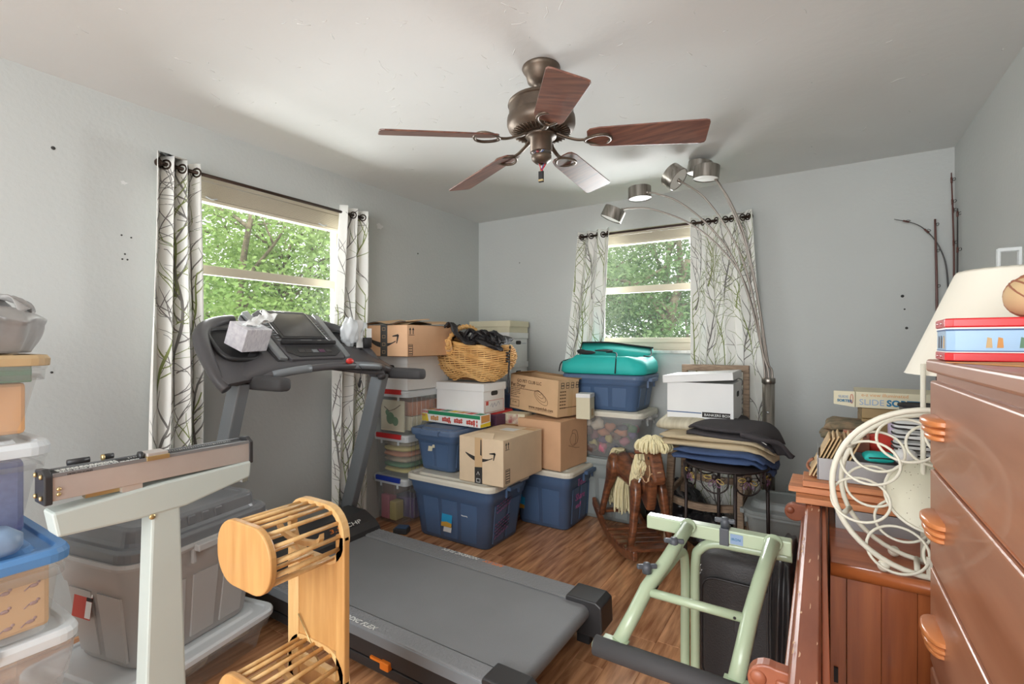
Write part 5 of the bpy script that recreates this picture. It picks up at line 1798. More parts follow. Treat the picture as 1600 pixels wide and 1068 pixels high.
content('paper_stack', 'paperorange', 'orange kraft paper filling the topmost left bin', 'paper', -2.12, -1.828, 0.08, 0.418, 1.052, 1.19)
content('folder', 'papergreen', 'green folder lying on the orange paper in the topmost left bin', 'folder', -2.10, -1.805, 0.10, 0.425, 1.192, 1.240, 0.004)
content('towel', 'towelblue', 'slate blue towel in the tall clear bin at far left', 'towel', -2.12, -1.822, 0.08, 0.415, 0.785, 0.985, 0.015)
content('kraft_bag', 'kraftprint', 'kraft bag printed with small purple birds in the blue-lidded bin', 'bag', -2.06, -1.712, 0.02, 0.438, 0.56, 0.735, 0.012)
content('magenta_box', 'magenta', 'magenta box on top inside the floor bin at far left', 'box', -2.0, -1.78, 0.06, 0.36, 0.40, 0.48, 0.01)
content('beige_cloth', 'beige', 'beige printed cloth at the bottom of the floor bin at far left', 'cloth', -2.05, -1.79, 0.06, 0.42, 0.02, 0.30, 0.03)
o = content('dark_box', TOYS[6], 'dark box under the magenta box in the floor bin at far left', 'box', -2.0, -1.80, 0.06, 0.25, 0.305, 0.395, 0.01)
o = G().prism([(-0.06, -0.05), (0.04, -0.05), (0.06, 0.02), (-0.02, 0.05), (-0.06, 0.03)], 0.003).build('paper_tag', 'lime')
o.matrix_world = fr((-1.722, 0.24, 0.36), (0, 1, 0), (0.05, 0, 1))
tag(o, 'bright lime paper tag on the floor bin at far left', 'tag')
rng = random.Random(9)
for k in range(9):
    y = 0.315 + (k % 3) * 0.045 + rng.uniform(-0.008, 0.008)
    z = 0.585 + (k // 3) * 0.045
    g = G()
    g.ball((0, 0, 0), (0.0015, 0.009, 0.005), 8, 5)
    g.ball((0, 0.009, 0.006), (0.0015, 0.004, 0.004), 8, 5)
    g.tube([(0, -0.008, 0), (0, -0.018, -0.008)], 0.0016, 4)
    b = bpy.data.objects.get('kraft_bag')
    o = g.build('bird_print', 'birdink', b)
    o.location = Vector((-1.7115, y, z)) - b.location
# pale blue plastic item with a brown cap on the blue lid
t = thing('plastic_jug', 'pale blue plastic jug with brown cap on the sky blue lid at far left', 'jug', (-1.735, 0.315, 0.772))
G().rsec([(0.075, 0.13, 0.03, 0), (0.085, 0.15, 0.035, 0.015), (0.085, 0.15, 0.035, 0.04), (0.06, 0.10, 0.028, 0.062)], 4, True).build('jug_body', 'paleblue', t)
G().lathe([(0.02, 0.06), (0.021, 0.085), (0.017, 0.092)], 14, Matrix.Translation((0.005, -0.01, 0))).build('cap', TOYS[2], t)
# grey plastic bag on top
t = thing('plastic_bag', 'knotted grey plastic shopping bag on the tan lid at far left', 'bag', (-1.95, 0.295, 1.270))
secs = []
for i in range(22):
    q = i / 21
    row = []
    for k in range(72):
        b_ = 2 * PI * k / 72
        fold = abs(math.sin(6.5 * b_ + 0.8 * math.sin(3 * b_))) * 0.10 + 0.05 * math.sin(3 * b_ + 1) + 0.025 * math.sin(19 * b_ + 6 * q)
        if q < 0.5:
            t_ = q / 0.5
            r = (0.86 + 0.14 * math.sin(t_ * PI / 2)) * (1 + fold * 0.6)
            z = 0.085 * t_ + 0.006 * math.sin(9 * b_) * t_
        else:
            t_ = (q - 0.5) / 0.5
            r = math.cos(t_ * PI / 2) ** 0.9 * (1 + fold * (0.6 + 0.9 * t_)) + 0.03
            z = 0.085 + 0.050 * math.sin(t_ * PI / 2) - 0.022 * fold * 10 * t_ * (1 - t_) + 0.008 * math.sin(7 * b_ + 5 * t_) * (1 - t_)
        row.append((0.185 * r * math.cos(b_) + 0.03 * q, 0.175 * r * math.sin(b_), max(z, 0.0)))
    secs.append(row)
G().loft(secs, True).build('bag_body', 'baggrey', t)
for k, (dx, dy, dz) in enumerate(((0.05, -0.02, 0.05), (0.03, 0.06, 0.045), (-0.02, -0.07, 0.05), (0.06, 0.09, 0.03))):
    strip([(0.05, 0.01, 0.13), (0.05 + dx * 0.5, 0.01 + dy * 0.6, 0.14 + dz * 0.35), (0.05 + dx, 0.01 + dy, 0.14 + dz * 0.2), (0.06 + dx * 1.3, 0.01 + dy * 1.3, 0.115)], lambda q: 0.010 + 0.014 * q, 'baggrey', t, 'bag_tie', k, th=0.002, fold=0.008)
G().ball((0.05, 0.01, 0.135), (0.02, 0.022, 0.014), 10, 7).build('knot', 'baggrey', t)


# ---- balance scale
def scale():
    X = -1.555
    t = thing('balance_scale', 'white enamel balance beam scale on a tapered post', 'scale', (X, 0.63, 0))
    # post: shallow box channel widening downwards
    secs = []
    for (z, hw) in ((0.0, 0.060), (0.86, 0.034)):
        yc = 0.630
        secs.append([(X + 0.032, yc - hw, z), (X + 0.032, yc + hw, z), (X - 0.04, yc + hw * 0.95, z), (X - 0.04, yc - hw * 0.95, z)])
    G().loft(secs).build('post', 'scalepaint', t, bevel=0.006, world=True)
    G().bx(X - 0.14, X + 0.14, 0.44, 0.82, 0.0, 0.05).build('base_plate', 'scalepaint', t, bevel=0.01, world=True)
    # cross arm: deeper in the middle
    g = G()
    poly = [(0.395, 0.882), (0.405, 0.826), (0.60, 0.826 - 0.006), (0.66, 0.826), (0.862, 0.872), (0.865, 0.930), (0.60, 0.920)]
    poly = [(0.392, 0.898), (0.402, 0.838), (0.56, 0.832), (0.68, 0.836), (0.862, 0.876), (0.866, 0.926), (0.62, 0.916)]
    g.prism(poly, 0.07, fr((X - 0.035, 0, 0), (0, 1, 0), (0, 0, 1)))
    g.build('cross_arm', 'scalepaint', t, bevel=0.006, world=True)
    # weighing beam housing
    z0, z1 = 0.925, 0.985
    tilt = Matrix.Translation((0, 0.63, 0)) @ Matrix.Rotation(R(0.0), 4, 'X') @ Matrix.Translation((0, -0.63, 0))
    G().bx(X - 0.028, X + 0.030, 0.392, 0.862, z0, z1).build('beam_housing', 'alu', t, bevel=0.002, world=True)
    G().bx(X - 0.026, X + 0.027, 0.396, 0.858, z1, z1 + 0.003).build('beam_face', 'blackm', t, world=True)
    for y0, y1 in ((0.378, 0.394), (0.860, 0.872)):
        g = G()
        g.prism([(X - 0.035, 0.918), (X + 0.034, 0.918), (X + 0.034, 0.986), (X + 0.01, 1.000), (X - 0.035, 0.996)], y1 - y0, fr((0, y1, 0), (1, 0, 0), (0, 0, 1)))
        g.build('end_cap', 'black', t, bevel=0.003, world=True)
    G().bx(X + 0.026, X + 0.031, 0.394, 0.86, z1 - 0.004, z1 + 0.005).build('graduated_edge', 'silver', t, world=True)
    G().bx(X - 0.031, X - 0.026, 0.394, 0.86, z1 - 0.004, z1 + 0.007).build('graduated_edge', 'silver', t, world=True)
    for (y, z) in ((0.377, 0.935), (0.377, 0.985)):
        for x in (X - 0.02, X + 0.02):
            G().lathe([(0.006, 0), (0.005, 0.004), (0.001, 0.005)], 10, fr((x, y, z), (1, 0, 0), (0, 0, 1))).build('screw', 'brass', t, world=True)
    for z in (0.940, 0.952):
        G().lathe([(0.005, 0), (0.004, 0.003), (0.001, 0.004)], 10, fr((X + 0.030, 0.405, z), (0, 1, 0), (0, 0, 1))).build('screw', 'brass', t, world=True)
    # printed scale and fine print
    L = Matrix.Translation((-X, -0.63, 0))
    g = G()
    for k in range(44):
        y = 0.56 + k * 0.0062
        ln = 0.010 if k % 5 == 0 else 0.006
        g.bx(X - 0.024, X - 0.024 + ln, y, y + 0.0011, z1 + 0.003, z1 + 0.0036)
    g.build('scale_marks', 'white', t, world=True)
    g = G()
    rng = random.Random(6)
    for r in range(6):
        y = 0.41
        while y < 0.53:
            w = rng.uniform(0.004, 0.010)
            x = X - 0.022 + r * 0.0042
            g.bx(x, x + 0.0022, y, min(y + w, 0.53), z1 + 0.003, z1 + 0.0036)
            y += w + 0.0025
    g.build('fine_print', 'white', t, world=True)
    text('BEAM SCALE CAPACITY 200 KILOGRAMS', 0.0095, L @ fr((X + 0.016, 0.41, z1 + 0.0032), (0, 1, 0), (-1, 0, 0)), 'white', t)
    text('DETECTO SCALES', 0.006, L @ fr((X + 0.0312, 0.42, z1 - 0.003), (0, 1, 0), (0, 0, 1)), 'ink', t)
    # sliding poise, knobs
    g = G()
    g.bx(X - 0.02, X + 0.03, 0.585, 0.635, z1 + 0.004, z1 + 0.016)
    g.build('poise', 'alu', t, bevel=0.002, world=True)
    G().bx(X + 0.02, X + 0.034, 0.583, 0.637, z1 - 0.004, z1 + 0.008).build('poise_label', 'brass', t, bevel=0.001, world=True)
    G().cyl((X + 0.01, 0.58, z1 + 0.01), (X + 0.01, 0.572, z1 + 0.01), 0.012, 12).build('poise_knob', 'black', t, world=True)
    for (y, w) in ((0.46, 0.022), (0.52, 0.012)):
        g = G()
        g.cyl((X - 0.035, y - w, z1 + 0.014), (X - 0.035, y + w, z1 + 0.014), 0.0075, 12)
        g.build('adjusting_weight', 'black', t, world=True)
    G().cyl((X - 0.03, 0.505, z1 + 0.014), (X - 0.03, 0.511, z1 + 0.014), 0.008, 10).build('weight_bushing', 'brass', t, world=True)
    # gap hardware under the housing
    G().bx(X - 0.01, X + 0.012, 0.46, 0.56, 0.912, 0.928).build('pivot_block', 'brass', t, world=True)
    G().bx(X + 0.0, X + 0.028, 0.53, 0.575, 0.910, 0.926).build('pivot_plate', 'alu', t, world=True)
    G().bx(X - 0.02, X + 0.02, 0.845, 0.862, 0.86, 0.90).build('hook', 'chrome', t, world=True)
    G().lathe([(0.008, 0), (0.007, 0.003)], 10, fr((X + 0.033, 0.595, 0.83), (0, 1, 0), (0, 0, 1))).build('screw', 'brass', t, world=True)
    return t


scale()


# ---- bamboo rack
def rack():
    t = thing('bamboo_rack', 'bamboo wall rack with two slatted oblong baskets in the left foreground', 'rack', (-1.195, 0.86, 0))
    XA, XB, YP, YC = -1.325, -1.075, 0.862, 0.66
    xm = (XA + XB) / 2
    # tall side panel (rounded top) with stile and boards
    def stad(z0, z1, w, r, n=6):
        return [(xm + x, (z0 + z1) / 2 + y) for x, y in rrect(w, z1 - z0, r, n)]
    g = G()
    zt = 0.855
    outer = []
    poly = [(XB, 0.0), (XB, zt - 0.075)]
    for k in range(8):
        a = R(90 * k / 7)
        poly.append((XB - 0.075 + 0.075 * math.cos(a), zt - 0.075 + 0.075 * math.sin(a)))
    for k in range(8):
        a = R(90 + 90 * k / 7)
        poly.append((XA + 0.075 + 0.075 * math.cos(a), zt - 0.075 + 0.075 * math.sin(a)))
    poly += [(XA, 0.0)]
    # frame ring: outer polygon minus window above, built as boards
    g.bx(XB - 0.036, XB, YP, YP + 0.02, 0.0, zt - 0.075)
    g.build('stile', 'bamboo2', t, bevel=0.004, world=True)
    G().bx(XA, XA + 0.05, YP, YP + 0.02, 0.0, 0.70).build('stile', 'bamboo', t, bevel=0.004, world=True)
    G().bx(XA + 0.05, XB - 0.036, YP + 0.004, YP + 0.018, 0.46, 0.70).build('back_board', 'bamboo2', t, bevel=0.002, world=True)
    G().bx(XA + 0.05, XB - 0.036, YP + 0.004, YP + 0.018, 0.04, 0.38).build('back_board', 'bamboo2', t, bevel=0.002, world=True)
    G().bx(XA + 0.05, XB - 0.036, YP, YP + 0.02, 0.38, 0.40).build('panel_rail', 'bamboo', t, bevel=0.002, world=True)
    G().tube([(XA + 0.055, YP - 0.002, 0.52), (XB - 0.10, YP - 0.002, 0.41)], 0.002, 5).build('brace_wire', 'brass', t, world=True)

    def basket_(z0, z1, full):
        # end caps
        zc = (z0 + z1) / 2
        h = z1 - z0
        for (y, nm, th) in ((YC, 'end_cap', 0.018),):
            G().prism([(xm + a, zc + b) for a, b in rrect(XB - XA - 0.012, h, 0.075, 8)], th, fr((0, y + th, 0), (1, 0, 0), (0, 0, 1))).build(nm, 'bamboo2', t, bevel=0.004, world=True)
        # ring on the panel side
        ring = [(xm + a, YP + 0.008, zc + b) for a, b in rrect(XB - XA - 0.026, h - 0.012, 0.07, 6)]
        q = G()
        secs = []
        for (a, b) in rrect(XB - XA, h, 0.078, 6):
            k = 0.86
            secs.append([(xm + a, YP, zc + b), (xm + a, YP + 0.02, zc + b), (xm + a * k, YP + 0.02, zc + b * k), (xm + a * k, YP, zc + b * k)])
        secs.append(secs[0])
        q.loft(secs, False, False, False)
        q.build('panel_ring', 'bamboo', t, world=True)
        # slats around the perimeter
        pr = rrect(XB - XA - 0.034, h - 0.022, 0.066, 5)
        tot = 0
        P = [(a, b) for a, b in pr] + [pr[0]]
        seg = [math.hypot(P[i + 1][0] - P[i][0], P[i + 1][1] - P[i][1]) for i in range(len(P) - 1)]
        tot = sum(seg)
        ns = 17
        for s in range(ns):
            d = tot * s / ns
            i = 0
            while d > seg[i]:
                d -= seg[i]
                i += 1
            f = d / seg[i]
            a = P[i][0] + (P[i + 1][0] - P[i][0]) * f
            b = P[i][1] + (P[i + 1][1] - P[i][1]) * f
            if b > h * 0.2 and False:
                continue
            G().cyl((xm + a, YC + 0.012, zc + b), (xm + a, YP + 0.01, zc + b), 0.0058, 8).build('slat', 'bamboo', t, world=True)
        # curved divider hoop
        ym = (YC + YP) / 2 + 0.055
        hp = [(xm + (XB - XA - 0.06) / 2 * math.cos(a), ym, zc + 0.012 - 0.032 * math.sin(a)) for a in [PI * k / 10 for k in range(11)]]
        q = G()
        q.loft([[(p[0], p[1] - 0.007, p[2]), (p[0], p[1] + 0.007, p[2]), (p[0], p[1] + 0.007, p[2] + 0.014), (p[0], p[1] - 0.007, p[2] + 0.014)] for p in hp], False)
        q.build('divider_hoop', 'bamboo', t, world=True)
    basket_(0.690, 0.855, True)
    basket_(0.290, 0.465, False)
    basket_(0.02, 0.18, False)
    return t


rack()

# ============================================================ rocking horse
def horse():
    t = thing('rocking_horse', 'dark stained wooden rocking horse with cream yarn mane and tail', 'rocking horse', (-1.02, 3.08, 0), -52)

    def plank(pts, th, y, name, bev=0.01, m='horsewood'):
        # side profile in x-z, thickness along y
        return G().prism(pts, th, fr((0, y + th / 2, 0), (1, 0, 0), (0, 0, 1))).build(name, m, t, bevel=bev, seg=3)
    # rockers
    for s in (-1, 1):
        secs = []
        for i in range(25):
            x = -0.45 + 0.87 * i / 24
            z = 0.004 + 0.55 * x * x * (1.0 if x < 0 else 0.8)
            y = s * (0.135 + 0.01 * abs(x))
            secs.append([(x, y - 0.014, z), (x, y + 0.014, z), (x, y + 0.014, z + 0.052), (x, y - 0.014, z + 0.052)])
        G().loft(secs).build('rocker', 'horsewood', t, bevel=0.006)
    # foot slats between the rockers
    for x in (-0.31, -0.10, -0.02, 0.06, 0.14, 0.27, 0.35):
        z = 0.055 + 0.55 * x * x * (1.0 if x < 0 else 0.8)
        G().bx(x - 0.026, x + 0.026, -0.155, 0.155, z, z + 0.018).build('slat', 'horsewood', t, bevel=0.004)
    # body
    secs = []
    for (x, w, z, h) in ((-0.27, 0.02, 0.45, 0.04), (-0.255, 0.10, 0.455, 0.15), (-0.20, 0.135, 0.455, 0.19), (-0.10, 0.13, 0.44, 0.15), (0.0, 0.125, 0.43, 0.13), (0.10, 0.13, 0.44, 0.15), (0.19, 0.135, 0.45, 0.19), (0.25, 0.09, 0.45, 0.15), (0.27, 0.02, 0.45, 0.05)):
        secs.append([(x, w / 2 * math.cos(a), z + h / 2 * math.sin(a)) for a in [2 * PI * k / 16 for k in range(16)]])
    G().loft(secs, True).build('body', 'horsewood', t)
    # legs
    for s in (-1, 1):
        # front: big rounded shoulder, straight leg
        y = s * 0.075
        g = G()
        secs = []
        for (x, yy, z, w, d) in ((0.245, y, 0.485, 0.035, 0.03), (0.245, y, 0.47, 0.075, 0.045), (0.25, y * 1.05, 0.43, 0.095, 0.05), (0.26, y * 1.1, 0.38, 0.085, 0.048), (0.27, y * 1.25, 0.30, 0.058, 0.042), (0.28, y * 1.4, 0.20, 0.05, 0.038), (0.29, y * 1.7, 0.085, 0.048, 0.036)):
            secs.append([(x + a, yy + b, z) for a, b in rrect(w, d, min(w, d) * 0.35, 3)])
        g.loft(secs, True)
        g.build('front_leg', 'horsewood', t)
        g = G()
        secs = []
        for (x, yy, z, w, d) in ((-0.22, s * 0.06, 0.535, 0.05, 0.03), (-0.225, s * 0.065, 0.50, 0.12, 0.05), (-0.23, s * 0.07, 0.43, 0.15, 0.055), (-0.245, s * 0.075, 0.36, 0.11, 0.05), (-0.275, s * 0.09, 0.28, 0.065, 0.042), (-0.29, s * 0.11, 0.18, 0.05, 0.038), (-0.285, s * 0.13, 0.10, 0.05, 0.036)):
            secs.append([(x + a, yy + b, z) for a, b in rrect(w, d, min(w, d) * 0.35, 3)])
        g.loft(secs, True)
        g.build('rear_leg', 'horsewood', t)
    # chest board and neck
    plank([(0.24, 0.33), (0.29, 0.31), (0.315, 0.36), (0.33, 0.46), (0.35, 0.56), (0.36, 0.62), (0.32, 0.66), (0.26, 0.65), (0.20, 0.55), (0.15, 0.46), (0.17, 0.38)], 0.055, 0, 'neck', 0.014)
    # head
    plank([(0.25, 0.665), (0.30, 0.70), (0.345, 0.69), (0.385, 0.62), (0.425, 0.545), (0.43, 0.515), (0.405, 0.495), (0.375, 0.50), (0.345, 0.555), (0.29, 0.585)], 0.074, 0, 'head', 0.014)
    G().cyl((0.30, -0.10, 0.665), (0.30, 0.10, 0.665), 0.015, 12).build('handle_peg', 'horsewood', t)
    for s in (-1, 1):
        G().ball((0.395, s * 0.038, 0.53), (0.006, 0.003, 0.006), 8, 6).build('nostril', 'ink', t)
        G().ball((0.35, s * 0.038, 0.635), (0.009, 0.004, 0.009), 10, 6).build('eye', 'ink', t)
    # mane: looped yarn
    rng = random.Random(17)

    def loops(n, fn, name, r=0.0068, m='yarn'):
        g = G()
        for k in range(n):
            g.tube(cr(fn(k), 4), r, 5)
        return g.build(name, m, t, kind='stuff')

    def mane_top(k):
        a = rng.uniform(0, 2 * PI)
        q = rng.uniform(0, 1)
        c = Vector((0.315 + 0.06 * math.cos(a) * q, 0.065 * math.sin(a) * q, 0.70 + 0.035 * (1 - q)))
        L = rng.uniform(0.02, 0.04)
        d = Vector((math.cos(a) * 0.8 + 0.35, math.sin(a), 0)).normalized()
        return [c, c + d * L * 0.7 + Vector((0, 0, 0.020)), c + d * L * 1.3 + Vector((0, 0, 0.0)), c + d * L * 1.2 + Vector((rng.uniform(-.01, .01), rng.uniform(-.01, .01), -0.026)), c + d * L * 0.7 + Vector((0, 0, -0.024))]
    loops(190, mane_top, 'forelock')
    G().ball((0.32, 0, 0.695), (0.075, 0.072, 0.035), 16, 8).build('forelock_base', 'yarn', t)

    def mane_neck(k):
        q = rng.uniform(0, 1)
        c = Vector((0.27 - 0.10 * q, rng.uniform(-0.03, 0.03), 0.66 - 0.17 * q))
        s = -1 if rng.random() < 0.75 else 1
        L = rng.uniform(0.05, 0.10)
        return [c, c + Vector((-0.02, s * 0.035, 0.01)), c + Vector((-0.01, s * 0.052, -L * 0.5)), c + Vector((0.012, s * 0.05, -L)), c + Vector((0.02, s * 0.046, -L * 0.7))]
    loops(130, mane_neck, 'mane')

    def tailf(k):
        a, b = rng.uniform(-0.045, 0.045), rng.uniform(-0.03, 0.02)
        e = rng.uniform(0.16, 0.24)
        return [(-0.245, a * 0.3, 0.545), (-0.30 + b, a * 0.8, 0.545), (-0.345 + b, a * 1.2, 0.45), (-0.35 + b, a * 1.5, 0.33), (-0.335 + b + rng.uniform(-.01, .02), a * 1.6, e), (-0.325 + b, a * 1.5, e + 0.02)]
    loops(90, tailf, 'tail', 0.005)

    def belly(k):
        a = rng.uniform(-0.06, 0.06)
        x = rng.uniform(-0.20, -0.12)
        return [(x, a * 0.6, 0.40), (x - 0.01, a, 0.32), (x, a * 1.2, 0.24), (x + 0.01, a * 1.3, rng.uniform(0.14, 0.2))]
    loops(50, belly, 'tail_under', 0.005)
    # bridle and reins
    G().tube([(0.40, -0.04, 0.56), (0.415, 0, 0.57), (0.40, 0.04, 0.56), (0.365, 0.04, 0.535), (0.36, 0, 0.52), (0.365, -0.04, 0.535)], 0.003, 5, closed=True).build('bridle', 'rope', t)
    G().tube(cr([(0.37, -0.042, 0.60), (0.385, -0.044, 0.55), (0.36, -0.055, 0.50), (0.30, -0.06, 0.52), (0.28, -0.06, 0.56)], 5), 0.003, 5).build('rein', 'rope', t)
    G().ball((0.375, -0.048, 0.52), (0.008, 0.006, 0.012), 8, 6).build('rein_knot', 'rope', t)
    strip([(0.27, -0.06, 0.50), (0.262, -0.075, 0.44), (0.26, -0.07, 0.40)], 0.008, 'whitecard', t, 'saddle_ribbon', 2, fold=0.002)
    return t


horse()

# ============================================================ weathered bar chair, wire stool and clothes
def bar_chair():
    t = thing('bar_chair', 'weathered brown wooden bar chair with open square back, laden with clothes', 'chair', (-0.60, 3.25, 0))
    x0, x1, y0, y1 = -0.80, -0.385, 3.06, 3.46
    zs = 0.66
    k = dict(world=True, bevel=0.005)
    G().bx(x0, x1, y0, y1, zs - 0.05, zs).build('seat', 'chairwood', t, **k)
    for (x, y, dx, dy) in ((x0 + 0.02, y0 + 0.02, -0.025, -0.03), (x1 - 0.02, y0 + 0.02, 0.025, -0.03), (x0 + 0.02, y1 - 0.02, -0.025, 0.03), (x1 - 0.02, y1 - 0.02, 0.025, 0.03)):
        g = G()
        g.loft([[(x + dx + a, y + dy + b, 0.0) for a, b in rrect(0.036, 0.036, 0.004, 1)], [(x + a, y + b, zs - 0.05) for a, b in rrect(0.044, 0.044, 0.004, 1)]])
        g.build('leg', 'chairwood', t, world=True)
    # back frame: two posts, top rail, lower rail and pierced inner strip
    for x in (x0 + 0.018, x1 - 0.018):
        G().bx(x - 0.018, x + 0.018, y1 - 0.04, y1, zs - 0.03, 1.145).build('back_post', 'chairwood', t, **k)
    G().bx(x0, x1, y1 - 0.042, y1 + 0.002, 1.108, 1.150).build('top_rail', 'chairwood', t, **k)
    G().bx(x0, x1, y1 - 0.04, y1, 0.74, 0.775).build('lower_rail', 'chairwood', t, **k)
    g = G()
    for j in range(5):
        z = 0.80 + j * 0.06
        ring = [(x1 - 0.062, y1 - 0.02, z + 0.03)]
        pts = [(x1 - 0.062 + 0.022 * math.cos(a), y1 - 0.02, z + 0.026 * math.sin(a)) for a in [2 * PI * q / 12 for q in range(12)]]
        g.tube(pts, 0.004, 5, closed=True)
    g.tube([(x1 - 0.086, y1 - 0.02, 0.77), (x1 - 0.086, y1 - 0.02, 1.11)], 0.003, 5)
    g.build('back_scrollwork', 'metalgrey', t, world=True)
    # bowed footrests
    for (z, yb, s) in ((0.335, y0 - 0.005, -1), (0.40, y1 - 0.01, -1)):
        secs = []
        for i in range(13):
            u = -1 + 2 * i / 12
            x = (x0 + x1) / 2 + u * 0.215
            y = yb + 0.10 * u * u + (0.03 if s > 0 else -0.04)
            secs.append([(x, y - 0.012, z - 0.02), (x, y + 0.012, z - 0.02), (x, y + 0.012, z + 0.02), (x, y - 0.012, z + 0.02)])
        G().loft(secs).build('footrest', 'chairwood', t, world=True)
    for x in (x0 - 0.0, x1 + 0.0):
        G().bx(x - 0.011, x + 0.011, y0 + 0.01, y1 - 0.01, 0.35, 0.385).build('stretcher', 'chairwood', t, **k)
    return t


bar_chair()


def wire_stool():
    cx, cy = -0.425, 2.80
    t = thing('wire_stool', 'black iron stool with glass flower ornaments under its rim', 'stool', (cx, cy, 0))
    r = 0.20
    ring = [(r * math.cos(a), r * math.sin(a), 0.655) for a in [2 * PI * k / 32 for k in range(32)]]
    G().tube(ring, 0.007, 6, closed=True).build('seat_ring', 'iron', t)
    G().lathe([(r - 0.004, 0.650), (r - 0.004, 0.656), (0.0, 0.658)], 32).build('seat', 'iron', t)
    for k in range(4):
        a = R(20 + 90 * k)
        g = G()
        g.tube([(r * math.cos(a), r * math.sin(a), 0.65), (r * 1.04 * math.cos(a), r * 1.04 * math.sin(a), 0.0)], 0.009, 8)
        g.build('leg', 'iron', t)
    for k in range(8):
        a = R(-7 + 45 * k)
        c = Vector((r * 1.01 * math.cos(a), r * 1.01 * math.sin(a), 0.605))
        tan = Vector((-math.sin(a), math.cos(a), 0))
        up = Vector((0, 0, 1))
        g = G()
        loop = [c + tan * 0.066 * math.cos(th) + up * (0.0 + 0.058 * math.sin(th)) for th in [PI + PI * j / 12 for j in range(13)]]
        g.tube([c + tan * -0.066 + up * 0.05] + loop + [c + tan * 0.066 + up * 0.05], 0.004, 6)
        g.build('ornament_loop', 'iron', t)
        G().ball(c + up * 0.022, (0.015, 0.015, 0.015), 10, 6).build('flower_centre', 'iron', t)
        for j in range(7):
            th = PI + PI * j / 6
            d = tan * math.cos(th) + up * math.sin(th)
            s = d.cross(tan.cross(up)).normalized()
            o = c + up * 0.018
            pet = [o + d * (0.012 + 0.020 * (1 - math.cos(q))) * 1.0 + s * 0.009 * math.sin(q) for q in [2 * PI * i / 10 for i in range(10)]]
            G().tube(pet, 0.0018, 4, closed=True).build('petal', ('stainA', 'iron', 'stainB', 'iron', 'stainB', 'stainA', 'iron')[j], t)
    return t


wire_stool()


def folded(name, label, cat, m, cx, cy, z, w, d, h, rz, seed, drape=0.0, layers=1, amp=0.03):
    """folded garment: soft slab whose right edge droops"""
    t = thing(name, label, cat, (cx, cy, z), rz)
    for l in range(layers):
        hh = h / layers
        g = soft('x', m, (w * (1 - 0.03 * l), d * (1 - 0.04 * l), hh * 1.12), Matrix.Translation((0.01 * l, 0, l * hh)), seed=seed + l, amp=amp, n=40, mm=12)
        out = []
        for (x, y, zz) in g.v:
            q = max(0, (abs(x) - w * 0.30) / (w * 0.2))
            dz = -drape * q * q * (1.0 if x > 0 else 0.35) + 0.006 * math.sin(9 * x + seed) * math.sin(13 * y)
            out.append((x, y, zz + dz))
        g.v = out
        g.build('folded_layer', m, t)
    return t


ft = folded('jeans', 'blue denim trousers folded on the iron stool, lowest garment', 'trousers', 'denim', -0.46, 2.93, 0.664, 0.50, 0.42, 0.062, -6, 3, 0.05, 2, 0.05)
folded('trousers', 'khaki trousers folded between the blue denim and the charcoal jacket', 'trousers', 'khaki', -0.50, 2.98, 0.722, 0.60, 0.42, 0.068, -5, 9, 0.05, 2, 0.045)
jk = folded('jacket', 'charcoal jacket with white piping draped over the khaki trousers', 'jacket', 'jacket', -0.42, 2.97, 0.782, 0.46, 0.38, 0.066, -8, 14, 0.07, 2, 0.045)
strip([(0.10, -0.20, 0.055), (0.19, -0.18, 0.045), (0.25, -0.13, 0.01), (0.29, -0.08, -0.05)], 0.05, 'jacket', jk, 'sleeve', 4, th=0.02, fold=0.006)
G().tube(cr([(0.06, -0.185, 0.052), (0.12, -0.192, 0.046), (0.18, -0.20, 0.026), (0.22, -0.198, 0.004)], 5), 0.0025, 5).build('white_piping', 'white', jk)
folded('pillow', 'cream striped pillow under the left side of the white file box', 'pillow', 'pillow', -0.70, 3.14, 0.772, 0.32, 0.40, 0.068, 0, 22, 0.02, 1, 0.02)
folded('cloth', 'beige folded cloth under the cream striped pillow on the bar chair', 'cloth', 'khaki', -0.62, 3.27, 0.662, 0.36, 0.30, 0.10, 0, 25, 0.0, 2, 0.02)
folded('cloth', 'charcoal folded cloth at the back of the bar chair seat', 'cloth', 'jacket', -0.52, 3.29, 0.765, 0.30, 0.26, 0.07, 0, 27, 0.0, 1, 0.02)

# white file box with a lifted lid
bb, F = filebox('white file box with slipped lid and black name band on the clothes', (-0.612, 3.22, 0.834), 0.375, 0.34, 0.235, 0, 'whitecard', group=None, hole='x', lid=False)
Ff = fr((-0.1875, -0.1702, 0), (1, 0, 0), (0, 0, 1))
text('BANKERS BOX', 0.020, Ff @ Matrix.Translation((0.215, 0.030, 0.0018)), 'whitecard', bb, sx=1.1)
G().prism([(0.204, 0.022), (0.358, 0.022), (0.358, 0.052), (0.204, 0.052)], 0.0012, Ff).build('name_band', 'ink', bb, bevel=0.0)
G().prism([(0.0, 0.041), (0.200, 0.041), (0.200, 0.047), (0.0, 0.047)], 0.001, Ff).build('blue_line', 'ink_blue', bb)
g = G()
Lm = Matrix.Translation((-0.012, 0, 0.236)) @ Matrix.Rotation(R(-4.5), 4, 'Y')
g.bx(-0.20, 0.20, -0.18, 0.18, 0.034, 0.040, Lm)
for (a, b, c, d) in ((-0.20, 0.20, -0.18, -0.175), (-0.20, 0.20, 0.175, 0.18), (-0.20, -0.195, -0.175, 0.175), (0.195, 0.20, -0.175, 0.175)):
    g.bx(a, b, c, d, -0.005, 0.034, Lm)
g.build('box_lid', 'whitecard', bb, bevel=0.002)

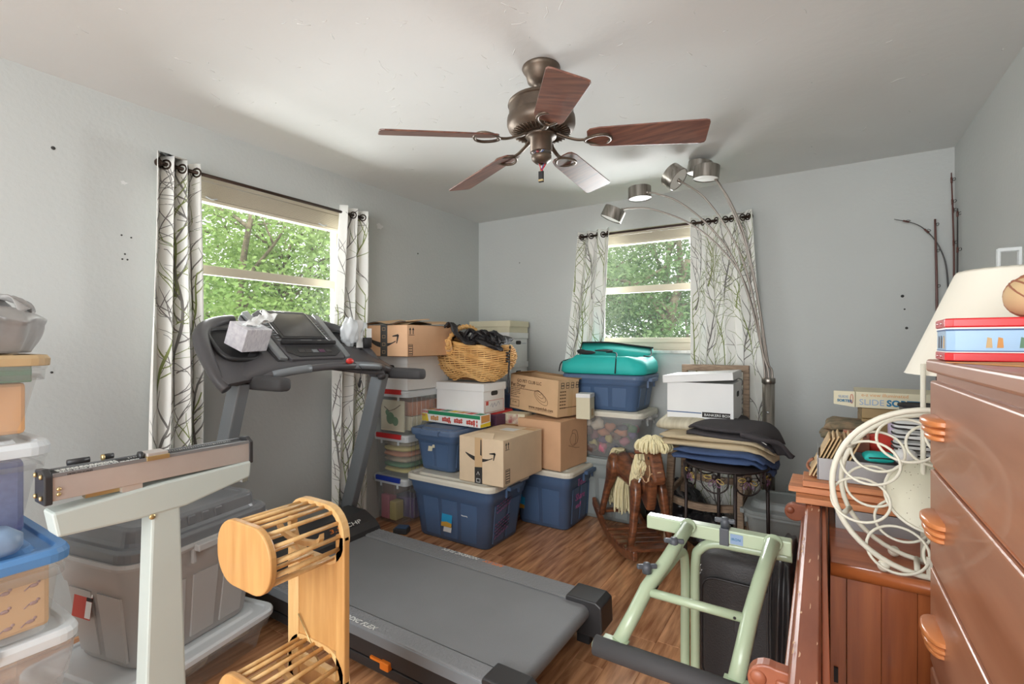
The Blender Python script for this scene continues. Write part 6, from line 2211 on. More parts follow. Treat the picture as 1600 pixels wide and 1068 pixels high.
# black bin bags behind the horse
for i, (x, y, s, lab) in enumerate(((-0.88, 3.55, 0.215, 'crumpled black bin bag on the floor between the rocking horse and bar chair'), (-0.60, 3.27, 0.16, 'crumpled black bin bag on the floor beneath the bar chair'))):
    rng = random.Random(40 + i)
    o = G().ball((0, 0, s * 0.75), (s * 0.95, s * 0.8, s * 0.75), 48, 28, warp=lambda p: 1 + 0.06 * math.sin(9 * p.x + 7 * p.z) + 0.05 * math.sin(17 * p.y - 11 * p.z) + 0.035 * math.sin(31 * p.x + 23 * p.y)).build('bin_bag', 'bagblack')
    o.location = (x, y, 0)
    tag(o, lab, 'bag')

# pale grey totes at right behind the stool
t1 = tote('storage_tote', 'pale grey tote with raised lid between the iron stool and the boards', 'storage tote', (-0.15, 3.09, 0), 0.42, 0.35, 0.37, 0, 'palegrey', None, style='plain', group=None, r=0.06, taper=0.88, rim=0.02)
g = G()
w, d = 0.41, 0.34
g.rsec([(w, d, 0.07, 0.365), (w + 0.02, d + 0.02, 0.075, 0.37), (w + 0.02, d + 0.02, 0.075, 0.39), (w - 0.05, d - 0.05, 0.06, 0.40), (w - 0.07, d - 0.07, 0.06, 0.43), (w - 0.10, d - 0.10, 0.05, 0.438), (w - 0.14, d - 0.14, 0.05, 0.438), (w - 0.15, d - 0.15, 0.05, 0.432)], 6, False, True, True)
g.build('lid', 'palegrey', t1, bevel=0.004)
t2 = tote('storage_tote', 'pale grey tote against the back wall right of the arc lamp', 'storage tote', (0.14, 3.53, 0), 0.60, 0.42, 0.42, 0, 'palegrey', 'palegrey', style='plain', r=0.06, taper=0.88, rim=0.02)

# ============================================================ arc lamp with five heads
def arc_lamp():
    bx, by = -0.268, 3.32
    t = thing('arc_lamp', 'brushed nickel arc floor lamp with five drum heads', 'floor lamp', (bx, by, 0))
    G().lathe([(0.13, 0), (0.13, 0.012), (0.12, 0.016), (0.03, 0.018)], 40).build('base', 'nickel', t)
    arms = [
        ([(-1.10, 3.10, 2.168), (-1.055, 3.12, 2.176), (-0.919, 3.156, 2.156), (-0.689, 3.192, 2.038), (-0.508, 3.228, 1.858), (-0.387, 3.264, 1.645), (-0.314, 3.3, 1.315)], (-1.165, 3.10, 2.150), (0.42, 0.1, 0.90)),
        ([(-0.93, 3.10, 2.252), (-0.88, 3.12, 2.24), (-0.758, 3.156, 2.181), (-0.594, 3.192, 2.026), (-0.454, 3.228, 1.813), (-0.363, 3.264, 1.547), (-0.304, 3.3, 1.258)], (-1.000, 3.14, 2.272), (-0.03, 0, 1)),
        ([(-0.73, 3.10, 2.285), (-0.692, 3.12, 2.26), (-0.606, 3.156, 2.185), (-0.502, 3.192, 2.026), (-0.407, 3.228, 1.817), (-0.342, 3.264, 1.546), (-0.297, 3.3, 1.238)], (-0.772, 3.10, 2.325), (-0.72, 0.1, 0.62)),
        ([(-0.59, 3.16, 2.345), (-0.565, 3.16, 2.32), (-0.51, 3.17, 2.235), (-0.413, 3.192, 1.984), (-0.359, 3.228, 1.774), (-0.314, 3.264, 1.507), (-0.28, 3.3, 1.2)], (-0.640, 3.20, 2.385), (0.15, 0, 1)),
        ([(-0.545, 3.06, 2.285), (-0.519, 3.09, 2.245), (-0.454, 3.13, 2.128), (-0.389, 3.192, 1.943), (-0.338, 3.228, 1.696), (-0.3, 3.264, 1.43), (-0.269, 3.3, 1.181)], (-0.572, 3.05, 2.300), (0.08, 0, 1)),
    ]
    offs = [(-0.02, -0.012), (-0.012, 0.012), (0.0, -0.018), (0.012, 0.012), (0.02, -0.010)]
    for (pts, h, nz), (ox, oy) in zip(arms, offs):
        P = [Vector(h)] if False else []
        P = [Vector(p) for p in pts] + [Vector((bx + ox, by + oy, 1.12)), Vector((bx + ox, by + oy, 0.95))]
        G().tube(cr(P, 7), 0.0058, 8).build('arm', 'arm', t, world=True)
        n = Vector(nz).normalized()
        x = n.orthogonal().normalized()
        F = Matrix((x, n.cross(x), n)).transposed().to_4x4()
        F.translation = Vector(h)
        hd = G().lathe([(0.070, -0.040), (0.073, -0.038), (0.073, 0.034), (0.070, 0.036), (0.0, 0.037)], 32, F, cap=False).build('lamp_head', 'nickel', t, world=True)
        e = hd.modifiers.new('edges', 'EDGE_SPLIT')
        e.split_angle = R(40)
        s = -1 if n.z > 0 else -1
        G().lathe([(0.070, -0.036), (0.0, -0.036)], 32, F, cap=False).build('diffuser', 'diffuser', t, world=True)
        a = Vector(pts[0])
        d = (Vector(h) - a).normalized()
        G().cyl(a, a + d * 0.045, 0.011, 12).build('swivel_joint', 'nickel', t, world=True)
        G().cyl(a + d * 0.02, Vector(h) - d * 0.04, 0.007, 10).build('swivel_joint', 'nickel', t, world=True)
    G().cyl((bx, by, 0.02), (bx, by, 1.06), 0.034, 24).build('sleeve', 'nickel', t, world=True)
    G().lathe([(0.034, 0), (0.038, 0.004), (0.038, 0.03), (0.034, 0.034)], 24, Matrix.Translation((bx, by, 1.05))).build('collar', 'nickel', t, world=True)
    G().lathe([(0.007, 0), (0.008, 0.008), (0.002, 0.012)], 12, fr((bx, by - 0.034, 0.88), (1, 0, 0), (0, 0, 1))).build('set_screw', 'chrome', t, world=True)


arc_lamp()

# ============================================================ sage green frame with foam roller
def sage_frame():
    t = thing('sage_frame', 'sage green tubular exercise frame with black foam roller and wing knobs', 'exercise frame', (-0.30, 1.6, 0))
    k = dict(world=True)
    G().bx(-0.512, -0.074, 1.684, 1.724, 0.655, 0.70).build('top_bar', 'sage', t, bevel=0.004, **k)
    # sloping arms with a bend
    A = [(-0.372, 1.675, 0.692), (-0.412, 1.56, 0.612), (-0.448, 1.475, 0.553), (-0.472, 1.425, 0.49), (-0.500, 1.375, 0.425)]
    B = [(-0.123, 1.675, 0.692), (-0.148, 1.56, 0.612), (-0.163, 1.475, 0.553), (-0.174, 1.425, 0.49), (-0.186, 1.375, 0.425)]
    for P in (A, B):
        G().tube(P, 0.021, 14).build('arm', 'sage', t, **k)
        G().lathe([(0.024, -0.004), (0.026, 0), (0.024, 0.004)], 14, Matrix.Translation(P[0]) @ Matrix.Rotation(R(55), 4, 'X')).build('weld', 'sage', t, **k)
    G().cyl((-0.448, 1.47, 0.545), (-0.165, 1.47, 0.545), 0.013, 12).build('cross_tube', 'sage', t, **k)
    G().lathe([(0.004, 0), (0.004, 0.001)], 10, fr((-0.20, 1.4568, 0.545), (1, 0, 0), (0, 0, 1))).build('bolt_hole', 'ink', t, **k)
    # foam roller
    G().cyl((-0.565, 1.355, 0.405), (-0.05, 1.355, 0.405), 0.028, 20).build('foam_roller', 'foam', t, **k)
    G().cyl((-0.572, 1.355, 0.405), (-0.04, 1.355, 0.405), 0.012, 10).build('roller_bar', 'sage', t, **k)
    for (a, b) in ((-0.545, -0.47), (-0.215, -0.14)):
        G().bx(a, b, 1.35, 1.385, 0.425, 0.432).build('mount_plate', 'sage', t, bevel=0.002, **k)
    # U frame below: upright tubes and the upper rail
    for (x, z1, dx) in ((-0.394, 0.50, 0.0), (-0.360, 0.0, 0)):
        pass
    U = cr([(-0.362, 1.742, 0.0), (-0.362, 1.742, 0.30), (-0.362, 1.742, 0.545), (-0.345, 1.742, 0.60), (-0.30, 1.742, 0.628), (-0.22, 1.742, 0.632), (-0.075, 1.742, 0.632)], 6)
    G().tube(U, 0.0155, 12).build('u_frame', 'sage', t, **k)
    U2 = cr([(-0.396, 1.742, 0.0), (-0.396, 1.742, 0.30), (-0.396, 1.742, 0.53), (-0.405, 1.715, 0.585), (-0.428, 1.64, 0.56), (-0.452, 1.56, 0.53)], 6)
    G().tube(U2, 0.0155, 12).build('brace_tube', 'sage', t, **k)
    G().cyl((-0.452, 1.56, 0.53), (-0.462, 1.53, 0.518), 0.018, 12).build('rubber_stop', 'blackm', t, **k)
    # wing knobs
    for (p, rz) in (((-0.398, 1.60, 0.652), 20), ((-0.452, 1.49, 0.60), 35), ((-0.262, 1.70, 0.712), 5)):
        F = Matrix.Translation(p) @ Matrix.Rotation(R(rz), 4, 'Z')
        g = G()
        g.box((0, 0, 0.012), (0.062, 0.014, 0.014), F)
        g.build('wing_knob', 'knob', t, bevel=0.004, **k)
        G().lathe([(0.014, -0.008), (0.015, 0.012), (0.010, 0.022)], 14, F).build('knob_hub', 'knob', t, **k)
    G().bx(-0.276, -0.248, 1.680, 1.728, 0.650, 0.704).build('clamp_sleeve', 'knob', t, bevel=0.002, **k)
    G().bx(-0.244, -0.207, 1.6825, 1.6845, 0.66, 0.692).build('sticker', 'paleblue', t, **k)
    L = Matrix.Translation((0.30, -1.6, 0))
    text('IRON', 0.011, L @ fr((-0.241, 1.6822, 0.672), (1, 0, 0), (0, 0, 1)), 'ink_teal', t)
    return t


sage_frame()

# ============================================================ suitcases
def suitcase():
    t = thing('suitcase', 'upright black soft suitcase with chrome handle behind the sage frame', 'suitcase', (-0.265, 2.16, 0))
    w, d, h = 0.29, 0.36, 0.55
    t.scale = (1, 1, 0.89)
    g = G()
    rows = []
    for (z, k, r) in ((0.02, 0.94, 0.04), (0.04, 1, 0.05), (h * 0.8, 1, 0.05), (h * 0.93, 0.96, 0.05), (h * 0.985, 0.84, 0.05), (h, 0.6, 0.04)):
        rows.append((w * k, d * (0.6 + 0.4 * k) if z > h * 0.85 else d * k, r, z))
    g.rsec(rows, 6, True)
    g.build('shell', 'leather', t)
    # front panel with piping
    F = fr((0, -d / 2, 0), (1, 0, 0), (0, 0, 1))
    pan = [(a, b + 0.245) for a, b in rrect(w - 0.05, 0.43, 0.05, 6)]
    G().prism(pan, 0.012, F).build('front_panel', 'leather', t, bevel=0.004)
    G().tube([tuple(F @ Vector((a, b, 0.012))) for a, b in pan], 0.004, 6, closed=True).build('piping', 'leather2', t)
    zp = cr([(-0.14, -0.13, 0.42), (-0.13, -0.15, 0.50), (-0.09, -0.12, 0.535), (0.0, -0.115, 0.548), (0.09, -0.12, 0.535), (0.13, -0.14, 0.50), (0.14, -0.13, 0.42)], 6)
    G().tube(zp, 0.005, 6).build('zip_track', 'leather2', t)
    for (x, z) in ((-0.128, 0.495), (-0.135, 0.478)):
        G().tube([(x, -0.155, z), (x - 0.006, -0.165, z - 0.012), (x - 0.002, -0.168, z - 0.035), (x + 0.005, -0.163, z - 0.02)], 0.003, 6, closed=True).build('zip_pull', 'chrome', t)
    g = G()
    g.tube(cr([(-0.028, -0.09, 0.548), (-0.030, -0.09, 0.575), (0.0, -0.09, 0.583), (0.030, -0.09, 0.575), (0.028, -0.09, 0.548)], 5), 0.005, 8)
    g.build('handle_ring', 'chrome', t)
    G().prism(rrect(0.07, 0.045, 0.02, 4), 0.006, fr((0, -0.145, 0.518), (1, 0, 0), (0, 0.55, 0.8))).build('handle_tab', 'leather2', t, bevel=0.002)
    G().prism(rrect(0.075, 0.055, 0.01, 3), 0.006, F @ Matrix.Translation((0.03, 0.285, 0.012))).build('buckle_patch', 'leather2', t, bevel=0.002)
    G().lathe([(0.007, 0), (0.006, 0.003)], 12, F @ Matrix.Translation((0.03, 0.28, 0.018))).build('buckle_stud', 'chrome', t)
    G().prism([(-0.02 + 0.03, 0.05), (0.02 + 0.03, 0.05), (0.02 + 0.03, 0.26), (-0.02 + 0.03, 0.26)], 0.004, F @ Matrix.Translation((0, 0, 0.012))).build('strap', 'leather2', t, bevel=0.001)
    for x in (-0.11, 0.11):
        G().cyl((x - 0.01, -0.12, 0.02), (x + 0.01, -0.12, 0.02), 0.02, 12).build('wheel', 'blackm', t)
    for x in (-0.11, 0.11):
        G().cyl((x - 0.01, 0.12, 0.02), (x + 0.01, 0.12, 0.02), 0.02, 12).build('wheel', 'blackm', t)


suitcase()
t = thing('garment_bag', 'black leather garment bag hanging in folds beside the suitcase', 'bag', (-0.095, 1.93, 0.0))
secs = []
for j in range(13):
    z = 0.02 + 0.57 * j / 12
    row = []
    for k in range(48):
        a = 2 * PI * k / 48
        w = 1 + 0.14 * math.sin(8 * a + 0.6 * math.sin(z * 9)) * (1 - 0.3 * j / 12)
        sq = 1 - 0.25 * (j == 12) - 0.1 * (j == 11)
        row.append((0.042 * w * math.cos(a) * sq, 0.20 * w * math.sin(a) * sq, z))
    secs.append(row)
G().loft(secs, True).build('bag_body', 'leather2', t)
for k in range(3):
    G().tube(cr([(-0.045, -0.15 + 0.1 * k, 0.57), (-0.052, -0.14 + 0.1 * k, 0.4), (-0.049, -0.155 + 0.1 * k, 0.2), (-0.05, -0.15 + 0.1 * k, 0.04)], 5), 0.004, 6).build('bag_seam', 'leather', t)

# ============================================================ headboard
def headboard():
    t = thing('headboard', 'worn mahogany bed headboard standing on edge beside the desk', 'headboard', (0.0, 1.4, 0))
    k = dict(world=True)
    YA, YB = 0.55, 2.235
    # top rail with moulding and right strip
    g = G()
    prof = [(-0.047, 0.735), (-0.044, 0.748), (-0.036, 0.752), (-0.004, 0.752), (0.0, 0.744), (0.0, 0.70), (-0.047, 0.70)]
    g.prism([(x, z) for x, z in prof], YB - YA, fr((0, YB, 0), (1, 0, 0), (0, 0, 1)))
    g.build('top_rail', 'mahog', t, bevel=0.002, **k)
    G().bx(0.001, 0.013, YA, YB - 0.02, 0.66, 0.737).build('side_strip', 'mahog2', t, bevel=0.003, label='orange wooden strip on the right side', **k)
    G().bx(-0.036, -0.008, YA + 0.05, YB - 0.05, 0.15, 0.70).build('panel', 'mahog', t, **k)
    for y in (YA + 0.05, YB - 0.05):
        G().bx(-0.045, -0.003, y - 0.03, y + 0.03, 0.0, 0.70).build('post', 'mahog', t, bevel=0.004, **k)
    G().bx(-0.062, -0.036, YA + 0.05, YB - 0.05, 0.60, 0.655).build('left_moulding', 'mahog', t, bevel=0.006, **k)
    G().bx(-0.070, -0.040, 1.0, 1.03, 0.62, 0.69).build('left_moulding', 'mahog', t, bevel=0.006, **k)
    # carved scroll brackets on the left face
    for (yc, zc) in ((2.12, 0.665), (1.02, 0.675)):
        g = G()
        poly = []
        for j in range(15):
            a = R(70 + 250 * j / 14)
            poly.append((0.035 * math.cos(a), 0.033 * math.sin(a)))
        poly += [(0.035, -0.05), (0.035, 0.03)]
        g.prism(poly, 0.028, fr((-0.082, yc + 0.014, zc), (1, 0, 0), (0, 0, 1)))
        g.build('scroll_bracket', 'mahog', t, bevel=0.006, **k)
        G().ball((-0.098, yc - 0.014, zc + 0.006), (0.014, 0.006, 0.014), 12, 8).build('scroll_eye', 'mahog', t, **k)
    # chipped paint
    rng = random.Random(3)
    for j in range(22):
        y = 0.8 + rng.random() ** 1.3 * 1.3
        x = rng.choice((-0.006, -0.006, -0.042, -0.025 + rng.uniform(-.01, .01)))
        L = rng.uniform(0.003, 0.018) * y * 0.7
        w = rng.uniform(0.0008, 0.002)
        poly = [(x - w, y - L), (x + w * 0.6, y - L * 0.6), (x + w, y + L * 0.4), (x - w * 0.3, y + L)]
        G().prism(poly, 0.0006, Matrix.Translation((0, 0, 0.752))).build('paint_chip', 'chip', t, **k)
    return t


headboard()

# ============================================================ desk
def desk():
    t = thing('desk', 'reddish cherry wood desk with boarded side beside the tall chest', 'desk', (0.34, 1.95, 0))
    k = dict(world=True)
    X0, X1, Y0, Y1, Z = 0.022, 0.655, 1.60, 2.36, 0.69
    G().bx(X0, X1, Y0 + 0.02, Y1, Z - 0.028, Z).build('top', 'desktop', t, bevel=0.003, **k)
    G().cyl((X0, Y0 + 0.012, Z - 0.015), (X1, Y0 + 0.012, Z - 0.015), 0.018, 14).build('rounded_edge', 'edge', t, **k)
    for (a, b) in ((X0, 0.058), (0.0605, 0.135), (0.1365, 0.21), (0.2115, 0.285), (0.2865, 0.36), (0.3615, 0.50), (0.5015, X1)):
        G().bx(a - 0.0004, b + 0.0004, Y0 + 0.028, Y0 + 0.045, 0.05, Z - 0.03).build('side_board', 'deskwood', t, bevel=0.0006, **k)
    G().bx(X0, X0 + 0.018, Y0 + 0.05, Y1 - 0.01, 0.05, Z - 0.03).build('front_panel', 'deskwood', t, bevel=0.002, **k)
    G().bx(X1 - 0.018, X1, Y0 + 0.05, Y1 - 0.01, 0.05, Z - 0.03).build('back_panel', 'deskwood', t, bevel=0.002, **k)
    G().bx(X0 + 0.02, X1 - 0.02, Y1 - 0.03, Y1 - 0.01, 0.05, Z - 0.03).build('far_panel', 'deskwood', t, bevel=0.002, **k)
    for (x, y) in ((X0 + 0.03, Y0 + 0.06), (X1 - 0.03, Y0 + 0.06), (X0 + 0.03, Y1 - 0.04), (X1 - 0.03, Y1 - 0.04)):
        G().bx(x - 0.022, x + 0.022, y - 0.022, y + 0.022, 0, 0.05).build('foot', 'deskwood', t, bevel=0.003, **k)
    G().bx(X0 + 0.008, X0 + 0.018, Y0 + 0.02, Y0 + 0.028, 0.36, 0.40).build('hinge', 'ink', t, **k)


desk()

# things on the desk -----------------------------------------------------
t = thing('metal_tray', 'long grey metal tray lying on the desk under the boards', 'tray', (0.35, 2.06, 0.69))
g = G()
g.bx(-0.31, 0.27, -0.13, 0.13, 0, 0.004)
for (a, b, c, d) in ((-0.31, 0.27, -0.13, -0.126), (-0.31, 0.27, 0.126, 0.13), (-0.31, -0.306, -0.126, 0.126), (0.266, 0.27, -0.126, 0.126)):
    g.bx(a, b, c, d, 0.004, 0.062)
g.build('tray_walls', 'metalgrey', t)
for i, (x0, x1, y0, y1, z, lab) in enumerate(((-0.075, 0.58, 1.93, 2.10, 0.755, 'lowest orange-brown board across the grey drawer, behind the wire stand'), (-0.095, 0.55, 1.97, 2.16, 0.776, 'middle orange-brown board of the pile behind the wire stand'), (-0.055, 0.56, 1.99, 2.14, 0.797, 'topmost orange-brown board of the pile behind the wire stand'))):
    cx, cy = (x0 + x1) / 2, (y0 + y1) / 2
    o = G().bx(x0 - cx, x1 - cx, y0 - cy, y1 - cy, 0, 0.019).build('board', 'board', bevel=0.0015)
    o.location = (cx, cy, z)
    o.rotation_euler = (0, 0, R((1.5, -1.5, 0.5)[i]))
    tag(o, lab, 'board', 'boards on the desk')
t = thing('filing_tray', 'grey metal file tray holding manila folders, on the boards', 'tray', (0.28, 2.13, 0.818))
g = G()
g.bx(-0.29, 0.29, -0.10, 0.10, 0, 0.004)
for (a, b, c, d, h) in ((-0.29, 0.29, -0.10, -0.096, 0.075), (-0.29, 0.29, 0.096, 0.10, 0.075), (0.286, 0.29, -0.096, 0.096, 0.075)):
    g.bx(a, b, c, d, 0.004, h)
g.add([(-0.292, -0.10, 0), (-0.292, 0.10, 0), (-0.292, 0.10, 0.09), (-0.292, -0.10, 0.085), (-0.288, -0.10, 0), (-0.288, 0.10, 0), (-0.288, 0.10, 0.09), (-0.288, -0.10, 0.085)], [(3, 2, 1, 0), (4, 5, 6, 7), (0, 1, 5, 4), (1, 2, 6, 5), (2, 3, 7, 6), (3, 0, 4, 7)])
g.build('drawer_walls', 'metalgrey', t)
for k in range(9):
    x = -0.315 + k * 0.011
    o = G().bx(-0.0022, 0.0022, -0.085, 0.085, 0, 0.15 + 0.006 * (k % 3)).build('manila_folder', 'manila')
    o.location = (x, 2.13, 0.823) if False else (0.28 + x, 2.13, 0.8235)
    o.rotation_euler = (0, R(24), 0)
    tag(o, 'manila folder leaning in the grey file tray, one of the row', 'folder', 'manila folders in the tray')
# plastic strap coil at the drawer end
t = thing('frayed_rope', 'short frayed brown rope bundle beside the left end of the file tray', 'rope', (-0.035, 2.14, 0.82))
for k in range(4):
    G().tube(cr([(0.01, -0.01 * k, 0.0), (-0.008, -0.008 * k, 0.02), (-0.002, 0.006 * k, 0.035), (0.010, 0.004 * k, 0.045)], 4), 0.0045, 6).build('rope_strand', 'cork', t)
# supporting cupboard behind the desk
t = thing('cupboard', 'low cupboard behind the desk carrying the wooden box and camouflage cloth', 'cupboard', (0.33, 2.78, 0))
G().bx(-0.31, 0.31, -0.28, 0.28, 0.04, 0.80).build('carcass', 'deskwood', t, bevel=0.003)
G().bx(-0.32, 0.32, -0.29, 0.29, 0.80, 0.822).build('top', 'desktop', t, bevel=0.003)
for x in (-0.15, 0.15):
    G().bx(x - 0.145, x + 0.145, -0.297, -0.281, 0.07, 0.78).build('door', 'deskwood', t, bevel=0.003)
    G().lathe([(0.010, 0), (0.013, 0.012), (0.006, 0.016)], 12, fr((x * 0.2, -0.297, 0.5), (1, 0, 0), (0, 0, 1))).build('knob', 'brass', t)
for (x, y) in ((-0.27, -0.24), (0.27, -0.24), (-0.27, 0.24), (0.27, 0.24)):
    G().bx(x - 0.02, x + 0.02, y - 0.02, y + 0.02, 0, 0.04).build('foot', 'deskwood', t)
t = thing('wooden_box', 'olive wooden box with metal latch below the slide sorter box', 'box', (0.33, 2.76, 0.822))
G().bx(-0.18, 0.20, -0.15, 0.15, 0, 0.145).build('box_base', 'boxwood', t, bevel=0.003)
G().bx(-0.18, 0.20, -0.15, 0.15, 0.147, 0.192).build('box_lid', 'boxwood', t, bevel=0.003)
g = G()
g.bx(-0.09, -0.05, -0.156, -0.15, 0.125, 0.175)
g.bx(-0.083, -0.057, -0.160, -0.155, 0.118, 0.15)
g.build('latch', 'chrome', t, bevel=0.001, label='bright metal latch')
t = thing('slide_sorter_box', 'long cream box lettered SLIDE SORTER on the olive wooden box', 'box', (0.285, 2.76, 1.016), -1)
G().bx(-0.155, 0.26, -0.16, 0.10, 0, 0.068).build('walls', 'creamcard', t, bevel=0.0015)
G().add([], [])
g = G()
g.add([(-0.158, -0.162, 0.0), (-0.235, -0.135, 0.008), (-0.235, -0.135, 0.066), (-0.158, -0.162, 0.068), (-0.156, -0.155, 0.0), (-0.233, -0.128, 0.008), (-0.233, -0.128, 0.066), (-0.156, -0.155, 0.068)],
      [(0, 3, 2, 1), (4, 5, 6, 7), (0, 1, 5, 4), (1, 2, 6, 5), (2, 3, 7, 6), (3, 0, 4, 7)])
g.build('end_flap', 'creamcard', t)
Fs = fr((-0.155, -0.1602, 0), (1, 0, 0), (0, 0, 1))
text('e-z view illuminated', 0.020, Fs @ Matrix.Translation((0.02, 0.049, 0)), 'cookie', t)
text('SLIDE', 0.036, Fs @ Matrix.Translation((0.012, 0.012, 0)), 'paleblue', t)
text('SORTER', 0.036, Fs @ Matrix.Translation((0.108, 0.012, 0)), 'ink_teal', t, bold=0.0016)
Fe = fr((-0.235, -0.1375, 0.006), (0.077, -0.027, 0), (0, 0, 1))
text('SLIDE', 0.016, Fe @ Matrix.Translation((0.018, 0.032, 0)), 'paleblue', t)
text('SORTER', 0.016, Fe @ Matrix.Translation((0.014, 0.014, 0)), 'ink_teal', t, bold=0.0005)
G().tube([tuple(Fe @ Vector((0.07 + 0.005 * math.cos(a), 0.03 + 0.02 * math.sin(a), 0.0004))) for a in [2 * PI * k / 14 for k in range(14)]], 0.001, 4, closed=True).build('oval_mark', 'ink_red', t)
folded('camo_cloth', 'camouflage cloth folded beside the olive wooden box, lower piece', 'cloth', 'camo', 0.10, 2.62, 0.824, 0.16, 0.22, 0.055, 8, 51, 0.01, 1, 0.05)
folded('camo_jacket', 'camouflage garment with grey lining on top of the folded camouflage cloth', 'clothing', 'camo', 0.095, 2.62, 0.882, 0.18, 0.24, 0.07, -6, 53, 0.01, 2, 0.06)
t = thing('glass_bowl', 'dark smoked glass bowl in front of the slide sorter box', 'bowl', (0.325, 2.50, 0.955), 0)
t.location = (0.34, 2.52, 0.8235)
G().lathe([(0.05, 0.0), (0.05, 0.13), (0.035, 0.14), (0.055, 0.16), (0.07, 0.19), (0.074, 0.225), (0.070, 0.225), (0.064, 0.19), (0.045, 0.16), (0.0, 0.155)], 28).build('bowl', 'screen', t)
G().lathe([(0.076, 0.218), (0.079, 0.223), (0.076, 0.228), (0.070, 0.224)], 28).build('bowl_rim', 'blackm', t)
t = thing('striped_box', 'lavender and plum striped box behind the cream wire stand', 'box', (0.295, 2.40, 0.8235))
t.location = (0.285, 2.42, 0.69)
G().bx(-0.06, 0.14, -0.04, 0.04, 0, 0.29).build('walls', 'lavender', t, bevel=0.002)
for k in range(4):
    G().bx(-0.025 + k * 0.042, -0.005 + k * 0.042, -0.0412, -0.0402, 0.15, 0.288).build('plum_stripe', 'plum', t)
t = thing('red_cap', 'red cap lying behind the black and white cushions on the desk', 'cap', (0.19, 2.26, 0.895))
G().ball((0, 0, 0.03), (0.065, 0.05, 0.036), 18, 10).build('crown', 'redcloth', t)
G().ball((0.02, -0.05, 0.008), (0.05, 0.03, 0.006), 16, 6).build('brim', 'redcloth', t)
for k in range(4):
    o = soft('x', 'x', (0.24, 0.13, 0.036), Matrix.Identity(4), seed=60 + k, amp=0.02).build('folded_cloth', 'whitecard')
    o.location = (0.33, 2.15, 0.895 + k * 0.034)
    tag(o, 'white cloth with black edging in the pile behind the wire stand, %s' % ('lowest', 'second', 'third', 'topmost')[k], 'cloth', 'white cloths with black edging')
    for j in (0.3, 0.7):
        G().tube(cr([(0.10, -0.052, 0.036 * j), (-0.08, -0.062, 0.036 * j), (-0.118, -0.05, 0.036 * j), (-0.122, 0.0, 0.036 * j)], 5), 0.0032, 5).build('black_edging', 'ink', o)
t = thing('teal_pouch', 'small teal pouch resting on the file tray behind the wire stand', 'pouch', (0.165, 2.065, 0.894), 12)
soft('x', 'teal', (0.085, 0.05, 0.034), Matrix.Identity(4), seed=70, amp=0.04).build('pouch_body', 'teal', t)
G().tube([(-0.035, -0.024, 0.016), (0, -0.027, 0.018), (0.037, -0.024, 0.016)], 0.0025, 5).build('zip', 'ink', t)
t = thing('brown_box', 'brown wooden box standing behind the teal pouch', 'box', (0.12, 2.22, 0.8945))
G().bx(-0.05, 0.03, -0.02, 0.02, 0, 0.075).build('box_walls', 'mahog', t, bevel=0.003)
G().tube(cr([(-0.05, -0.0205, 0.03), (-0.02, -0.0212, 0.055), (0.02, -0.0212, 0.06)], 4), 0.0015, 5).build('dark_cord', 'ink', t)
t = thing('tissue_ball', 'crumpled white tissue beside the teal pouch', 'tissue', (0.235, 2.065, 0.894))
G().ball((0, 0, 0.026), (0.032, 0.024, 0.026), 20, 12, warp=lambda p: 1 + 0.18 * math.sin(9 * p.x + 7 * p.z) * math.sin(8 * p.y)).build('crumpled_tissue', 'tissue', t)


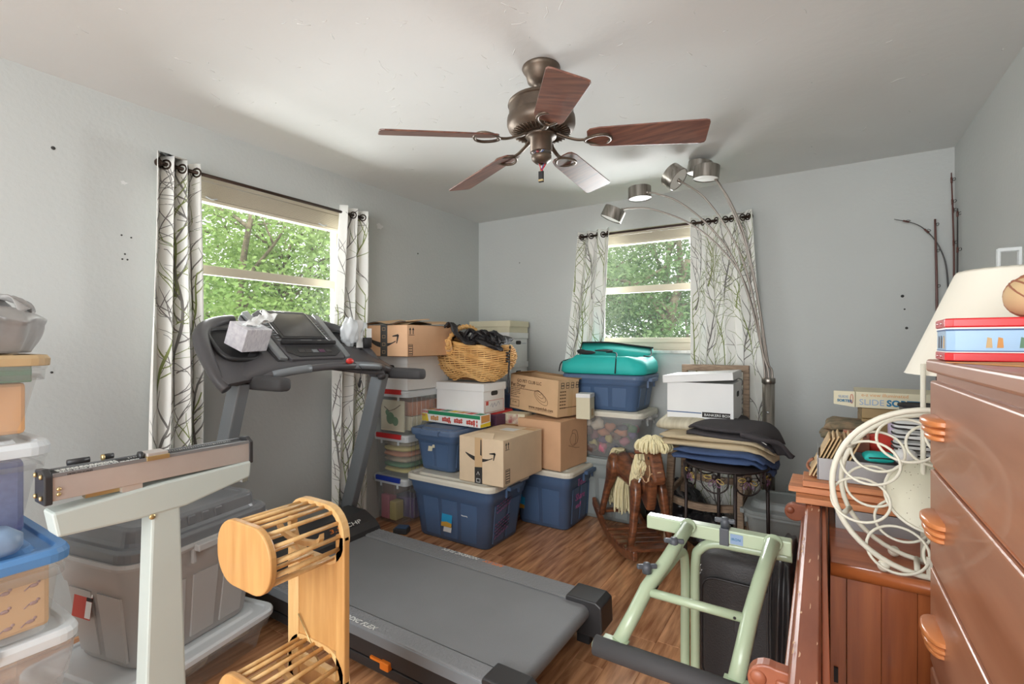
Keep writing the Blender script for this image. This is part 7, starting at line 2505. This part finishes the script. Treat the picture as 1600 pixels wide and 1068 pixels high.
# ---- cream wire stand with circles
def wire_stand():
    t = thing('wire_stand', 'round cream wire stand with looped circles and speckled disc, upright on the desk', 'stand', (0.24, 1.68, 0.69))
    cx, cz = 0.0, 0.222
    def ring(c, r, rad, y, name, tilt=0, n=48, sx=1.0):
        pts = []
        for k in range(n):
            a = 2 * PI * k / n
            px, pz = r * sx * math.cos(a), r * math.sin(a)
            pts.append((c[0] + px, y + pz * math.sin(R(tilt)), c[1] + pz * math.cos(R(tilt))))
        return G().tube(pts, rad, 8, closed=True).build(name, 'wirewhite', t)
    ring((cx, cz), 0.214, 0.0075, -0.055, 'outer_ring')
    ring((cx + 0.01, cz - 0.012), 0.200, 0.0065, 0.055, 'back_ring')
    # spacers between rings
    for a in (20, 80, 150, 205, 262, 320):
        A = R(a)
        p = (cx + 0.211 * math.cos(A), -0.055, cz + 0.211 * math.sin(A))
        q = (cx + 0.01 + 0.198 * math.cos(A), 0.055, cz - 0.012 + 0.198 * math.sin(A))
        G().cyl(p, q, 0.007, 8).build('spacer', 'wirewhite', t)
    # speckled disc, tilted
    F = Matrix.Translation((0.012, 0.02, 0.198)) @ Matrix.Rotation(R(52), 4, 'X')
    G().lathe([(0.098, -0.003), (0.100, 0.0), (0.098, 0.003), (0.0, 0.003)], 40, F).build('speckled_disc', 'speckle', t)
    G().tube([tuple(F @ Vector((0.103 * math.cos(a), 0.103 * math.sin(a), 0))) for a in [2 * PI * k / 40 for k in range(40)]], 0.0042, 8, closed=True).build('disc_rim', 'wirewhite', t)
    g = G()
    rng = random.Random(5)
    for k in range(60):
        a, r = rng.uniform(0, 2 * PI), 0.095 * math.sqrt(rng.random())
        g.lathe([(0.0007 + 0.0006 * rng.random(), 0), (0.0005, 0.0005)], 6, F @ Matrix.Translation((r * math.cos(a), r * math.sin(a), 0.003)))
    g.build('specks', 'ink_brown', t)
    # looped circles between disc and rings, front row and back row
    for (c, y, tl) in (((-0.128, 0.282), -0.035, 28), ((-0.150, 0.180), -0.045, 30), ((-0.070, 0.062), -0.045, 30), ((0.05, 0.058), -0.04, 30), ((-0.045, 0.345), 0.0, 28), ((0.06, 0.36), 0.0, 28), ((0.15, 0.30), -0.03, 28), ((0.16, 0.17), -0.04, 28), ((0.135, 0.10), -0.04, 28)):
        ring(c, 0.060, 0.0036, y, 'wire_circle', tl, 32, 1.1)
    for (c, y, tl) in (((-0.105, 0.30), 0.045, 20), ((-0.118, 0.20), 0.045, 20), ((-0.05, 0.115), 0.045, 20), ((0.06, 0.10), 0.045, 20), ((0.15, 0.22), 0.045, 20), ((0.02, 0.33), 0.05, 20)):
        ring(c, 0.056, 0.0036, y, 'wire_circle', tl, 32, 1.1)
    # legs with ball feet and the tall leg behind
    for (x, z, y) in ((-0.10, 0.016, -0.055), (-0.065, 0.016, 0.075)):
        G().ball((x, y, z), (0.0145, 0.0145, 0.0145), 14, 10).build('ball_foot', 'wirewhite', t)
    G().bx(-0.012, -0.0, -0.058, -0.050, 0.012, 0.06).build('flat_brace', 'wirewhite', t, bevel=0.001)
    G().cyl((-0.003, 0.06, 0.0), (-0.003, 0.06, 0.55), 0.0062, 10).build('tall_leg', 'wirewhite', t)
    return t


wire_stand()

# ============================================================ lamp with parchment shade
t = thing('table_lamp', 'table lamp with large cream parchment shade behind the tall chest', 'lamp', (0.435, 1.86, 0.69))
G().lathe([(0.075, 0), (0.078, 0.012), (0.05, 0.02), (0.03, 0.035), (0.045, 0.08), (0.07, 0.16), (0.075, 0.24), (0.06, 0.32), (0.03, 0.40), (0.018, 0.43)], 32).build('lamp_base', 'offwhite', t)
G().lathe([(0.006, 0.43), (0.006, 0.80)], 10).build('stem', 'brass', t)
n = 72
def shade_ring(r, z, am):
    return [((r + am * abs(math.sin(12 * 2 * PI * k / n / 2 * 2))) * math.cos(2 * PI * k / n), (r + am * abs(math.sin(24 * PI * k / n))) * math.sin(2 * PI * k / n), z) for k in range(n)]
G().loft([shade_ring(0.222, 0.518, 0.004), shade_ring(0.222, 0.524, 0.0), shade_ring(0.112, 0.800, 0.0), shade_ring(0.104, 0.808, 0.003), shade_ring(0.102, 0.806, 0.003), shade_ring(0.110, 0.798, 0), shade_ring(0.219, 0.524, 0)], True, False, False).build('lamp_shade', 'shade', t)
g = G()
for k in range(30):
    a = 2 * PI * k / 30
    g.ball((0.106 * math.cos(a), 0.106 * math.sin(a), 0.799), 0.0022, 6, 4)
g.build('shade_lacing', 'manila', t)
for a in (0, 120, 240):
    G().cyl((0, 0, 0.79), (0.10 * math.cos(R(a)), 0.10 * math.sin(R(a)), 0.80), 0.0015, 6).build('shade_spider', 'brass', t)
g = G()
g.bx(-0.024, -0.018, -0.01, 0.01, 0.80, 0.862)
g.bx(0.018, 0.024, -0.01, 0.01, 0.80, 0.862)
g.bx(-0.024, 0.024, -0.01, 0.01, 0.858, 0.868)
g.build('clear_finial', 'acrylic', t, bevel=0.002)

# ============================================================ tall chest of drawers
def chest():
    t = thing('chest_of_drawers', 'tall glossy maple chest of drawers with carved wing pulls', 'chest of drawers', (0.43, 0.88, 0))
    k = dict(world=True)
    X, X1, Y0, Y1 = 0.205, 0.655, 0.35, 1.42
    top = 1.262
    G().bx(X + 0.010, X1, Y0 + 0.008, Y1 - 0.008, 0.10, top - 0.028).build('carcass', 'chest', t, bevel=0.003, **k)
    G().bx(X - 0.006, X1 + 0.003, Y0 - 0.005, Y1 + 0.006, top - 0.028, top).build('top', 'chest', t, bevel=0.006, seg=3, **k)
    G().bx(X + 0.02, X1 - 0.01, Y0 + 0.02, Y1 - 0.02, 0.0, 0.10).build('plinth', 'chest', t, bevel=0.003, **k)
    zs = [1.222, 1.028, 0.812, 0.594, 0.376, 0.13]
    for i in range(5):
        z1, z0 = zs[i], zs[i + 1]
        d = G().bx(X - 0.002, X + 0.018, Y0 + 0.018, Y1 - 0.016, z0 + 0.006, z1 - 0.006).build('drawer', 'chest', t, bevel=0.005, seg=3, **k)
        G().bx(X + 0.004, X + 0.012, Y0 + 0.01, Y1 - 0.008, z0 - 0.004, z0 + 0.004).build('drawer_divider', 'edge', t, bevel=0.001, **k)
        zc = {0: 1.127, 1: 0.926, 2: 0.700, 3: 0.49, 4: 0.26}[i]
        for yc in (1.305, 0.48):
            h = G()
            # stacked half discs, widest on top, like folded wings
            for j, (w, p, zz, th) in enumerate(((0.062, 0.030, 0.012, 0.016), (0.056, 0.027, -0.004, 0.013), (0.048, 0.023, -0.018, 0.012))):
                poly = [(0, -w)] + [(-p * math.cos(a) ** 0.8 if abs(math.cos(a)) > 1e-6 else 0, w * math.sin(a)) for a in [R(-88 + 176 * q / 14) for q in range(15)]] + [(0, w)]
                secs = []
                for (kz, ks) in ((-0.5, 0.9), (-0.25, 1.0), (0.25, 1.0), (0.5, 0.86)):
                    secs.append([(px * ks, py * ks, zz + kz * th) for px, py in poly])
                h.loft(secs, True)
            o = h.build('drawer_pull', 'pull', d)
            o.location = Vector((X - 0.002, yc, zc)) - Vector((0.43, 0.88, 0))
            e = o.modifiers.new('edges', 'EDGE_SPLIT')
            e.split_angle = R(50)
    return t


chest()
# tin box on the chest
t = thing('tin_box', 'pale blue tin lunch box with red rims on top of the tall chest', 'tin', (0.342, 1.338, 1.263), -3)
w, d, h = 0.26, 0.15, 0.083
poly = [(-0.13, -0.072), (-0.118, -0.085), (0.13, -0.085), (0.14, -0.07), (0.14, 0.07), (0.12, 0.085), (-0.11, 0.085), (-0.13, 0.06)]
def tinsec(z, k=0.0):
    return [(x + math.copysign(k, x), y + math.copysign(k, y), z) for x, y in poly]
G().loft([tinsec(0.016), tinsec(0.066)]).build('tin_body', 'tinblue', t)
G().loft([tinsec(0.0, 0.0), tinsec(0.001, 0.0025), tinsec(0.015, 0.0025), tinsec(0.0165, 0)]).build('bottom_rim', 'tinred', t, bevel=0.001)
G().loft([tinsec(0.065, 0), tinsec(0.067, 0.0025), tinsec(0.081, 0.0025), tinsec(0.083, 0.0)]).build('top_rim', 'tinred', t, bevel=0.001)
G().loft([tinsec(0.0165, 0.0008), tinsec(0.0185, 0.0008)]).build('white_line', 'white', t)
G().loft([tinsec(0.0185, 0.0008), tinsec(0.0205, 0.0008)]).build('blue_line', 'ink_blue', t)
G().loft([tinsec(0.062, 0.0008), tinsec(0.065, 0.0008)]).build('white_line', 'white', t)
G().loft([tinsec(0.059, 0.0008), tinsec(0.062, 0.0008)]).build('blue_line', 'ink_blue', t)
Ft = fr((-0.1302, 0.055, 0), (0, -1, 0), (0, 0, 1))
for k in range(3):
    G().prism([(0.02 + 0.035 * k, 0.024), (0.032 + 0.035 * k, 0.024), (0.036 + 0.035 * k, 0.045), (0.026 + 0.035 * k, 0.05)], 0.0008, Ft).build('painted_mark', ('screen', 'screen', 'manila')[k], t)
for k in range(4):
    G().lathe([(0.003, 0), (0.002, 0.0015)], 8, Ft @ Matrix.Translation((0.03 + 0.055 * (k % 2), 0.008 if k < 2 else 0.074, 0.0025))).build('rivet', 'chrome', t)
Fp = fr((-0.105, -0.0852, 0), (1, 0, 0), (0, 0, 1))
for k, (x, m) in enumerate(((0.03, 'manila'), (0.045, 'cookie'), (0.075, 'papergreen'), (0.115, 'goldlabel'), (0.16, 'manila'), (0.2, 'papergreen'))):
    G().prism([(x, 0.026), (x + 0.009, 0.026), (x + 0.008, 0.044), (x + 0.002, 0.046)], 0.0008, Fp).build('painted_mark', m, t)
t = thing('wicker_ball', 'beige woven ball ornament on the tin box at the right edge', 'ornament', (0.362, 1.385, 1.346))
G().ball((0, 0, 0.045), (0.047, 0.047, 0.045), 24, 14).build('ball_core', 'manila', t)
for k in range(6):
    ax = Vector((math.cos(k), math.sin(k * 1.7), math.cos(k * 2.3))).normalized()
    a = ax.orthogonal().normalized()
    b = ax.cross(a)
    G().tube([Vector((0, 0, 0.046)) + (a * math.cos(th) + b * math.sin(th)) * 0.0455 for th in [2 * PI * j / 24 for j in range(24)]], 0.0022, 5, closed=True).build('woven_band', 'cork', t)
# papers under the tin
o = G().bx(-0.13, 0.13, -0.12, 0.12, 0, 0.0012).build('flyer', 'cookie')
o.location = (0.36, 1.12, 1.2625)
o.rotation_euler = (0, 0, R(24))
tag(o, 'orange printed flyer lying on the chest top before the tin box', 'paper')

# ============================================================ fishing rods in the corner
def rod(label, pts, r0, r1, m, grip=None, guides=(0.3, 0.55, 0.78)):
    t = thing('fishing_rod', label, 'fishing rod', pts[0], group='fishing rods in the right corner')
    P = cr(pts, 8)
    n = len(P)
    G().tube(P, [r0 + (r1 - r0) * i / (n - 1) for i in range(n)], 8).build('rod_blank', m, t, world=True)
    if grip:
        a, b = int(grip[0] * (n - 1)), int(grip[1] * (n - 1))
        G().tube(P[a:b + 1], 0.010, 10).build('grip', 'cork', t, world=True)
    for q in guides:
        i = int(q * (n - 1))
        p = P[i]
        d = (P[min(i + 1, n - 1)] - P[i - 1]).normalized()
        s = Vector((0.7, -0.7, 0.1)).normalized()
        c = p + s * 0.013
        G().tube([c + (s * math.cos(a) + d * math.sin(a)) * 0.008 for a in [2 * PI * k / 10 for k in range(10)]], 0.0016, 5, closed=True).build('line_guide', 'ink', t, world=True)
        G().tube([p - d * 0.016, p + d * 0.016], 0.0052, 8).build('guide_wrap', 'rodblank', t, world=True)


rod('straight dark red fishing rod, leftmost upright in the corner', [(0.575, 3.74, 0.0), (0.575, 3.74, 0.8), (0.572, 3.745, 1.55), (0.565, 3.75, 2.02)], 0.010, 0.005, 'rodblank', (0.02, 0.3), (0.72, 0.85, 0.985))
rod('thin fishing rod bowed over to the left in the corner', [(0.63, 3.70, 0.0), (0.628, 3.72, 1.0), (0.622, 3.74, 1.60), (0.592, 3.745, 1.83), (0.50, 3.75, 1.985), (0.375, 3.75, 2.045)], 0.006, 0.0018, 'rodblack', (0.02, 0.2), (0.75, 0.92))
rod('tallest brown fishing rod, its tip highest in the corner', [(0.605, 3.66, 0.0), (0.625, 3.70, 1.2), (0.645, 3.73, 1.72), (0.638, 3.755, 2.30 - 0.02)], 0.009, 0.0028, 'rodblank', (0.02, 0.25), (0.78, 0.88, 0.99))
rod('dark fishing rod leaning right against the right wall', [(0.615, 3.52, 0.0), (0.625, 3.57, 1.0), (0.640, 3.62, 1.62), (0.648, 3.66, 2.05)], 0.007, 0.003, 'rodblack', (0.02, 0.25), (0.82, 0.99))
rod('thin grey fishing rod closest to the wall corner', [(0.645, 3.66, 0.0), (0.645, 3.70, 1.0), (0.646, 3.74, 1.62), (0.648, 3.77, 2.10)], 0.005, 0.002, 'rodblack', (0.02, 0.25), (0.99,))
